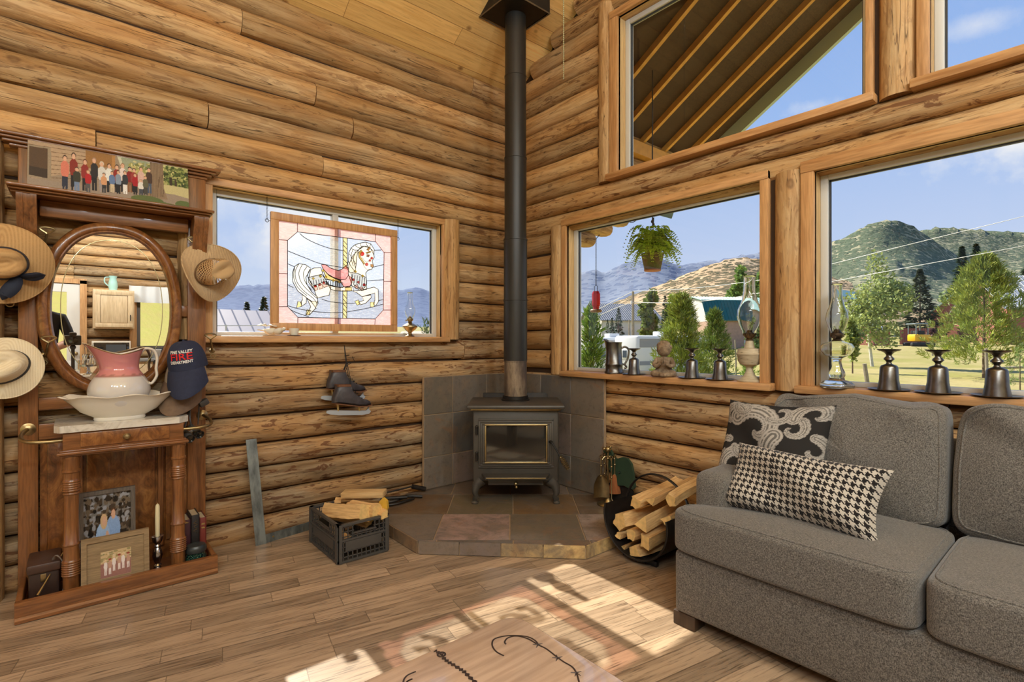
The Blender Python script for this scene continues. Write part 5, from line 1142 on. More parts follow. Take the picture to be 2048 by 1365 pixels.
for y in(-2.915,-2.505):
    pr=[(.02,.024),(.036,.028),(.036,.05),(.028,.058)]; z=.06
    pr+=[(.030,.06),(.031,.13)]
    for k in range(7): pr+=[(.033,.135+k*.010),(.036,.139+k*.010),(.033,.143+k*.010)]
    pr+=[(.030,.21),(.029,.27),(.033,.274),(.033,.279),(.029,.284),(.026,.40),(.027,.50),(.031,.504),(.031,.508),(.028,.512)]
    for k in range(5): pr+=[(.031,.516+k*.010),(.034,.520+k*.010),(.031,.524+k*.010)]
    pr+=[(.029,.575),(.030,.60),(.034,.604),(.034,.612),(.030,.616),(.030,.66),(.034,.668),(.034,.680)]
    b=MB(); b.lathe([(0,.024)]+pr,24,T=Tm((.302,y,0))); b.build('turned_leg',MAT['oakz'],ht)
for s,yy in((-1,-2.945),(1,-2.485)):
    b=MB(); ye=yy+s*.135; pts=smoothpts([(.30,yy,.748),(.305,yy+s*.05,.748),(.295,yy+s*.105,.752),(.255,ye,.758),(.18,ye+s*.008,.768),(.10,ye,.778),(.066,ye-s*.01,.782)],5)
    b.tube(pts,.0085,10); b.build('umbrella_rail',MAT['brass'],ht)
    b=MB(); b.lathe([(0,0),(.028,0),(.028,.004),(.018,.008),(.012,.012),(0,.012)],20,T=Tz((.066,ye-s*.01,.782),(1,ye-s*.01,.782))); b.build('rail_rosette',MAT['brass'],ht)
# ---- canvas print on the shelf
def cm(x,y): return ((x-80)/1895,(y-(75+(x-80)*.1645))/(570-(x-80)*.0245))
p=Paint(300,124,(150,132,112)); cp=lambda *q:[cm(*a) for a in q]
p.poly(cp((60,40),(900,160),(900,420),(60,560)),(176,150,122))
for k in range(9): p.line(cp((80,110+k*52),(900,230+k*40)),.006,(120,94,70),2.4)
p.poly(cp((80,165),(320,195),(325,560),(80,520)),(150,134,112)); p.poly(cp((95,180),(288,210),(288,540),(95,500)),(86,66,48)); p.poly(cp((95,400),(288,440),(288,540),(95,500)),(60,48,38))
p.poly(cp((700,170),(1040,190),(1040,400),(700,420)),(150,108,62)); p.poly(cp((1000,190),(1045,215),(1040,420),(1000,420)),(176,128,76)); p.poly(cp((1040,205),(1470,270),(1470,520),(1150,520)),(200,196,170)); p.poly(cp((1110,290),(1300,300),(1470,350),(1470,520),(1160,500)),(150,156,130))
p.speck((.60,.12,.74,.45),120,.012,.03,[(186,170,110),(150,150,90),(206,196,140),(120,124,72)])
p.poly(cp((1630,300),(2000,380),(2000,760),(1630,700)),(196,190,128)); p.speck((.83,.10,1.0,.52),260,.012,.03,[(70,84,40),(96,108,56),(120,132,70),(52,62,34),(160,160,100)]); p.poly(cp((1720,520),(1755,520),(1760,640),(1715,640)),(60,50,38)); p.poly(cp((1790,540),(1815,540),(1820,640),(1790,640)),(70,58,44))
p.poly(cp((60,520),(400,580),(900,640),(2000,740),(2000,1000),(60,800)),(150,134,118)); p.poly(cp((1640,600),(2000,660),(2000,780),(1660,690)),(190,180,132))
p.poly(cp((1465,260),(1640,300),(1640,640),(1690,780),(1400,760),(1480,640)),(140,118,94))
for k in range(9): p.line(cp((1478+k*18,290),(1470+k*21,750)),.005,(104,84,64),2.4)
p.ell(*cm(1430,780),.11,.09,(92,104,58)); p.ell(*cm(1650,850),.10,.07,(96,108,62)); p.ell(*cm(1900,850),.06,.1,(92,106,60))
BK,NV=(36,34,36),(46,50,66)
for x,y0,y1,sh,pa,hr in((470,285,665,(206,120,100),NV,(50,34,28)),(565,255,670,(130,46,36),BK,(40,30,26)),(690,325,675,(140,48,44),BK,(96,62,40)),(795,305,670,(44,42,44),BK,(150,120,100)),(882,348,690,(206,204,200),(150,140,140),(206,196,180)),(968,370,690,(220,220,216),BK,(50,38,30)),(1060,382,690,(140,44,40),BK,(60,40,30)),(1130,365,690,(220,204,200),BK,(150,110,80)),(1215,405,690,(130,36,36),(130,90,60),(44,32,28)),(1268,420,690,(150,60,56),BK,(60,44,36)),(1355,405,700,(206,170,160),BK,(80,60,50)),(1455,415,705,(70,52,44),(70,84,104),(60,40,32)),
  (600,415,680,(58,56,44),(110,130,160),(60,46,36)),(725,445,690,(170,34,40),(84,82,84),(150,120,80)),(905,475,695,(204,150,110),(50,50,52),(60,44,36)),(1000,455,690,(96,120,160),(196,180,150),(56,42,34)),(1075,445,705,(130,144,164),BK,(70,54,40)),(1155,448,708,(52,54,58),(226,222,218),(46,34,30)),(1280,478,718,(160,30,40),BK,(120,86,56)),(1350,548,725,(216,212,206),(70,72,80),(150,120,86)),(1408,508,725,(96,92,70),(70,66,62),(130,100,70))):
    x_,a=cm(x,y0); _,c_=cm(x,y1); figure(p,x_,a,c_,.021 if y0<430 else .017,sh,pa,hr,2.4)
p.grain(.06)
a,c_,d_,e_=X(.135,55,272),X(.135,378,325),X(.165,53,371),X(.165,379,414)
zt=(a.z+c_.z)/2; zb_=1.8975; y0=(a.y+d_.y)/2; y1=(c_.y+e_.y)/2
cv=thing('canvas_print','wide canvas print of a large family group standing on the hall tree shelf','picture',(.15,(y0+y1)/2,zb_))
b=MB(); xb,xt=.150,.095; b.add([(xb,y0,zb_),(xb,y1,zb_),(xt,y1,zt),(xt,y0,zt),(xb-.03,y0,zb_),(xb-.03,y1,zb_),(xt-.03,y1,zt),(xt-.03,y0,zt)],[(0,1,2,3),(7,6,5,4),(0,4,5,1),(1,5,6,2),(2,6,7,3),(3,7,4,0)]); b.build('canvas',plain('canvas_edge',(70,60,48),.8),cv,smooth=0)
b=MB(); p.mesh(b,(xt+.001,y0,zt),(xt+.001,y1,zt),(xb+.001,y0,zb_),(xb+.001,y1,zb_)); b.build('print',MAT['vcol'],cv,smooth=0)
# ---- framed photographs on the tray
def frame(name,label,x,y0,y1,z0,z1,fw,col,paint,lean,mat2=None,matw=0):
    t=thing(name,label,'picture',(x,(y0+y1)/2,z0)); P3=lambda y,z,o=0:Vector((x-(z-z0)*lean+o,y,z))
    b=MB()
    for a0,b0,a1,b1 in((y0,z0,y1,z0+fw),(y0,z1-fw,y1,z1),(y0,z0+fw,y0+fw,z1-fw),(y1-fw,z0+fw,y1,z1-fw)):
        vs=[P3(a0,b0,.012),P3(a1,b0,.012),P3(a1,b1,.012),P3(a0,b1,.012),P3(a0,b0,-.008),P3(a1,b0,-.008),P3(a1,b1,-.008),P3(a0,b1,-.008)]; b.add(vs,[(0,1,2,3),(7,6,5,4),(0,4,5,1),(1,5,6,2),(2,6,7,3),(3,7,4,0)])
    b.build('frame',col,t,smooth=0)
    if matw:
        b=MB(); vs=[P3(y0+fw,z0+fw,.003),P3(y1-fw,z0+fw,.003),P3(y1-fw,z1-fw,.003),P3(y0+fw,z1-fw,.003)]; b.add(vs,[(0,1,2,3)]); b.build('mount',mat2,t,smooth=0)
    q=fw+matw; b=MB(); o=.0045 if matw else .002; paint.mesh(b,P3(y0+q,z1-q,o),P3(y1-q,z1-q,o),P3(y0+q,z0+q,o),P3(y1-q,z0+q,o)); b.build('photograph',MAT['gloss'],t,smooth=0)
    b=MB(); b.add([P3(y0,z0,-.0085),P3(y1,z0,-.0085),P3(y1,z1,-.0085),P3(y0,z1,-.0085)],[(3,2,1,0)]); b.build('backing',MAT['oaky'],t,smooth=0)
p=Paint(100,110,(96,80,66)); p.poly([(0,0),(1,0),(1,.30),(0,.35)],(120,116,112)); p.speck((0,0,1,.5),260,.05,.03,[(54,46,38),(74,62,50),(40,36,32),(110,96,80),(150,150,154)]); p.poly([(0,.58),(1,.52),(1,1),(0,1)],(170,130,84)); p.speck((0,.55,1,1),120,.06,.015,[(196,156,104),(150,110,70),(184,140,90)])
p.ell(.62,.42,.15,.16,(140,168,210)); p.ell(.62,.24,.055,.065,(90,62,44)); p.ell(.62,.255,.045,.055,SKIN); p.ell(.40,.47,.14,.14,(160,184,216)); p.ell(.42,.32,.075,.09,(206,172,130)); p.ell(.43,.32,.045,.055,SKIN); p.poly([(.34,.55),(.56,.55),(.72,.9),(.66,1),(.2,1)],(222,190,180)); p.ell(.50,.52,.06,.05,(210,186,190)); p.ell(.49,.47,.03,.035,SKIN); p.grain(.05)
A,Bq=X(.21,157,985),X(.21,271,979)
DKW=wood('grey_barnwood',(104,92,80),(82,72,64),(50,44,40),'z',2,.7,0)
frame('picture_frame','upright dark framed portrait of a couple with a baby on the hall tree tray',.225,A.y,Bq.y,.025,(A.z+Bq.z)/2,.018,DKW,p,.10)
p=Paint(100,66,(196,170,130)); p.speck((0,0,1,.4),100,.06,.03,[(170,150,100),(206,186,150),(150,140,100)]); p.poly([(0,.45),(1,.4),(1,1),(0,1)],(150,108,100)); 
for k,(x,y) in enumerate(((.16,.32),(.30,.30),(.43,.22),(.60,.20),(.73,.18),(.90,.20))): figure(p,x,y,y+.58,.055,(226,216,210) if k%2==0 else (190,150,130),(220,206,200),(140,70,56),1.5); p.ell(x,y+.02,.055,.035,(150,70,60) if k%2 else (214,190,150))
p.grain(.06); A,Bq=X(.33,156,1087),X(.33,298,1056)
FW=wood('tan_burlap_wood',(150,126,92),(128,104,72),(92,72,48),'y',2,.75,0)
frame('picture_frame','wide tan framed photo of children in hats leaning on the tray rim',.345,A.y+.01,Bq.y,.026,(A.z+Bq.z)/2,.02,FW,p,.12,FW,.05)
# ---- candlestick, candle, books, jar, bag
q=X(.27,315,1118); t=thing('candlestick','silver candlestick beside the tan picture frame','candlestick',(q.x,q.y,.0245)); b=MB()
b.lathe([(0,0),(.048,0),(.05,.006),(.042,.014),(.022,.024),(.014,.045),(.018,.052),(.011,.06),(.016,.075),(.022,.10),(.018,.125),(.010,.14),(.014,.148),(.010,.155),(.020,.17),(.024,.195),(.027,.197),(.020,.199),(.011,.19),(0,.188)],24,T=Tm((q.x,q.y,.0245))); b.build('stem',MAT['chrome'],t)
b=MB(); b.lathe([(0,0),(.0095,0),(.0105,.10),(.0095,.155),(.006,.165),(0,.162)],14,T=Tm((q.x,q.y,.0245+.190))); b.tube([(q.x,q.y,.375),(q.x+.002,q.y,.387)],.001,4); one(b,'candle',plain('ivory_wax',(222,210,170),.5),'ivory taper candle standing in the silver candlestick','candle',(q.x,q.y,.21))
def book(label,y0,y1,zt,x0,col,gold):
    t=thing('book',label,'book',(x0,(y0+y1)/2,.0245),0,'books on the hall tree tray'); b=MB(); zb=.0245; b.box((x0-.14,y0,zb),(x0,y0+.003,zt)); b.box((x0-.14,y1-.003,zb),(x0,y1,zt)); b.box((x0-.004,y0,zb),(x0,y1,zt),0,.0015); b.build('cover',col,t)
    b=MB(); b.box((x0-.135,y0+.003,zb+.004),(x0-.004,y1-.003,zt-.006)); b.build('pages',plain('book_pages',(196,180,150),.9) if 'book_pages' not in bpy.data.materials else bpy.data.materials['book_pages'],t,smooth=0)
    b=MB()
    for (za,zc,w) in gold: b.tube(smoothpts([(x0+.001,lerp(y0,y1,.5+w*math.sin(k*2.3+za*40)),lerp(za,zc,k/9)) for k in range(10)],3),.0012,4)
    b.build('gilt_marks',MAT['brass'],t)
zt=X(.20,375,1036).z
y0=X(.20,360,1060).y; y1=X(.20,382,1060).y; y2=X(.20,399,1060).y; y3=X(.20,412,1060).y
book('maroon book beside the turned hall tree leg',y0,y1-.001,zt-.012,.20,plain('maroon_cloth',(70,34,44),.5),[(zt-.03,zt-.022,.3)])
book('black book with gold script between the two red books',y1,y2-.001,zt+.008,.205,plain('black_cloth',(38,32,30),.5),[(zt-.09,zt-.02,.25)])
book('small red book at the right end of the hall tree tray',y2,y3,zt-.012,.21,plain('brick_red_cloth',(116,44,34),.5),[(zt-.07,zt-.062,.3),(zt-.05,zt-.042,.3)])
q=X(.29,392,1100); t=thing('glass_jar','dark green glittery jar in front of the books','jar',(q.x,q.y,.0245)); m=NT('green_glitter'); v=m.coord('Object'); vo=m.vor(v,260); m.set(col=m.ramp(vo,[(.1,lin((160,200,170))),(.3,lin((24,66,44))),(.6,lin((14,36,40)))]),rough=.12,coat=.8); 
b=MB(); b.lathe([(0,0),(.040,0),(.046,.008),(.048,.06),(.042,.078),(.044,.084)],28,T=Tm((q.x,q.y,.0245))); b.build('body',m.m,t)
b=MB(); b.lathe([(.046,.084),(.048,.09),(.047,.108),(.040,.118),(0,.121)],28,T=Tm((q.x,q.y,.0245))); b.build('lid',plain('dark_jar_lid',(58,62,62),.35,.3),t)
t=thing('leather_case','dark brown leather case with brass clasp at the left of the tray','bag',(.22,-3.0,.0245)); b=MB(); b.box((.10,-3.06,.0245),(.28,-2.955,.20),0,.012); b.build('body',plain('dark_brown_leather',(58,40,32),.45,0,.2,24),t); b=MB(); b.box((.09,-3.066,.165),(.292,-2.95,.208),0,.01); b.build('flap',plain('flap_leather',(74,52,42),.4,0,.2,24),t)
b=MB(); b.box((.281,-3.02,.125),(.286,-3.0,.16),0,.002); b.build('clasp',MAT['brass'],t)
b=MB(); b.tube(smoothpts([(.27,-2.975,.21),(.30,-2.965,.235),(.30,-2.945,.20),(.305,-2.935,.13),(.30,-2.95,.05)],6),.008,6,flat=.3); b.build('strap',plain('grey_strap',(150,140,132),.7),t)
b=MB(); a=X(.34,75,1192); c_=X(.20,131,1098); b.tube([a,a.lerp(c_,.22),a.lerp(c_,.3),c_],[.006,.004,.0035,.003],8); one(b,'shoe_horn',MAT['brass'],'thin brass shoe horn stick leaning on the leather case','stick',tuple(a))
# ---- wash bowl and pitcher
t=NT('cream_china'); t.set(col=lin((226,218,204)),rough=.12,coat=.6); MAT['china']=t.m
b=MB(); bx,by,bz=.238,-2.735,.8175
def rip(q,w,i): k=max(0,i-4)/4; s=1+.025*k*math.sin(w*8); return Vector((bx+q.x*s*.54,by+q.y*s,bz+q.z+.006*k*math.sin(w*8)))
b.lathe([(0,.0),(.098,0),(.102,.008),(.10,.016),(.15,.045),(.185,.085),(.215,.112),(.232,.118),(.222,.121),(.20,.112),(.17,.085),(.12,.045),(.05,.03),(0,.03)],64,fn=rip); one(b,'wash_bowl',MAT['china'],'cream china wash bowl with wavy rim on the marble shelf','bowl',(bx,by,bz))
t=thing('pitcher','pink and white china pitcher standing in the wash bowl','pitcher',(.242,-2.735,.849)); px_,py_=.242,-2.737
pr=[(0,.0),(.062,0),(.066,.008),(.098,.04),(.118,.08),(.124,.11),(.116,.145),(.096,.18),(.080,.205),(.076,.225),(.080,.255),(.090,.285),(.096,.300),(.092,.300),(.076,.255),(.07,.225),(.07,.2),(.0,.18)]
pr=[(p.x,p.z) for p in smoothpts([(r,0,z) for r,z in pr],4)]
def spo(q,w,i):
    zz=q.z; k=min(1,max(0,(zz-.21)/.09)); a=math.atan2(q.y,q.x); d=max(0,math.cos(a+PI/2))**3      # spout towards -y
    r=Vector((q.x,q.y)); r*=1+.42*d*k; up=k*(.035*d+.012*max(0,math.cos(a-PI/2))**2-.018*(1-abs(math.sin(a))))
    return Vector((px_+r.x*.92,py_+r.y,.849+zz+up))
def pc(i,z,w):
    if z>.186+.003*math.sin(w*14): return lin((206,132,132))+(1,)
    if z>.172+.008*abs(math.sin(w*7)): return lin((164,110,104))+(1,)
    return lin((214,208,202))+(1,)
b=MB(); n=60; b.lathe(pr,n,fn=spo,c=[pc(i,z if i<50 else .1,2*PI*k/n) if i<50 else lin((226,218,210))+(1,) for i,(r,z) in enumerate(pr) for k in range(n)]); b.build('body',vcolmat('painted_china',.10,.5,.7),t,smooth=60)
b=MB(); b.tube(smoothpts([(px_,py_+.082,1.135),(px_,py_+.10,1.158),(px_,py_+.135,1.150),(px_,py_+.150,1.11),(px_,py_+.146,1.06),(px_,py_+.148,1.02),(px_,py_+.128,.985),(px_,py_+.112,.99)],5),[.009]*36,10,flat=.75); b.build('handle',MAT['china'],t)
b=MB(); b.tube([spo(Vector((.0955*math.cos(2*PI*k/48),.0955*math.sin(2*PI*k/48),.301)),0,0) for k in range(48)],.0022,5,0,True); b.build('gilt_rim',MAT['brass'],t)
# ---- hats
def strawmat(name,c1,c2,sc=180):
    t=NT(name); v=t.coord('Object'); w=t.n('ShaderNodeTexWave',Scale=float(sc)/6,Distortion=.6,_wave_type='RINGS',_rings_direction='Z'); t.t.links.new(v,w.inputs['Vector']); n=t.noise(v,sc,3); t.set(col=t.mix(t.math('MULTIPLY',w.outputs['Fac'],n),lin(c1),lin(c2)),rough=.85); t.bump(w.outputs['Fac'],.3,.002); return t.m
def hat(name,label,c0,axis,roll,crownp,brimr,brimfn,mat,bandmat,bandz,sx=1,bow=False,hid=.86,crownmat=None):
    M=Matrix.Translation(c0)@Vector(axis).normalized().to_track_quat('Z','Y').to_matrix().to_4x4()@Matrix.Rotation(roll,4,'Z')
    t=thing(name,label,'hat',tuple(c0)); b=MB(); rr0=crownp[0][0]
    prof=crownp[::-1]
    def fc(q,w,i): return M@Vector((q.x*sx,q.y*hid,q.z+(-.022*math.exp(-(q.y/.03)**2)*(1 if q.z>.07 else 0))))
    b.lathe(prof,40,fn=fc,uv=True); b.build('crown',crownmat or mat,t,smooth=70)
    b=MB(); R_=[lerp(rr0,brimr,k/8) for k in range(9)]
    for s in(0,.003):
        vs=[]
        for i,r in enumerate(R_):
            for k in range(56): w=2*PI*k/56; f=i/8; x,y=r*math.cos(w)*lerp(sx,1,f),r*math.sin(w)*lerp(hid,1,f); vs.append(M@Vector((x,y,brimfn(w,f)-s)))
        b.add(vs,[(i*56+k,i*56+(k+1)%56,(i+1)*56+(k+1)%56,(i+1)*56+k) if s==0 else (i*56+k,(i+1)*56+k,(i+1)*56+(k+1)%56,i*56+(k+1)%56) for i in range(8) for k in range(56)])
    b.tube([M@Vector((brimr*math.cos(2*PI*k/56),brimr*math.sin(2*PI*k/56),brimfn(2*PI*k/56,1)-.0015)) for k in range(56)],.0032,5,0,True); b.build('brim',mat,t,smooth=70)
    if bandmat:
        b=MB(); r0,r1=bandz[2],bandz[3]; b.lathe([(r0+.002,bandz[0]),(r0+.0035,bandz[0]),(r1+.0035,bandz[1]),(r1+.002,bandz[1])],40,fn=lambda q,w,i:M@Vector((q.x*sx,q.y*hid,q.z)))
        b.build('hat_band',bandmat,t,smooth=60)
        if bow:
            for k in(-1,1): b=MB(); w=math.radians(bow); p0=M@Vector((r0*math.cos(w)*sx,r0*math.sin(w)*hid,.03)); u=(M.to_3x3()@Vector((-math.sin(w),math.cos(w),0))); o=M.to_3x3()@Vector((math.cos(w)*.6,math.sin(w)*.6,.5)); b.tube(smoothpts([p0,p0+u*k*.04+o*.022+Vector((0,0,-.01)),p0+u*k*.075+o*.018-Vector((0,0,.03)),p0+u*k*.05+o*.008-Vector((0,0,.035)),p0],5),[.006,.014,.02,.024,.026,.028,.028,.028,.026,.024,.024,.022,.02,.018,.016,.014,.012,.012,.01,.008,.006],8,flat=.45); b.build('bow',bandmat,t,smooth=60)
    return t
CR=[(.092,0),(.090,.02),(.086,.05),(.080,.08),(.070,.10),(.05,.112),(.025,.112),(0,.108)]
c0=X(.16,6,735); c0.y-=.0
hat('panama_hat','cream panama hat with black band on the lower left hook',c0,(1,-.10,.18),.4,[(r*.92,z) for r,z in CR],.137,lambda w,f:-.012*f+.018*f*f*math.cos(w*2),strawmat('panama_straw',(236,220,188),(212,190,150),220),plain('black_ribbon',(36,38,46),.7),(.004,.026,.083,.080),1.1)
c0=X(.20,4,527)
hat('sun_hat','wide tan straw sun hat with navy bow on the upper left hook',c0,(1,.10,-.10),.2,[(r*.9,z*.95) for r,z in CR],.175,lambda w,f:-.02*f+.026*f*f*math.sin(w*3+.6),strawmat('tan_straw',(196,156,104),(160,120,74),160),plain('navy_ribbon',(28,34,52),.75),(.003,.06,.082,.074),1.05,300)
c0=X(.15,421,545)
def cow(w,f): return -.006+.055*f*f*abs(math.cos(w))**2-.03*f*f*math.sin(w)**2
cowm=strawmat('woven_straw',(206,176,134),(140,108,76),260)
t=NT('openwork_straw'); sx_=t.sep(t.n('ShaderNodeUVMap').outputs[0]); hh=t.math('MULTIPLY',t.math('SINE',t.math('MULTIPLY',t.math('ADD',sx_[0],t.math('MULTIPLY',sx_[1],.12)),150.8)),t.math('SINE',t.math('MULTIPLY',sx_[1],75.0)))
hh=t.math('MULTIPLY',t.math('GREATER_THAN',hh,.12),t.math('MULTIPLY',t.math('GREATER_THAN',sx_[1],.40),t.math('LESS_THAN',sx_[1],.90))); t.set(col=lin((190,156,112)),rough=.85); T_=t.n('ShaderNodeBsdfTransparent'); mx=t.n('ShaderNodeMixShader'); t.inp(mx,'i0',hh); t.t.links.new(t.b.outputs[0],mx.inputs[1]); t.t.links.new(T_.outputs[0],mx.inputs[2]); t.t.links.new(mx.outputs[0],t.out.inputs[0]); holey=t.m
tc=hat('straw_cowboy_hat','open weave straw cowboy hat on the upper right hook by the window',c0,(.93,.36,.06),.55,[(r*.86,z*1.25) for r,z in CR],.158,cow,cowm,plain('dark_braid',(112,84,56),.8),(.002,.014,.080,.079),1.15,crownmat=holey)
# ---- caps
def cap(name,label,c0,cm_,vm_,panel,yaw,roll,s=1.0,vis=1):
    t=thing(name,label,'cap',tuple(c0)); M=Matrix.Translation(c0)@Matrix.Rotation(yaw,4,'Z')@Matrix.Rotation(roll,4,'X')@Matrix.Rotation(math.radians(8),4,'Y')@Matrix.Scale(s,4)
    b=MB()
    def dome(u,v):
        w=-PI+2*PI*u; e=v*PI/2; r=math.cos(e)**.75; return M@Vector((.092*r*math.cos(w)-.01,.083*r*math.sin(w),.13*math.sin(e)**.9+.006*math.sin(w*4+1)*math.sin(2*e)))
    b.grid(dome,40,14); b.build('crown',cm_,t,smooth=70)
    b=MB()
    for sgn in(0,1):
        def vz(u,v):
            a=-1.15+2.3*u; rr=lerp(.083,.083+.075*math.cos(a*.95),v); return M@Vector((rr*math.cos(a)*1.06-.008,(.083+.012*v)*math.sin(a)*1.02,-.0-.012*v-.085*v*math.cos(a)-.02*v*v-.004*sgn))
        b.grid(vz,24,8,0,None,None,sgn==1)
    b.build('visor',vm_,t,smooth=70)
    b=MB(); b.sphere(M@Vector((-.01,0,.132)),.006*s,8,6); b.build('button',cm_,t)
    if panel:
        for txt,zc,sz,mt_,dy in(('PINE VALLEY',.082,.0150,MAT['whitestitch'],0),('FIRE',.0515,.034,MAT['redstitch'],0),('DEPARTMENT',.035,.0150,MAT['whitestitch'],0)):
            cu=bpy.data.curves.new('txt','FONT'); cu.body=txt; cu.size=sz*1.25; cu.align_x='CENTER'; cu.extrude=.0006; cu.offset=.0004; o=bpy.data.objects.new('txt',cu); COL.objects.link(o)
            dg=bpy.context.evaluated_depsgraph_get(); me=bpy.data.meshes.new_from_object(o.evaluated_get(dg)); bpy.data.objects.remove(o)
            b=MB(); vs=[]
            wmax=max(abs(v.co.x) for v in me.vertices); tgt=.047 if txt!='FIRE' else .046
            for v in me.vertices:
                yy=v.co.x*tgt/wmax+dy; zz=zc+v.co.y; e=math.asin(min(1,max(0,(zz/.13))**(1/.9))); r=math.cos(e)**.75; a=math.asin(max(-1,min(1,yy/(.083*r)))); vs.append(M@Vector((.092*r*math.cos(a)-.01+.0034+v.co.z,yy,zz)))
            b.add(vs,[list(pp.vertices) for pp in me.polygons]); b.build('embroidery',mt_,t,smooth=0); bpy.data.meshes.remove(me)
    return t
MAT['whitestitch']=plain('white_thread',(232,230,226),.8); MAT['redstitch']=plain('red_thread',(206,34,36),.8)
c0=X(.225,376,742); c0.z+=.016
navy=plain('navy_twill',(36,42,66),.85,0,.12,60)
cap('fire_department_cap','navy fire department cap with red and white lettering by the mirror','x',navy,navy,True,-.30,.10) if False else None
cap('baseball_cap','navy fire department cap with red and white lettering by the mirror',c0,navy,navy,True,-.42,.13,1.08)
c1=X(.165,370,764); cap('baseball_cap','tan and brown cap hanging behind the navy fire department cap',c1,plain('tan_twill',(178,158,132),.85,0,.1,60),plain('brown_twill',(116,92,72),.85,0,.1,60),False,-.42,-.14,1.14)
# ---- binoculars
q=X(.255,397,868); t=thing('binoculars','small black and grey binoculars hanging from the right brass rail','binoculars',tuple(q)); ax=Vector((.75,.35,-.45)).normalized(); side=Vector((-.35,.80,.25)).normalized()
for k in(-1,0): 
    o=q+side*(.05*k); b=MB(); b.tube([o-ax*.075,o-ax*.045,o-ax*.04,o-ax*.005,o],[.013,.014,.019,.021,.021],14); b.build('barrel',MAT['blackplastic'],t)
    b=MB(); b.lathe([(.0215,0),(.0235,.004),(.0235,.014),(.019,.014),(.018,.006),(0,.005)],18,T=Tz(o,o+ax)); b.build('lens',MAT['ovenglass'],t)
b=MB(); b.tube([q-ax*.03,q-ax*.03-side*.05],.011,8); b.build('bridge',plain('grey_rubber',(140,136,130),.6),t)
b=MB(); s0=X(.18,378,835); b.tube(smoothpts([q-ax*.06,s0+Vector((.03,.0,.0)),X(.15,382,800),X(.12,390,760)],5),.004,6,flat=.4); b.tube(smoothpts([q-side*.05-ax*.06,X(.2,372,845),X(.17,380,810),X(.13,384,770)],5),.004,6,flat=.4); b.build('strap',MAT['blackplastic'],t)
q=X(.16,407,806); t=thing('lens_pouch','small black pouch hanging just under the caps','pouch',tuple(q)); b=MB(); b.cbox(q,(.035,.05,.034),0,.008,(.5,.1,.2)); b.tube([q+Vector((0,-.02,-.01)),X(.16,396,850)],.003,5); b.build('pouch',MAT['blackplastic'],t)
# ================================================================ things in the windows
def revolve(name,label,cat,prof,loc,mat,group=None,n=32,sc=1.0,parts=None):
    b=MB(); b.lathe([(r*sc,z*sc) for r,z in prof],n,T=Tm(loc)); return one(b,name,mat,label,cat,loc,group,60)
# carousel horse panel
GS=5.4615
XP=-.025
def G(x,y,o=0): q=X(XP,540+x/GS,420+y/5.46); return Vector((XP+o,q.y,q.z))
t=NT('stained_glass'); c=t.attr('Col'); al=t.attr('Col','Alpha'); v=t.coord('Object'); n=t.noise(t.coord('Object',(1,1,2.4)),14,5,.7,1.2); cc=t.mix(t.ramp(n,[(.4,0.0),(.62,.35)]),c,t.mix(.5,c,(1,1,1)))
T_=t.n('ShaderNodeBsdfTransparent'); t.inp(T_,'Color',cc); L_=t.n('ShaderNodeBsdfTranslucent'); t.inp(L_,'Color',cc); Df=t.n('ShaderNodeBsdfDiffuse'); t.inp(Df,'Color',cc)
m1=t.n('ShaderNodeMixShader'); t.inp(m1,'i0',.35); t.t.links.new(L_.outputs[0],m1.inputs[1]); t.t.links.new(Df.outputs[0],m1.inputs[2]); m2=t.n('ShaderNodeMixShader')
t.inp(m2,'i0',t.math('MINIMUM',1.0,t.math('ADD',al,t.math('MULTIPLY',t.ramp(t.noise(t.coord('Object',(1,1,5)),30,4,.6),[(.5,0.0),(.62,1.0)]),.12)))); t.t.links.new(T_.outputs[0],m2.inputs[1]); t.t.links.new(m1.outputs[0],m2.inputs[2]); t.t.links.new(m2.outputs[0],t.out.inputs[0]); MAT['stain']=t.m
fy0,fy1,fz0,fz1=-1.978,-1.113,1.262,2.0
sg=thing('stained_glass_panel','wood framed stained glass carousel horse hanging in the small window','stained glass panel',(XP,(fy0+fy1)/2,fz0))
iy0,iy1,iz0,iz1=G(90,122).y,G(1313,275).y,G(92,1268).z,G(90,122).z; 
b=MB()
fw=.048
for a0,b0,a1,b1 in((fy0,fz0,fy1,fz0+fw),(fy0,fz1-fw,fy1,fz1),(fy0,fz0+fw,fy0+fw,fz1-fw),(fy1-fw,fz0+fw,fy1,fz1-fw)): b.box((XP-.012,a0,b0),(XP+.014,a1,b1),0,.003)
b.build('frame',[MAT['pinez']],sg)
gl=MB(); ld=MB(); LV=[0]
def pane(pts,col,a=.6,lead=True,lv=None,curve=True,w=.0024):
    LV[0]+=1; o=.00025*(lv if lv is not None else LV[0]); P=[G(x,y,o) for x,y in pts]
    gl.add(P,[list(range(len(P)))],0,None,lin(col)+(a,))
    if lead: ld.tube([G(x,y,.009) for x,y in pts],w,4,0,True)
def leadl(pts,w=.0021,sm=True): P=[G(x,y,.009) for x,y in pts]; ld.tube(smoothpts(P,4) if sm and len(P)>2 else P,w,4)
OCT=[(295,243),(1148,350),(1240,468),(1232,1095),(1143,1193),(300,1175),(187,1058),(187,335)]
FR=[(78,110),(1322,262),(1322,1290),(80,1285)]
PK=(244,190,184)
pane(OCT,(248,249,250),.22,lv=0)
for q in([FR[0],FR[1],OCT[1],OCT[0]],[FR[1],FR[2],OCT[3],OCT[2]],[FR[2],FR[3],OCT[5],OCT[4]],[FR[3],FR[0],OCT[7],OCT[6]],[FR[0],OCT[0],OCT[7]],[FR[1],OCT[2],OCT[1]],[FR[2],OCT[4],OCT[3]],[FR[3],OCT[6],OCT[5]]): pane(q,PK,.55,False,1)
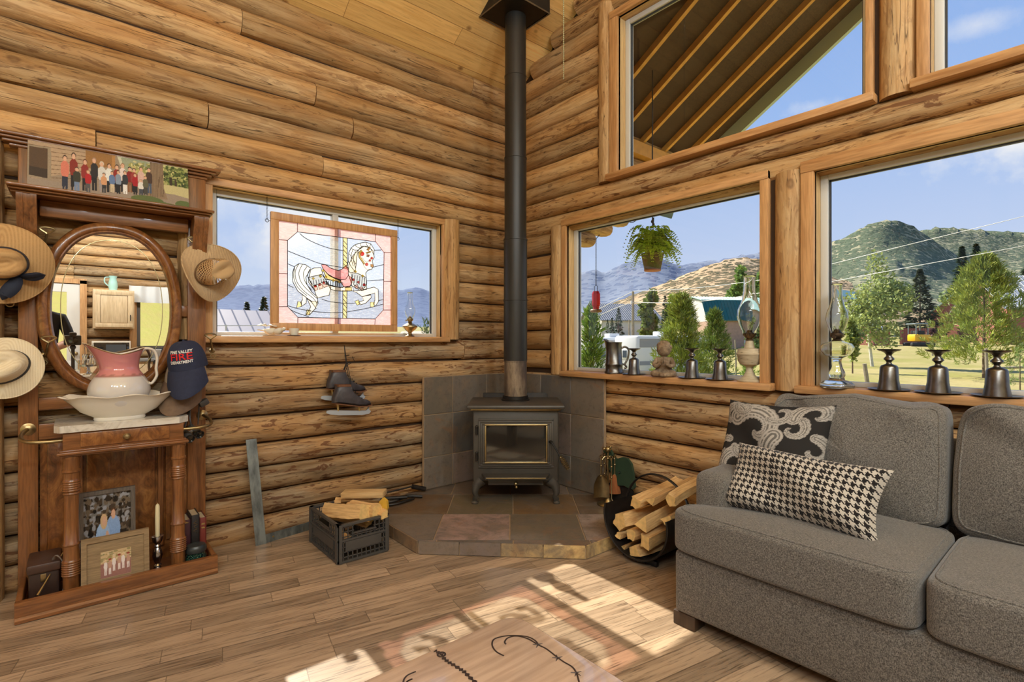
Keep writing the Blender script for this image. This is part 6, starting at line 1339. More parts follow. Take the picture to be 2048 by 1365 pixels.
for q in(((295,150),(295,243)),((738,200),(738,290)),((1145,260),(1145,350)),((80,325),(187,337)),((80,695),(187,700)),((80,1060),(187,1058)),((298,1280),(300,1175)),((738,1285),(740,1185)),((1138,1285),(1143,1193)),((1240,465),(1320,470)),((1238,782),(1320,783)),((1235,1095),(1320,1095))): leadl(q)
for q in(((320,260),(380,310),(500,370),(640,420),(790,447)),((187,450),(400,535),(550,590),(790,632)),((187,590),(258,622)),((187,820),(250,850)),((187,1048),(300,1080),(470,1110),(640,1125),(790,1122)),((215,1090),(300,1130),(420,1168)),((840,1115),(1060,1075),(1232,1030)),((1110,630),(1235,600)),((1050,778),(1235,765)),((560,978),(660,1005),(800,1020),(920,1022)),((1175,995),(1235,980)),((1130,445),(1210,440))): leadl(q)
GD=(224,206,140); CRM=(240,226,210)
pane([(792,305),(838,311),(838,640),(792,640)],GD,.7); pane([(790,880),(836,880),(833,1188),(790,1186)],GD,.7)
for k in range(6): leadl(((792,335+k*50),(838,385+k*50)))
for k in range(5): leadl(((790,920+k*52),(834,972+k*52)))
def body(pts,col=CRM,a=.72): pane(pts,col,a)
body([(345,930),(395,960),(390,1020),(340,1055),(330,1010),(350,985)]); body([(395,960),(450,1000),(515,1000),(490,1080),(430,1145),(390,1150),(440,1060)])
body([(440,655),(475,638),(550,632),(570,700),(600,760),(660,850),(640,935),(590,945),(510,965),(480,880),(415,790),(420,740)])
body([(600,780),(660,870),(720,885),(800,890),(910,885),(890,830),(760,850),(640,820)])
body([(1000,950),(1095,930),(1100,960),(1040,1020),(980,1040),(960,1010),(1020,990)])
body([(890,885),(950,885),(1050,865),(1130,845),(1175,870),(1180,1000),(1150,1045),(1120,1030),(1140,990),(1140,910),(1070,930),(1000,950),(940,905)])
body([(855,600),(900,500),(960,440),(1000,400),(1060,400),(1120,450),(1132,520),(1110,560),(1125,615),(1105,650),(1060,665),(1040,690),(1050,800),(1050,870),(980,880),(890,830),(850,700)])
for q in([(300,1000),(338,1010),(340,1055),(285,1070)],[(400,1090),(435,1095),(425,1150),(385,1150)],[(920,1000),(960,985),(980,1030),(945,1042)],[(1090,1010),(1135,1010),(1130,1060),(1090,1060)]): body(q,GD,.75)
WH=(246,242,232)
body([(440,640),(380,600),(310,590),(265,620),(240,690),(245,790),(300,890),(380,950),(450,1010),(500,1080),(520,1020),(510,950),(450,900),(400,820),(385,740),(420,680)],WH,.75)
for q in(((310,592),(270,680),(290,790),(370,890),(470,970),(510,1030)),((350,596),(310,690),(340,800),(430,900),(515,975)),((265,620),(255,740),(300,850),(400,940)),((400,620),(360,690),(380,790),(450,880)),((430,650),(405,720),(440,800),(480,880))): leadl(q)
body([(855,470),(880,420),(920,385),(980,365),(1040,355),(1095,375),(1135,440),(1130,500),(1090,420),(1020,400),(960,440),(940,520),(935,600),(925,680),(870,690),(835,640),(850,560)],WH,.75)
for q in(((880,420),(915,440),(960,440)),((920,385),(950,410),(985,420)),((980,365),(985,395),(1010,402)),((1040,355),(1050,380),(1060,400)),((1095,375),(1085,400),(1090,420)),((860,480),(900,540),(935,600)),((850,560),(880,620),(925,680)),((900,430),(880,520),(905,620)),((930,450),(905,540),(930,640))): leadl(q)
BL=(196,210,230)
body([(415,740),(560,705),(600,760),(690,775),(790,800),(790,850),(690,840),(610,815),(590,790),(470,830),(430,780)],BL,.6); body([(880,700),(940,690),(1045,740),(1052,800),(1030,850),(985,870),(910,820)],BL,.6)
for k in range(6): x=440+k*28; leadl(((x,775-k*4),(x+8,825-k*6)))
for k in range(8): x=610+k*24; leadl(((x,775+k*3),(x,815+k*4)))
for k in range(6): x=895+k*27; leadl(((x,705+k*7),(x-8,790+k*10)))
for q in([(470,840),(500,825),(520,870),(490,885)],[(520,828),(560,815),(575,855),(535,870)],[(565,810),(610,815),(625,835),(585,850)],[(915,830),(950,815),(965,860),(930,860)],[(970,850),(1000,840),(1020,880),(990,885)]): body(q,(240,200,196),.6)
body([(570,640),(640,720),(700,750),(770,775),(775,800),(690,775),(620,760),(590,700)],(220,190,120),.75)
body([(555,600),(600,600),(660,640),(740,665),(780,650),(830,605),(850,640),(850,720),(820,760),(760,765),(690,740),(620,700),(570,640)],(226,140,142),.75); body([(760,765),(820,760),(850,720),(885,740),(890,800),(860,845),(800,840),(770,800)],(230,150,150),.75)
body([(812,850),(885,845),(888,885),(818,890)],GD,.7)
def disc(x,y,r,c): pane([(x+r*math.cos(k*PI/5),y+r*math.sin(k*PI/5)) for k in range(10)],c,.8,True,None,w=.001)
for x,y,r in((490,833,15),(537,817,14),(582,797,15),(905,765,14),(960,793,14),(1022,820,15),(998,482,25),(1050,597,17),(1105,530,13),(1085,555,12)): disc(x,y,r,(206,40,36))
for x,y in((575,665),(467,752),(545,727),(605,735),(685,775),(925,675),(1005,725),(750,790)): pane([(x-17,y),(x,y-17),(x+17,y),(x,y+17)],(222,190,70),.8,w=.001)
pane([(1050,490),(1080,495),(1075,515),(1048,512)],(150,80,60),.8); pane([(1050,440),(1075,405),(1090,410),(1070,450)],(196,140,50),.8); pane([(1090,600),(1120,600),(1118,630),(1095,622)],(200,140,60),.8); pane([(960,470),(990,440),(1000,450),(975,500),(1030,590),(1020,600),(965,520)],(230,200,110),.7); pane([(1040,470),(1090,455),(1095,462),(1050,480)],(220,180,90),.7)
leadl(((1010,600),(1050,650),(1105,650)),.0012); leadl(((1000,520),(1030,560),(1060,570),(1100,530)),.0012)
gl.build('leaded_glass',MAT['stain'],sg,smooth=0); ld.build('lead_lines',plain('lead_came',(46,44,42),.5,.4),sg)
for px,y0,y1,side in((534,398,441,0),(796,440,478,1)):
    a=X(XP,px,y0); c=X(XP,px,y1); c.z=min(c.z,1.985); a.z=2.09; b=MB(); n=int((a.z-c.z)/.011)
    for k in range(n): p=a.lerp(c,k/n); b.tube(arc(p-Vector((0,0,.006)),.0045,0,2*PI,8,1 if k%2 else 0,2),.0011,4,0,True)
    b.tube(arc(c-Vector((0,0,.0)),.010,0,2*PI,14,1,2),.0018,5,True); b.tube([c+Vector((0,.010 if not side else -.010,0)),Vector((XP,fy0+.004 if not side else fy1-.004,c.z))],.0018,5); b.build('chain',MAT['iron'],sg)
# little things on the small sill
def bird(name,label,q,rz,col,tilt=0):
    M=Matrix.Translation(q)@Matrix.Rotation(rz,4,'Z')@Matrix.Rotation(tilt,4,'X'); t=thing(name,label,'figurine',tuple(q),0,'dove figurines on the small sill'); b=MB()
    b.lathe([(.0,-.045),(.006,-.05),(.012,-.035),(.020,-.012),(.022,.01),(.017,.028),(.011,.036),(.012,.043),(.013,.050),(.008,.060),(.002,.068),(0,.069)],16,fn=lambda p,w,i:M@Vector((p.x*.9,p.z,.026+p.y*.95+.30*max(0,p.z)+(.35*max(0,-p.z-.02))))); b.build('body',col,t,smooth=70)
    b=MB(); b.tube([M@Vector((.004,-.03,.06)),M@Vector((.012,-.055,.07)),M@Vector((.006,-.09,.062))],[.010,.012,.003],8,flat=.35); b.tube([M@Vector((-.004,-.03,.06)),M@Vector((-.012,-.055,.07)),M@Vector((-.006,-.09,.062))],[.010,.012,.003],8,flat=.35); b.build('wing',col,t,smooth=70)
    b=MB(); b.tube([M@Vector((0,-.04,.03)),M@Vector((0,-.085,.036))],[.010,.014],8,flat=.3); b.build('tail',col,t)
china=plain('white_porcelain',(232,226,210),.25); q=X(.0,540,671); q.z=1.227
bird('dove_figurine','white dove figurine with spread wings left of its mate on the small sill',Vector((.0,q.y,q.z)),.5,china)
q=X(.03,556,671); bird('dove_figurine','white dove figurine nearest the small cup on the small sill',Vector((.035,q.y,1.227)),-1.2,china)
q=X(.02,588,671); q.z=1.227; t=thing('tea_light_cup','small ribbed cream cup on a dark saucer below the panel','cup',tuple(q)); b=MB(); b.lathe([(0,0),(.038,.0),(.042,.003),(.03,.006),(0,.006)],20,T=Tm(q)); b.build('saucer',plain('dark_saucer',(92,72,60),.4),t); b=MB(); b.lathe([(0,.0065),(.022,.0065),(.024,.012),(.031,.048),(.028,.048),(.02,.014),(0,.014)],20,T=Tm(q)); b.build('cup',china,t)
CHIM=[(.022,0),(.024,.012),(.034,.035),(.041,.062),(.038,.088),(.026,.118),(.0195,.15),(.0185,.20),(.021,.206)]
def chimney(z0,sc=1): return [(r*sc,z0+z*sc) for r,z in CHIM]+[((r-.0012)*sc,z0+z*sc) for r,z in CHIM[::-1]]
def burner(mb,z,sc=1,knob=1,T=None):
    mb.lathe([(0,z-.002),(.012*sc,z-.002),(.020*sc,z+.004*sc),(.014*sc,z+.010*sc),(.022*sc,z+.016*sc),(.026*sc,z+.024*sc),(.025*sc,z+.034*sc),(.016*sc,z+.040*sc),(.01*sc,z+.052*sc),(0,z+.054*sc)],18,T=T)
    if knob: mb.tube([T@Vector((0,0,z+.018*sc)),T@Vector((.0,-.034*sc,z+.018*sc))],.0018*sc,5); mb.tube([T@Vector((0,-.034*sc,z+.018*sc)),T@Vector((0,-.038*sc,z+.018*sc))],.008*sc,10)
q=X(.0,820,672); q.z=1.227; T=Tm(q); t=thing('oil_lamp','small brass oil lamp with glass chimney on the small sill','oil lamp',tuple(q)); b=MB(); b.lathe([(0,0),(.034,0),(.036,.006),(.022,.012),(.012,.026),(.018,.036),(.040,.052),(.055,.070),(.054,.080),(.034,.092),(.016,.100),(0,.104)],28,T=T); b.build('font',MAT['brass'],t)
b=MB(); burner(b,.102,.9,1,T); b.build('burner',MAT['brass'],t); b=MB(); b.lathe(chimney(.128,.96),24,T=T); b.build('chimney',MAT['clearglass'],t,smooth=80)
# big sill: pewter pitcher, goblets on plates, praying figurine, lamps
SZ=.9655
q=Y(.0,1228,747); q.z=SZ; t=thing('pewter_pitcher','pewter pitcher with curled handle at the left end of the figurine sill','pitcher',tuple(q)); b=MB()
def sp2(p,w,i): k=max(0,(p.z-.16)/.045); return q+Vector((p.x*(1+.35*k*max(0,-math.cos(w-.3))**4),p.y*(1+.2*k*max(0,-math.cos(w-.3))**4),p.z+.018*k*max(0,-math.cos(w-.3))**3))
b.lathe([(r*1.08,z*1.08) for r,z in [(0,0),(.060,0),(.062,.010),(.056,.018),(.055,.05),(.058,.056),(.058,.064),(.054,.070),(.050,.15),(.049,.19),(.053,.205),(.049,.205),(.045,.15),(0,.14)]],36,fn=sp2); b.build('body',MAT['pewter'],t,smooth=60)
b=MB(); u=Vector((CS,SN,0)); b.tube(smoothpts([q+u*.048+Vector((0,0,.175)),q+u*.078+Vector((0,0,.188)),q+u*.104+Vector((0,0,.165)),q+u*.098+Vector((0,0,.11)),q+u*.078+Vector((0,0,.065)),q+u*.088+Vector((0,0,.045)),q+u*.072+Vector((0,0,.035))],5),[.007]*31,8); b.tube(smoothpts([q+u*.08+Vector((0,0,.06)),q+u*.062+Vector((0,0,.066)),q+u*.054+Vector((0,0,.07))],4),.006,8); b.build('handle',MAT['pewter'],t)
GOB=[(0,.165),(.036,.163),(.043,.168),(.044,.171),(.041,.168),(.02,.158),(.012,.150),(.010,.142),(.018,.134),(.020,.128),(.012,.120),(.009,.115),(.012,.108),(.028,.102),(.033,.094),(.036,.04),(.043,.0),(.041,.0),(.033,.05),(.030,.09),(0,.096)]
GOB=[(r*1.08,z*1.1) for r,z in GOB]
PLT=[(0,0),(.055,0),(.080,.005),(.085,.008),(.079,.007),(.055,.004),(0,.004)]
GL=[(1268,748,'pewter goblet turned upside down beside the pewter pitcher',.93),(1384,755,'upside down pewter goblet just right of the praying figurine',.96),(1440,757,'upside down pewter goblet left of the white oil lamp',.96),(1778,777,'upside down pewter goblet beside the clear glass oil lamp',1.0),(1876,783,'middle upside down pewter goblet in the sofa window',1.0),(1994,790,'upside down pewter goblet at the right end of the sofa window',1.0)]
g0=p0=None
for k,(px,py,lab,s) in enumerate(GL):
    q=Y(-.005,px,py); 
    if g0 is None:
        b=MB(); b.lathe(GOB,36,T=Tm((q.x,q.y,SZ+.0045))); g0=one(b,'goblet',MAT['pewter'],lab,'goblet',(q.x,q.y,SZ+.0045),'pewter goblets on the window sills',60); g=g0
        b=MB(); b.lathe(PLT,36,T=Tm((q.x,q.y,SZ))); p0=one(b,'pewter_plate',MAT['pewter'],'small pewter plate under the goblet beside the pewter pitcher','plate',(q.x,q.y,SZ),'pewter plates under the goblets',60); p=p0
    else:
        g=g0.copy(); COL.objects.link(g); p=p0.copy(); COL.objects.link(p); g['label']=lab; p['label']='small pewter plate under the '+('goblet right of the praying figurine','goblet left of the white oil lamp','goblet beside the clear glass oil lamp','middle goblet of the sofa window','goblet at the right end of the sofa window')[k-1]
    g.location=(q.x,q.y,SZ+.0045*s); p.location=(q.x,q.y,SZ); g.scale=(s,s,s); p.scale=(s,s,s); g.rotation_euler=(0,0,k*.7)
# praying figurine
q=Y(.0,1328,752); q.z=SZ
st_=NT('aged_stone'); vv=st_.coord('Object'); nn=st_.noise(vv,40,5,.65); st_.set(col=st_.ramp(nn,[(.3,lin((92,74,56))),(.5,lin((134,112,88))),(.7,lin((166,146,118)))]),rough=.8); st_.bump(nn,.3,.003); MAT['stone']=st_.m
FY=math.atan2(-(CAM.x-q.x),(CAM.y-q.y))+PI       # face the room
t=thing('praying_figurine','brown stone figurine of a praying child on the figurine sill','figurine',tuple(q),YAW-.35); t.scale=(1.42,1.42,1.45)
def skin(name,verts,edges,par,mat,sub=2,root=0):
    me=bpy.data.meshes.new(name); me.from_pydata([v[:3] for v in verts],edges,[]); me.materials.append(mat); o=bpy.data.objects.new(name,me); COL.objects.link(o); o.parent=par
    md=o.modifiers.new('Skin','SKIN'); 
    for i,v in enumerate(verts): me.skin_vertices[0].data[i].radius=(v[3],v[4] if len(v)>4 else v[3])
    for i in range(len(verts)): me.skin_vertices[0].data[i].use_root=(i==root)
    md.use_smooth_shade=True; s=o.modifiers.new('Sub','SUBSURF'); s.levels=sub; s.render_levels=sub; 
    dg=bpy.context.evaluated_depsgraph_get(); me2=bpy.data.meshes.new_from_object(o.evaluated_get(dg)); me2.name=name; o.modifiers.clear(); o.data=me2
    me2.polygons.foreach_set('use_smooth',[True]*len(me2.polygons)); return o
V=[(0,.005,.018,.030),(0,.004,.045,.030,.026),(0,.0,.068,.029,.024),(0,-.002,.084,.014),(0,-.004,.094,.012),
   (.030,.0,.076,.013),(.043,-.014,.052,.012),(.030,-.038,.046,.010),(.008,-.048,.062,.008),
   (-.030,.0,.076,.013),(-.043,-.014,.052,.012),(-.030,-.038,.046,.010),(-.008,-.048,.062,.008),
   (.030,-.012,.016,.017),(.050,-.036,.014,.014),(.012,-.056,.011,.011),(-.016,-.060,.008,.008),
   (-.030,-.012,.016,.017),(-.050,-.036,.014,.014),(-.012,-.048,.012,.011),(.014,-.066,.008,.008)]
E_=[(0,1),(1,2),(2,3),(3,4),(2,5),(5,6),(6,7),(7,8),(2,9),(9,10),(10,11),(11,12),(0,13),(13,14),(14,15),(15,16),(0,17),(17,18),(18,19),(19,20)]
bo=skin('body',V,E_,t,MAT['stone'])
b=MB()
def hd(p,w,i):
    x,y,z=p; f=max(0,-y/.030); n=.006*math.exp(-((x/.006)**2+((z-.117)/.007)**2))*f; e=-.003*(math.exp(-(((x-.012)/.005)**2+((z-.122)/.004)**2))+math.exp(-(((x+.012)/.005)**2+((z-.122)/.004)**2)))*f; ch=.003*math.exp(-((abs(x)-.015)/.008)**2-((z-.108)/.008)**2)*f
    return Vector((x,y-(n+e+ch)-.004,z))
b.lathe([(0.001,.088),(.014,.091),(.024,.099),(.029,.110),(.031,.122),(.030,.134),(.024,.146),(.012,.154),(0.001,.156)],40,fn=hd); 
for s in(-1,1): b.sphere((s*.030,-.002,.118),.006,8,6,sc=(.5,.8,1.2))
b.build('head',MAT['stone'],t,world=False,smooth=80)
b=MB(); rr=random.Random(2)
for k in range(46):
    a=rr.uniform(0,2*PI); e=rr.uniform(.1,1.35)
    if e<.75 and math.sin(a)<-.35: continue
    c_=Vector((math.cos(a)*math.cos(e)*.030,math.sin(a)*math.cos(e)*.030,.125+math.sin(e)*.030)); b.sphere(c_,.0075,8,6,sc=(1,1,.9))
b.build('hair',MAT['stone'],t,world=False,smooth=80)
for s in(-1,1):
    b=MB(); b.tube([(s*.006,-.050,.060),(s*.003,-.052,.074),(s*.002,-.050,.090)],[.006,.006,.003],8,flat=.6)
    for k in range(4): b.tube([(s*.004,-.046-.003*k,.072),(s*.002,-.046-.003*k,.089+.002*(k%2))],[.0022,.0014],6)
    b.tube([(s*.005,-.058,.068),(s*.002,-.059,.080)],[.0024,.0016],6); b.build('hand',MAT['stone'],t,world=False)
# white distressed oil lamp
q=Y(.01,1499,757); q.z=SZ; T=Tm(q); t=thing('oil_lamp','distressed cream oil lamp with glass chimney at the right end of the figurine sill','oil lamp',tuple(q)); ds=NT('distressed_cream'); v=ds.coord('Object',(1,1,5)); n=ds.noise(v,18,5,.65); ds.set(col=ds.ramp(n,[(.30,lin((70,56,44))),(.36,lin((176,160,132))),(.6,lin((196,182,154)))]),rough=.6); 
S_=lambda pr,k:[(r*k,z*k) for r,z in pr]
b=MB(); b.lathe([(0,0),(.064,0),(.066,.006),(.050,.016),(.030,.036),(.020,.060),(.017,.078),(.022,.086),(.050,.098),(.062,.120),(.066,.150),(.069,.154),(.069,.160),(.066,.164),(.062,.186),(.030,.190),(.024,.210),(.020,.232),(0,.234)],36,T=T); b.build('base',ds.m,t,smooth=35)
b=MB(); burner(b,.232,1.15,0,T); 
for k in range(16): w=2*PI*k/16; b.tube([T@Vector((.030*math.cos(w),.030*math.sin(w),.262)),T@Vector((.034*math.cos(w),.034*math.sin(w),.276))],[.005,.003],5)
b.lathe([(.024,.255),(.031,.262),(.033,.27),(.029,.27)],20,T=T); u=Vector((CS,SN,0)); b.tube([q+Vector((0,0,.25)),q+u*.048+Vector((0,0,.25))],.0018,5); b.tube([q+u*.044+Vector((0,0,.25)),q+u*.05+Vector((0,0,.25))],.0065,10); b.build('burner',plain('bronze',(120,98,70),.4,.8),t)
b=MB(); b.lathe(chimney(.268,1.62),32,T=T); b.build('chimney',MAT['clearglass'],t,smooth=80)
# clear glass oil lamp in the sofa window
q=Y(-.022,1674,772); q.z=SZ; T=Tm(q); t=thing('oil_lamp','clear glass oil lamp at the left end of the sofa window','oil lamp',tuple(q)); K=1.12
pr=[(0,.0),(.064,0),(.068,.006),(.066,.016),(.050,.028),(.030,.034),(.028,.045),(.032,.055),(.030,.070),(.021,.090),(.017,.110),(.018,.125),(.024,.132),(.050,.145),(.064,.165),(.066,.180),(.056,.194),(.030,.203),(.018,.207)]
b=MB(); b.lathe([(r*K,z*K) for r,z in pr]+[((r-.0025)*K,z*K) for r,z in pr[::-1] if z>.13 and r>.005],36,T=T,fn=lambda p,w,i:Vector((p.x*(1+(.05*math.cos(w*8) if .03<p.z/K<.12 else 0)),p.y*(1+(.05*math.cos(w*8) if .03<p.z/K<.12 else 0)),p.z))); b.build('font',MAT['clearglass'],t,smooth=80)
b=MB(); b.lathe([(0,.150*K),(.052*K,.150*K),(.056*K,.165*K),(.0,.166*K)],28,T=T); b.build('oil',glassmat('lamp_oil',(.96,.93,.78),.04),t,smooth=60)
b=MB(); burner(b,.205*K,1.15,1,T); b.build('burner',plain('dark_bronze',(84,70,56),.4,.8),t)
b=MB(); b.lathe(chimney(.205*K+.034,1.22),32,T=T); b.build('chimney',MAT['clearglass'],t,smooth=80)
# ---- outside the glass: bird feeder and hanging fern
q=Y(1.19,1192,580); t=thing('bird_feeder','red glass hummingbird feeder hanging outside the figurine window','bird feeder',(q.x,q.y,Y(1.19,1192,625).z)); zb=Y(1.19,1192,625).z; zt=Y(1.19,1192,583).z; top=Y(1.19,1192,478).z
rg=NT('red_glass'); T1=rg.n('ShaderNodeBsdfTransparent'); rg.inp(T1,'Color',(.85,.12,.12)); mx=rg.n('ShaderNodeMixShader'); rg.inp(mx,'i0',.45); rg.set(col=lin((206,48,52)),rough=.15); rg.t.links.new(T1.outputs[0],mx.inputs[1]); rg.t.links.new(rg.b.outputs[0],mx.inputs[2]); rg.t.links.new(mx.outputs[0],rg.out.inputs[0])
h=zt-zb; b=MB(); b.lathe([(0,.12*h),(.03,.14*h),(.032,.25*h),(.04,.32*h),(.042,.36*h),(.042,.88*h),(.030,1.0*h),(0,1.0*h)],8,T=Tm((q.x,q.y,zb))); b.build('bottle',rg.m,t,smooth=20)
b=MB(); b.lathe([(0,0),(.055,.0),(.062,.02),(.05,.03),(.02,.12*h),(0,.13*h)],24,T=Tm((q.x,q.y,zb))); b.build('tray',plain('brown_tray',(134,96,62),.4,.3),t)
b=MB(); b.tube([(q.x-.02,q.y,zt-.02),(q.x-.02,q.y,zt+.05),(q.x,q.y,zt+.065),(q.x+.02,q.y,zt+.05),(q.x+.02,q.y,zt-.02)],.003,5); b.build('bail',MAT['iron'],t)
b=MB(); n=int((top-zt-.06)/.016)
for k in range(n): b.tube(arc((q.x,q.y,zt+.07+k*.016),.0085,0,2*PI,8,1 if k%2 else 0,2),.0022,4,0,True)
b.build('chain',MAT['iron'],t)
b=MB(); a=Vector((q.x,q.y,top)); c_=Y(1.3,1212,455); b.tube(smoothpts([a,a.lerp(c_,.5)+Vector((0,0,.0)),c_,Y(1.3,1213,445)],5),.004,5); b.tube(smoothpts([a,Y(1.1,1175,490),Y(1.1,1163,494),Y(1.1,1176,484),a],5),.004,5); one(b,'wire_hanger',MAT['iron'],'loop of wire holding the bird feeder on the log ends','wire',tuple(a))
b=MB(); b.tube(smoothpts([Y(1.3,1243,434),Y(1.3,1255,443),Y(1.3,1268,444),Y(1.3,1283,430)],6),.004,5); one(b,'cable_loop',MAT['iron'],'drooping loop of cable under the log end left of the fern','cable',tuple(Y(1.3,1262,444)))
q=Y(1.2,1305,540); cb=Vector((q.x,q.y,q.z)); t=thing('hanging_fern','bushy fern in a terracotta pot hanging outside the figurine window','plant',tuple(cb)); zr=Y(1.2,1305,508).z; h=zr-cb.z
tp=NT('mossy_terracotta'); nn=tp.noise(tp.coord('Object'),14,4,.6); tp.set(col=tp.ramp(nn,[(.4,lin((104,84,62))),(.5,lin((120,104,66))),(.62,lin((96,104,54)))]),rough=.85)
b=MB(); b.lathe([(0,0),(.072,0),(.075,.006),(.102,h-.012),(.106,h),(.097,h),(.09,h-.03),(0,h-.03)],28,T=Tm(cb)); b.build('pot',tp.m,t)
b=MB(); b.lathe([(0,-.012),(.074,-.012),(.078,0.0),(0,0.0)],28,T=Tm(cb)); b.build('saucer',plain('terracotta',(176,110,84),.8),t)
rr=random.Random(5); b=MB(); c0=cb+Vector((0,0,h))
for f in range(120):
    a=rr.uniform(0,2*PI); L=rr.uniform(.20,.34); up=rr.uniform(.06,.30); dro=rr.uniform(.0,.20); d=Vector((math.cos(a),math.sin(a),0)); s=d.cross(Vector((0,0,1))); col=jit(rr,lin((164,190,56)),.35); pts=[]
    for k in range(21): u=k/20; pts.append(c0+d*(L*u*(1-.15*u))+Vector((0,0,up*math.sin(PI*min(1,u*.9))*.9-dro*u*u)))
    for k in range(1,20):
        w=.028*(1-k/21)*(.5+min(1,k/4)*.5)+.005; dd=(pts[k+1]-pts[k-1]).normalized()
        for sg_ in(-1,1): leaf(b,pts[k],(s*sg_+dd*.35+Vector((0,0,-.15))).normalized(),dd,w*1.9,.009,jit(rr,col[:3],.15))
b.build('fronds',MAT['leaf'],t,smooth=0)
b=MB(); zt=roofz(cb.x)-.02
for k in range(3): w=k*2.1; b.tube([cb+Vector((.1*math.cos(w),.1*math.sin(w),h-.004)),cb+Vector((0,0,h+.26))],.002,4)
b.tube(smoothpts([cb+Vector((0,0,h+.25)),cb+Vector((0.018,0,h+.275)),cb+Vector((-.012,0,h+.30)),cb+Vector((.012,0,h+.335)),cb+Vector((0,0,h+.35)),Vector((cb.x,cb.y,zt))],5),.0055,6); b.build('hanger',MAT['iron'],t)
b=MB(); p=Y(1.35,1325,425); b.cbox(p,(.20,.02,.07),0,.004,(.3,.35,.5)); one(b,'roof_bracket',plain('weathered_teal_board',(116,140,136),.7),'weathered teal board end above the hanging fern','board',tuple(p))
# ================================================================ kitchen side of the room (seen in the oval mirror)
KX=6.9
def M_(px,py,x):                              # a point of the real room seen at a mirror pixel, at depth plane x
    p=on(0,2*.079-x,px,py); return Vector((x,p.y,p.z))
MAT['maple']=wood('pale_maple',(214,186,146),(200,170,128),(160,128,90),'z',1,.4,0); MAT['paintw']=plain('off_white_paint',(216,210,200),.5); MAT['steel']=plain('brushed_steel',(176,174,170),.35,.8)
a,c=M_(186,578,KX-.33),M_(269,658,KX-.33)
t=thing('wall_cabinet','pale maple wall cabinet reflected in the oval mirror','cabinet',(KX-.2,(a.y+c.y)/2,c.z)); b=MB(); b.box((KX-.31,min(a.y,c.y),c.z),(KX-.01,max(a.y,c.y),a.z),0,.003); b.build('body',MAT['maple'],t)
y0,y1=min(a.y,c.y)+.025,max(a.y,c.y)-.02; z0,z1=c.z+.02,a.z-.02; b=MB()
for q in((y0,z0,y1,z0+.06),(y0,z1-.06,y1,z1),(y0,z0+.06,y0+.06,z1-.06),(y1-.06,z0+.06,y1,z1-.06)): b.box((KX-.33,q[0],q[1]),(KX-.311,q[2],q[3]),0,.003)
b.box((KX-.322,y0+.065,z0+.065),(KX-.311,y1-.065,z1-.065),0,.004); d=b.build('door',MAT['maple'],t); b=MB(); b.tube([(KX-.345,y1-.03,z0+.1),(KX-.345,y1-.03,z0+.19)],.006,6); b.build('handle',MAT['iron'],d)
zt=a.z; q=M_(226,575,KX-.18); b=MB(); b.lathe([(0,0),(.055,0),(.05,.02),(.06,.06),(.055,.12),(.042,.18),(.055,.22),(.05,.22),(.035,.17),(0,.1)],20,T=Tm((KX-.18,q.y,zt+.001))); t=thing('teal_jug','pale teal jug on top of the maple wall cabinet','jug',(KX-.18,q.y,zt+.001)); b.build('body',plain('teal_glaze',(168,206,196),.25),t,smooth=60); b=MB(); b.tube(smoothpts([(KX-.18,q.y-.05,zt+.20),(KX-.18,q.y-.095,zt+.19),(KX-.18,q.y-.10,zt+.12),(KX-.18,q.y-.058,zt+.07)],5),.008,8); b.build('handle',bpy.data.materials['teal_glaze'],t)
# door, window of the kitchen
d=bpy.data.objects.new('door_1',None); COL.objects.link(d); d.location=(KX,-3.25,0); d['kind']='structure'; d['label']='white kitchen door reflected in the mirror'; d['category']='door'
b=MB(); b.box((KX-.01,-3.70,.01),(KX+.04,-2.83,.9),0,.004); b.box((KX-.01,-3.70,.9),(KX+.04,-3.55,2.04)); b.box((KX-.01,-2.98,.9),(KX+.04,-2.83,2.04)); b.box((KX-.01,-3.55,1.92),(KX+.04,-2.98,2.04)); b.build('leaf',MAT['paintw'],d)
b=MB(); b.box((KX+.01,-3.55,.9),(KX+.016,-2.98,1.92)); b.build('pane',MAT['glass'],d,smooth=0); b=MB(); b.sphere((KX-.05,-2.88,1.0),.03); b.tube([(KX-.05,-2.88,1.0),(KX-.01,-2.88,1.0)],.012); b.build('door_handle',MAT['brass'],d)
b=MB(); b.box((KX-.03,-2.83,0),(KX+.04,-2.75,2.1)); b.box((KX-.03,-3.78,0),(KX+.04,-3.70,2.1)); b.box((KX-.03,-3.78,2.05),(KX+.04,-2.75,2.12)); b.build('casing',MAT['pinez'],d)
w=bpy.data.objects.new('window_6',None); COL.objects.link(w); w.location=(KX,-1.65,1.1); w['kind']='structure'; w['label']='kitchen window reflected in the mirror'; w['category']='window'
b=MB(); ya,yb=-2.14,-1.15
for q in((ya,1.07,yb,1.11),(ya,1.91,yb,1.95),(ya,1.07,ya+.05,1.95),(yb-.05,1.07,yb,1.95),((ya+yb)/2-.035,1.07,(ya+yb)/2+.035,1.95)): b.box((KX-.01,q[0],q[1]),(KX+.06,q[2],q[3]))
b.build('sash',plain('dark_window_frame',(96,88,80),.5),w); b=MB(); b.box((KX+.02,ya,1.07),(KX+.025,yb,1.95)); b.build('glass',MAT['glass'],w,smooth=0)
b=MB(); b.box((KX-.05,ya-.09,1.0),(KX+.03,ya,2.0)); b.box((KX-.05,yb,1.0),(KX+.03,yb+.09,2.0)); b.build('casing',MAT['pinez'],w)
b=MB(); b.grid(lambda u,v:Vector((KX-.09+.02*math.sin(u*40),lerp(ya-.1,yb+.1,u),lerp(2.06,1.80,v))),80,4); one(b,'valance',plain('white_lace',(214,212,208),.8),'white valance over the kitchen window in the mirror','curtain',(KX-.09,-1.65,1.8),smooth=70)
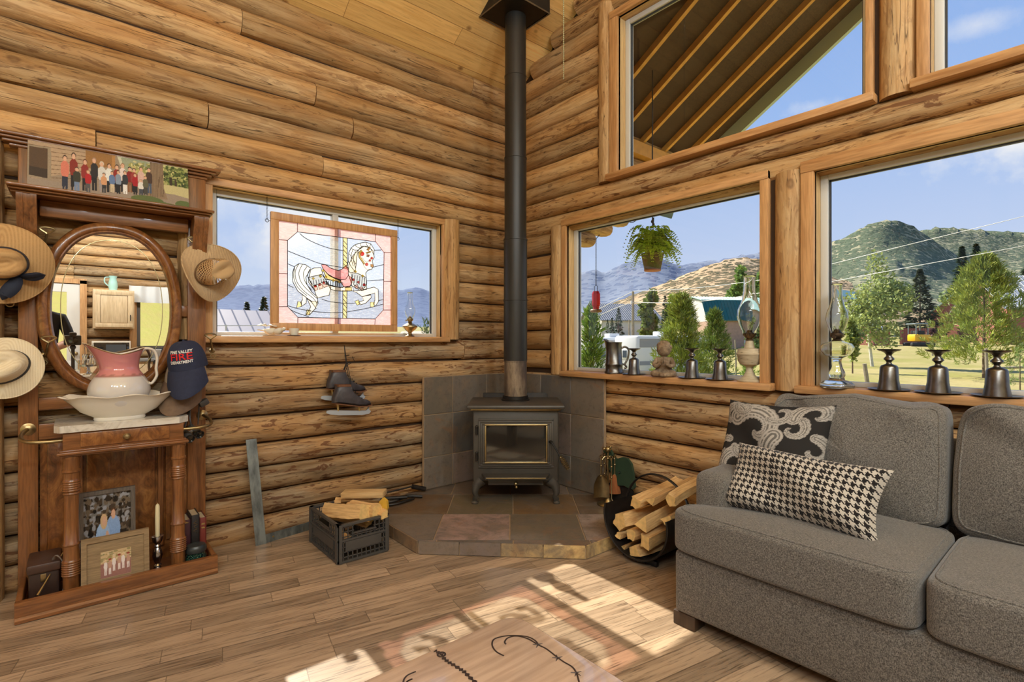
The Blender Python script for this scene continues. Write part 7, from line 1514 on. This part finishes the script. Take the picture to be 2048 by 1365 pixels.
# counter, microwave, range
t=thing('kitchen_counter','kitchen counter with pale maple doors reflected in the mirror','counter',(KX-.32,-2.4,0)); b=MB(); b.box((KX-.60,-2.74,.0),(KX-.02,-1.98,.88)); b.build('body',MAT['maple'],t); b=MB(); b.box((KX-.63,-2.75,.88),(KX-.02,-1.97,.92),0,.005); b.build('worktop',plain('grey_worktop',(140,136,130),.35),t)
for k in range(2): b=MB(); b.box((KX-.62,-2.72+k*.375,.10),(KX-.60,-2.37+k*.375,.84),0,.006); o=b.build('door',MAT['maple'],t); b=MB(); b.sphere((KX-.635,-2.42+k*.07,.75),.014); b.build('knob',MAT['iron'],o)
a,c=M_(184,674,KX-.45),M_(262,707,KX-.45); zb=.921; t=thing('microwave','white microwave with dark door reflected in the mirror','microwave',(KX-.3,(a.y+c.y)/2,zb)); b=MB(); ya,yb=min(a.y,c.y),max(a.y,c.y); b.box((KX-.42,ya,zb),(KX-.08,yb,zb+.27),0,.008); b.build('body',plain('cream_enamel',(214,200,180),.35),t); b=MB(); b.box((KX-.432,ya+.02,zb+.03),(KX-.42,yb-.02,zb+.245),0,.004); o=b.build('door',MAT['ovenglass'],t); b=MB(); b.box((KX-.437,ya+.16,zb+.06),(KX-.432,yb-.06,zb+.215)); b.build('window',plain('dark_mesh',(74,76,78),.3),o,smooth=0)
t=thing('kitchen_range','grey kitchen range under the window in the mirror','range',(KX-.33,-1.58,0)); b=MB(); b.box((KX-.63,-1.955,.0),(KX-.03,-1.2,.90),0,.006); b.build('body',MAT['steel'],t); b=MB(); b.box((KX-.16,-1.955,.90),(KX-.03,-1.2,1.06),0,.01); b.build('backguard',MAT['steel'],t)
b=MB(); b.box((KX-.645,-1.92,.18),(KX-.63,-1.23,.68),0,.006); o=b.build('oven_door',MAT['steel'],t); b=MB(); b.tube([(KX-.68,-1.88,.66),(KX-.68,-1.27,.66)],.011,8); b.build('handle',MAT['chrome'],o); b=MB(); b.box((KX-.65,-1.8,.28),(KX-.645,-1.35,.58)); b.build('window',MAT['ovenglass'],o,smooth=0)
for k in range(4): b=MB(); b.lathe([(0,0),(.02,0),(.017,.025),(0,.025)],14,T=Tz((KX-.63,-1.85+k*.17,.78),(KX-2,-1.85+k*.17,.78))); b.build('knob',MAT['iron'],t)
# island with cruet stand
t=thing('kitchen_island','low cabinet island reflected at the foot of the mirror','island',(5.3,-2.72,0)); b=MB(); b.box((5.0,-3.06,0),(5.6,-2.40,.72)); b.build('body',MAT['oakz'],t); b=MB(); b.box((4.96,-3.1,.72),(5.64,-2.36,.76),0,.005); b.build('worktop',plain('pale_laminate',(176,160,140),.4),t)
iz=.761; q=M_(177,740,5.2); t=thing('cruet_stand','silver cruet stand with glass bottles reflected in the mirror','cruet stand',(5.2,q.y,iz)); b=MB(); b.lathe([(0,0),(.06,0),(.055,.01),(.02,.03),(.014,.09),(.03,.105),(.085,.11),(.085,.13),(0,.125)],24,T=Tm((5.2,q.y,iz))); b.build('stand',MAT['chrome'],t); b=MB(); b.tube([(5.2,q.y-.02,iz+.13),(5.2,q.y-.045,iz+.40),(5.2,q.y+.045,iz+.40),(5.2,q.y+.02,iz+.13)],.004,6); b.build('handle',MAT['chrome'],t)
for k in range(4): w=k*PI/2+.5; b=MB(); b.lathe([(0,0),(.022,0),(.024,.05),(.012,.08),(.014,.10),(.018,.115),(.010,.13),(0,.132)],14,T=Tm((5.2+.052*math.cos(w),q.y+.052*math.sin(w),iz+.131))); one(b,'cruet_bottle',MAT['clearglass'],['glass cruet bottle nearest the mirror in the cruet stand','glass cruet bottle on the door side of the cruet stand','glass cruet bottle farthest from the mirror in the cruet stand','glass cruet bottle on the cabinet side of the cruet stand'][k],'bottle',(5.2+.052*math.cos(w),q.y+.052*math.sin(w),iz+.131),'cruet bottles in the mirror')
q=M_(153,748,5.15); b=MB(); b.lathe([(0,0),(.035,0),(.03,.01),(.012,.03),(.012,.05),(.036,.07),(.038,.19),(.036,.19),(.034,.075),(0,.07)],20,T=Tm((5.15,q.y,iz))); one(b,'celery_vase',MAT['clearglass'],'footed glass vase left of the cruet stand in the mirror','vase',(5.15,q.y,iz))
# photographer reflected in the mirror
cx,cy_=CAM.x+.10,CAM.y-.0
t=thing('camera_on_tripod','black camera on tripod reflected in the left edge of the mirror','camera',(cx+.02,cy_,0)); b=MB(); b.box((cx+.03,cy_-.07,1.15),(cx+.10,cy_+.065,1.25),0,.012); b.box((cx+.035,cy_-.03,1.245),(cx+.09,cy_+.03,1.28),0,.012); b.build('body',MAT['blackplastic'],t)
b=MB(); b.lathe([(.036,0),(.040,.01),(.040,.06),(.044,.07),(.044,.085),(.040,.085),(.036,.07),(0,.065)],28,T=Tz((cx+.03,cy_,1.2),(cx-1,cy_,1.2))); b.build('lens_barrel',MAT['blackplastic'],t); b=MB(); b.lathe([(.0,.068),(.035,.070),(.037,.075)],28,T=Tz((cx+.03,cy_,1.2),(cx-1,cy_,1.2))); b.build('lens',MAT['ovenglass'],t)
b=MB(); b.tube([(cx+.065,cy_,1.15),(cx+.065,cy_,.75)],.015,8); b.sphere((cx+.065,cy_,1.13),.025); b.build('column',MAT['blackplastic'],t)
for k in range(3): w=k*2*PI/3+.3; b=MB(); b.tube([(cx+.065,cy_,.78),(cx+.065+.24*math.cos(w),cy_+.24*math.sin(w),.0)],[.013,.009],8); b.build('leg',MAT['blackplastic'],t)
pr=thing('person','person in a black t-shirt standing behind the camera, seen in the mirror','person',(cx+.46,cy_-.26,0),PI/2)
skn=plain('skin',(206,156,128),.55); shirt=plain('black_cotton',(36,38,46),.9); jean=plain('denim',(62,74,96),.9); hairm=plain('brown_hair',(70,50,36),.7)
V=[(0,0,.98,.15,.11),(0,-.01,1.12,.145,.10),(0,-.02,1.28,.165,.11),(0,-.01,1.42,.15,.095),(0,-.02,1.50,.058),(0,-.035,1.56,.055),
 (.17,-.01,1.43,.062),(.25,.07,1.19,.046),(.12,.24,1.12,.036),(.08,.30,1.12,.026),(-.17,-.01,1.43,.062),(-.26,.06,1.19,.046),(-.24,.25,1.16,.036),(-.20,.32,1.17,.026),
 (.10,0,.90,.10),(.11,.02,.50,.062),(.11,-.01,.10,.042),(.12,.10,.04,.035),(-.10,0,.90,.10),(-.11,.02,.50,.062),(-.11,-.01,.10,.042),(-.12,.10,.04,.035)]
E_=[(0,1),(1,2),(2,3),(3,4),(4,5),(3,6),(6,7),(7,8),(8,9),(3,10),(10,11),(11,12),(12,13),(0,14),(14,15),(15,16),(16,17),(0,18),(18,19),(19,20),(20,21)]
bo=skin('body',V,E_,pr,skn)
me=bo.data; me.materials.append(shirt); me.materials.append(jean)
for p in me.polygons:
    z=p.center.z; arm=abs(p.center.x)>.16 or p.center.y>.14
    p.material_index=2 if z<.98 and not (arm and z>1.0) else (1 if (z<1.50 and not(arm and z<1.24)) else 0)
b=MB()
def hd2(p,w,i):
    x,y,z=p; f=max(0,y/.09); n=.022*math.exp(-((x/.015)**2+((z-1.655)/.02)**2))*f; e=-.008*(math.exp(-(((x-.033)/.014)**2+((z-1.68)/.011)**2))+math.exp(-(((x+.033)/.014)**2+((z-1.68)/.011)**2)))*f; m_=.006*math.exp(-((x/.026)**2+((z-1.605)/.008)**2))*f
    return Vector((x*.88,y+n+e+m_-.02,z))
b.lathe([(0.002,1.555),(.04,1.56),(.062,1.585),(.078,1.63),(.086,1.68),(.086,1.72),(.074,1.76),(.04,1.79),(0.002,1.797)],40,fn=hd2)
for s in(-1,1): b.sphere((s*.076,-.02,1.67),.02,8,6,sc=(.4,.8,1.4))
b.build('head',skn,pr,world=False,smooth=80)
b=MB(); b.lathe([(.089,1.66),(.091,1.70),(.088,1.74),(.074,1.775),(.04,1.803),(0.002,1.808)],32,fn=lambda p,w,i:Vector((p.x*.9,p.y-.028-(0 if p.y<0 else .016*(1.80-p.z)/.1),p.z+(.05 if (p.y>.03 and p.z<1.71) else 0)))); b.build('hair',hairm,pr,world=False,smooth=80)
for s,w in((1,(.08,.30,1.12)),(-1,(-.20,.32,1.17))):
    b=MB(); w=Vector(w); b.tube([w,w+Vector((0,.04,0)),w+Vector((0,.085,.004))],[.024,.036,.032],10,flat=.5)
    for k in range(4): o=w+Vector((-.028+.019*k,.08,.004)); L=(.062,.072,.068,.052)[k]; b.tube([o,o+Vector((0,L*.5,-.004)),o+Vector((0,L*.85,-.022))],[.009,.0085,.007],8)
    b.tube([w+Vector((s*-.026,.03,0)),w+Vector((s*-.05,.06,-.004)),w+Vector((s*-.052,.088,-.01))],[.011,.010,.008],8); b.build('hand',skn,pr,world=False,smooth=60)
# ================================================================ light, sky, camera
w=bpy.data.worlds.new('sky'); SC.world=w; w.use_nodes=True; nt=w.node_tree; bg=nt.nodes['Background']
def wn(t,**k):
    x=nt.nodes.new(t)
    for a,b in k.items(): setattr(x,a,b)
    return x
tc=wn('ShaderNodeTexCoord'); sp=wn('ShaderNodeSeparateXYZ'); nt.links.new(tc.outputs['Generated'],sp.inputs[0])
rp=wn('ShaderNodeValToRGB'); nt.links.new(sp.outputs[2],rp.inputs[0]); e=rp.color_ramp.elements
e[0].position=0.0; e[0].color=lin((226,234,246))+(1,); e[1].position=.16; e[1].color=lin((196,213,246))+(1,)
for p,c in ((.36,(160,193,245)),(.7,(112,160,232))): q=e.new(p); q.color=lin(c)+(1,)
last=rp.outputs[0]
nz=wn('ShaderNodeTexNoise'); nz.inputs['Scale'].default_value=13; nz.inputs['Detail'].default_value=7; nz.inputs['Roughness'].default_value=.6; nt.links.new(tc.outputs['Generated'],nz.inputs['Vector'])
def cloud(px,py,size,sq,gain):
    global last
    d=ray(px,py).normalized()
    sub=wn('ShaderNodeVectorMath',operation='SUBTRACT'); nt.links.new(tc.outputs['Generated'],sub.inputs[0]); sub.inputs[1].default_value=d
    ml=wn('ShaderNodeVectorMath',operation='MULTIPLY'); nt.links.new(sub.outputs[0],ml.inputs[0]); ml.inputs[1].default_value=(1,1,sq)
    ln=wn('ShaderNodeVectorMath',operation='LENGTH'); nt.links.new(ml.outputs[0],ln.inputs[0])
    m1=wn('ShaderNodeMath',operation='DIVIDE'); nt.links.new(ln.outputs['Value'],m1.inputs[0]); m1.inputs[1].default_value=size
    m2=wn('ShaderNodeMath',operation='SUBTRACT'); m2.inputs[0].default_value=1.0; nt.links.new(m1.outputs[0],m2.inputs[1])
    m3=wn('ShaderNodeMath',operation='MULTIPLY_ADD'); nt.links.new(nz.outputs[0],m3.inputs[0]); m3.inputs[1].default_value=2.6; m3.inputs[2].default_value=-1.45
    m4=wn('ShaderNodeMath',operation='ADD'); nt.links.new(m2.outputs[0],m4.inputs[0]); nt.links.new(m3.outputs[0],m4.inputs[1])
    m5=wn('ShaderNodeMath',operation='MULTIPLY',use_clamp=True); nt.links.new(m4.outputs[0],m5.inputs[0]); m5.inputs[1].default_value=gain
    mx=wn('ShaderNodeMix',data_type='RGBA'); nt.links.new(m5.outputs[0],mx.inputs[0]); nt.links.new(last,mx.inputs[6]); mx.inputs[7].default_value=lin((244,245,250))+(1,); last=mx.outputs[2]
for c in ((1985,292,.13,2.2,1.3),(2035,285,.07,2,1.2),(615,430,.13,2.6,1.6),(690,440,.12,3,1.6),(470,405,.16,3.4,.5),(1960,48,.07,4,.6),(560,480,.12,2.5,.6),(1625,212,.05,3,.6)): cloud(*c)
nt.links.new(last,bg.inputs[0]); bg.inputs[1].default_value=1.0
def lamp(name,typ,loc,energy,col=(1,1,1),size=.1):
    l=bpy.data.lights.new(name,typ); l.energy=energy; l.color=col
    if typ=='POINT': l.shadow_soft_size=size
    o=bpy.data.objects.new(name,l); COL.objects.link(o); o.location=loc; return o
sun=lamp('sun','SUN',(-30,2,28),11.0,(1,.93,.80)); sun.data.angle=math.radians(.53)
sun.rotation_euler=Vector((1,-.05,-.87)).to_track_quat('-Z','Y').to_euler()
# fill lamps added out of view behind the camera to brighten the room
MAT['fill_globe']=NT('fill_lamp_globe'); MAT['fill_globe'].set(col=(.9,.88,.82)); MAT['fill_globe'].inp(MAT['fill_globe'].b,'Emission Color',(1,.9,.75)); MAT['fill_globe'].inp(MAT['fill_globe'].b,'Emission Strength',6.0); MAT['fill_globe']=MAT['fill_globe'].m
FILL_LAMPS=[(5.0,-3.7,3.5),(4.1,-5.0,3.5),(4.7,-4.4,3.6),(4.9,-2.5,3.6),(5.1,-1.4,3.5)]
for k,p in enumerate(FILL_LAMPS):
    t=thing('fill_lamp','added fill lamp with opal globe hanging unseen behind the camera','lamp',p,0,'added fill lamps behind the camera')
    a=MB(); a.tube([(p[0],p[1],p[2]+.15),(p[0],p[1],roofz(p[0])-.02)],.006,6); a.lathe([(0,.03),(.06,.03),(.06,0),(0,0)],16,T=Tm((p[0],p[1],p[2]+.13))); a.build('stem',MAT['iron'],t)
    b=MB(); b.lathe([(.07,.0),(.075,.10),(.0,.12)],20,T=Tm((p[0],p[1],p[2]+.05))); b.build('fill_lamp_shade',MAT['iron'],t)
    lamp('fill_light','POINT',(p[0],p[1],p[2]-.12),POW*(1.1,.9,1.1,1.3,1.2)[k],(.77,.915,1.0),.16)
    b=MB(); b.sphere((p[0],p[1],p[2]+.02),.05,16,10); b.build('fill_globe',MAT['fill_globe'],t)
cd=bpy.data.cameras.new('camera'); co=bpy.data.objects.new('camera',cd); COL.objects.link(co); SC.camera=co
co.location=CAM; co.rotation_euler=(PI/2,0,-YAW+0.0)
# world +Y is the camera's (sin yaw, cos yaw): rotate so that the view axis is (-sin, cos)
co.rotation_euler=(PI/2,0,math.atan2(SN,CS))
cd.sensor_width=36; cd.lens=FPX/2048*36; cd.shift_y=(682.5-HZ)/2048*-1; cd.clip_start=.02; cd.clip_end=6000
SC.view_settings.view_transform='Standard'; SC.view_settings.look='None'; SC.view_settings.gamma=1; SC.view_settings.exposure=0.0
SC.view_settings.use_curve_mapping=False
cy=SC.cycles; cy.max_bounces=8; cy.diffuse_bounces=4; cy.glossy_bounces=4; cy.transparent_max_bounces=16; cy.transmission_bounces=10; cy.caustics_reflective=False; cy.caustics_refractive=False; cy.sample_clamp_indirect=4.0; cy.use_denoising=True
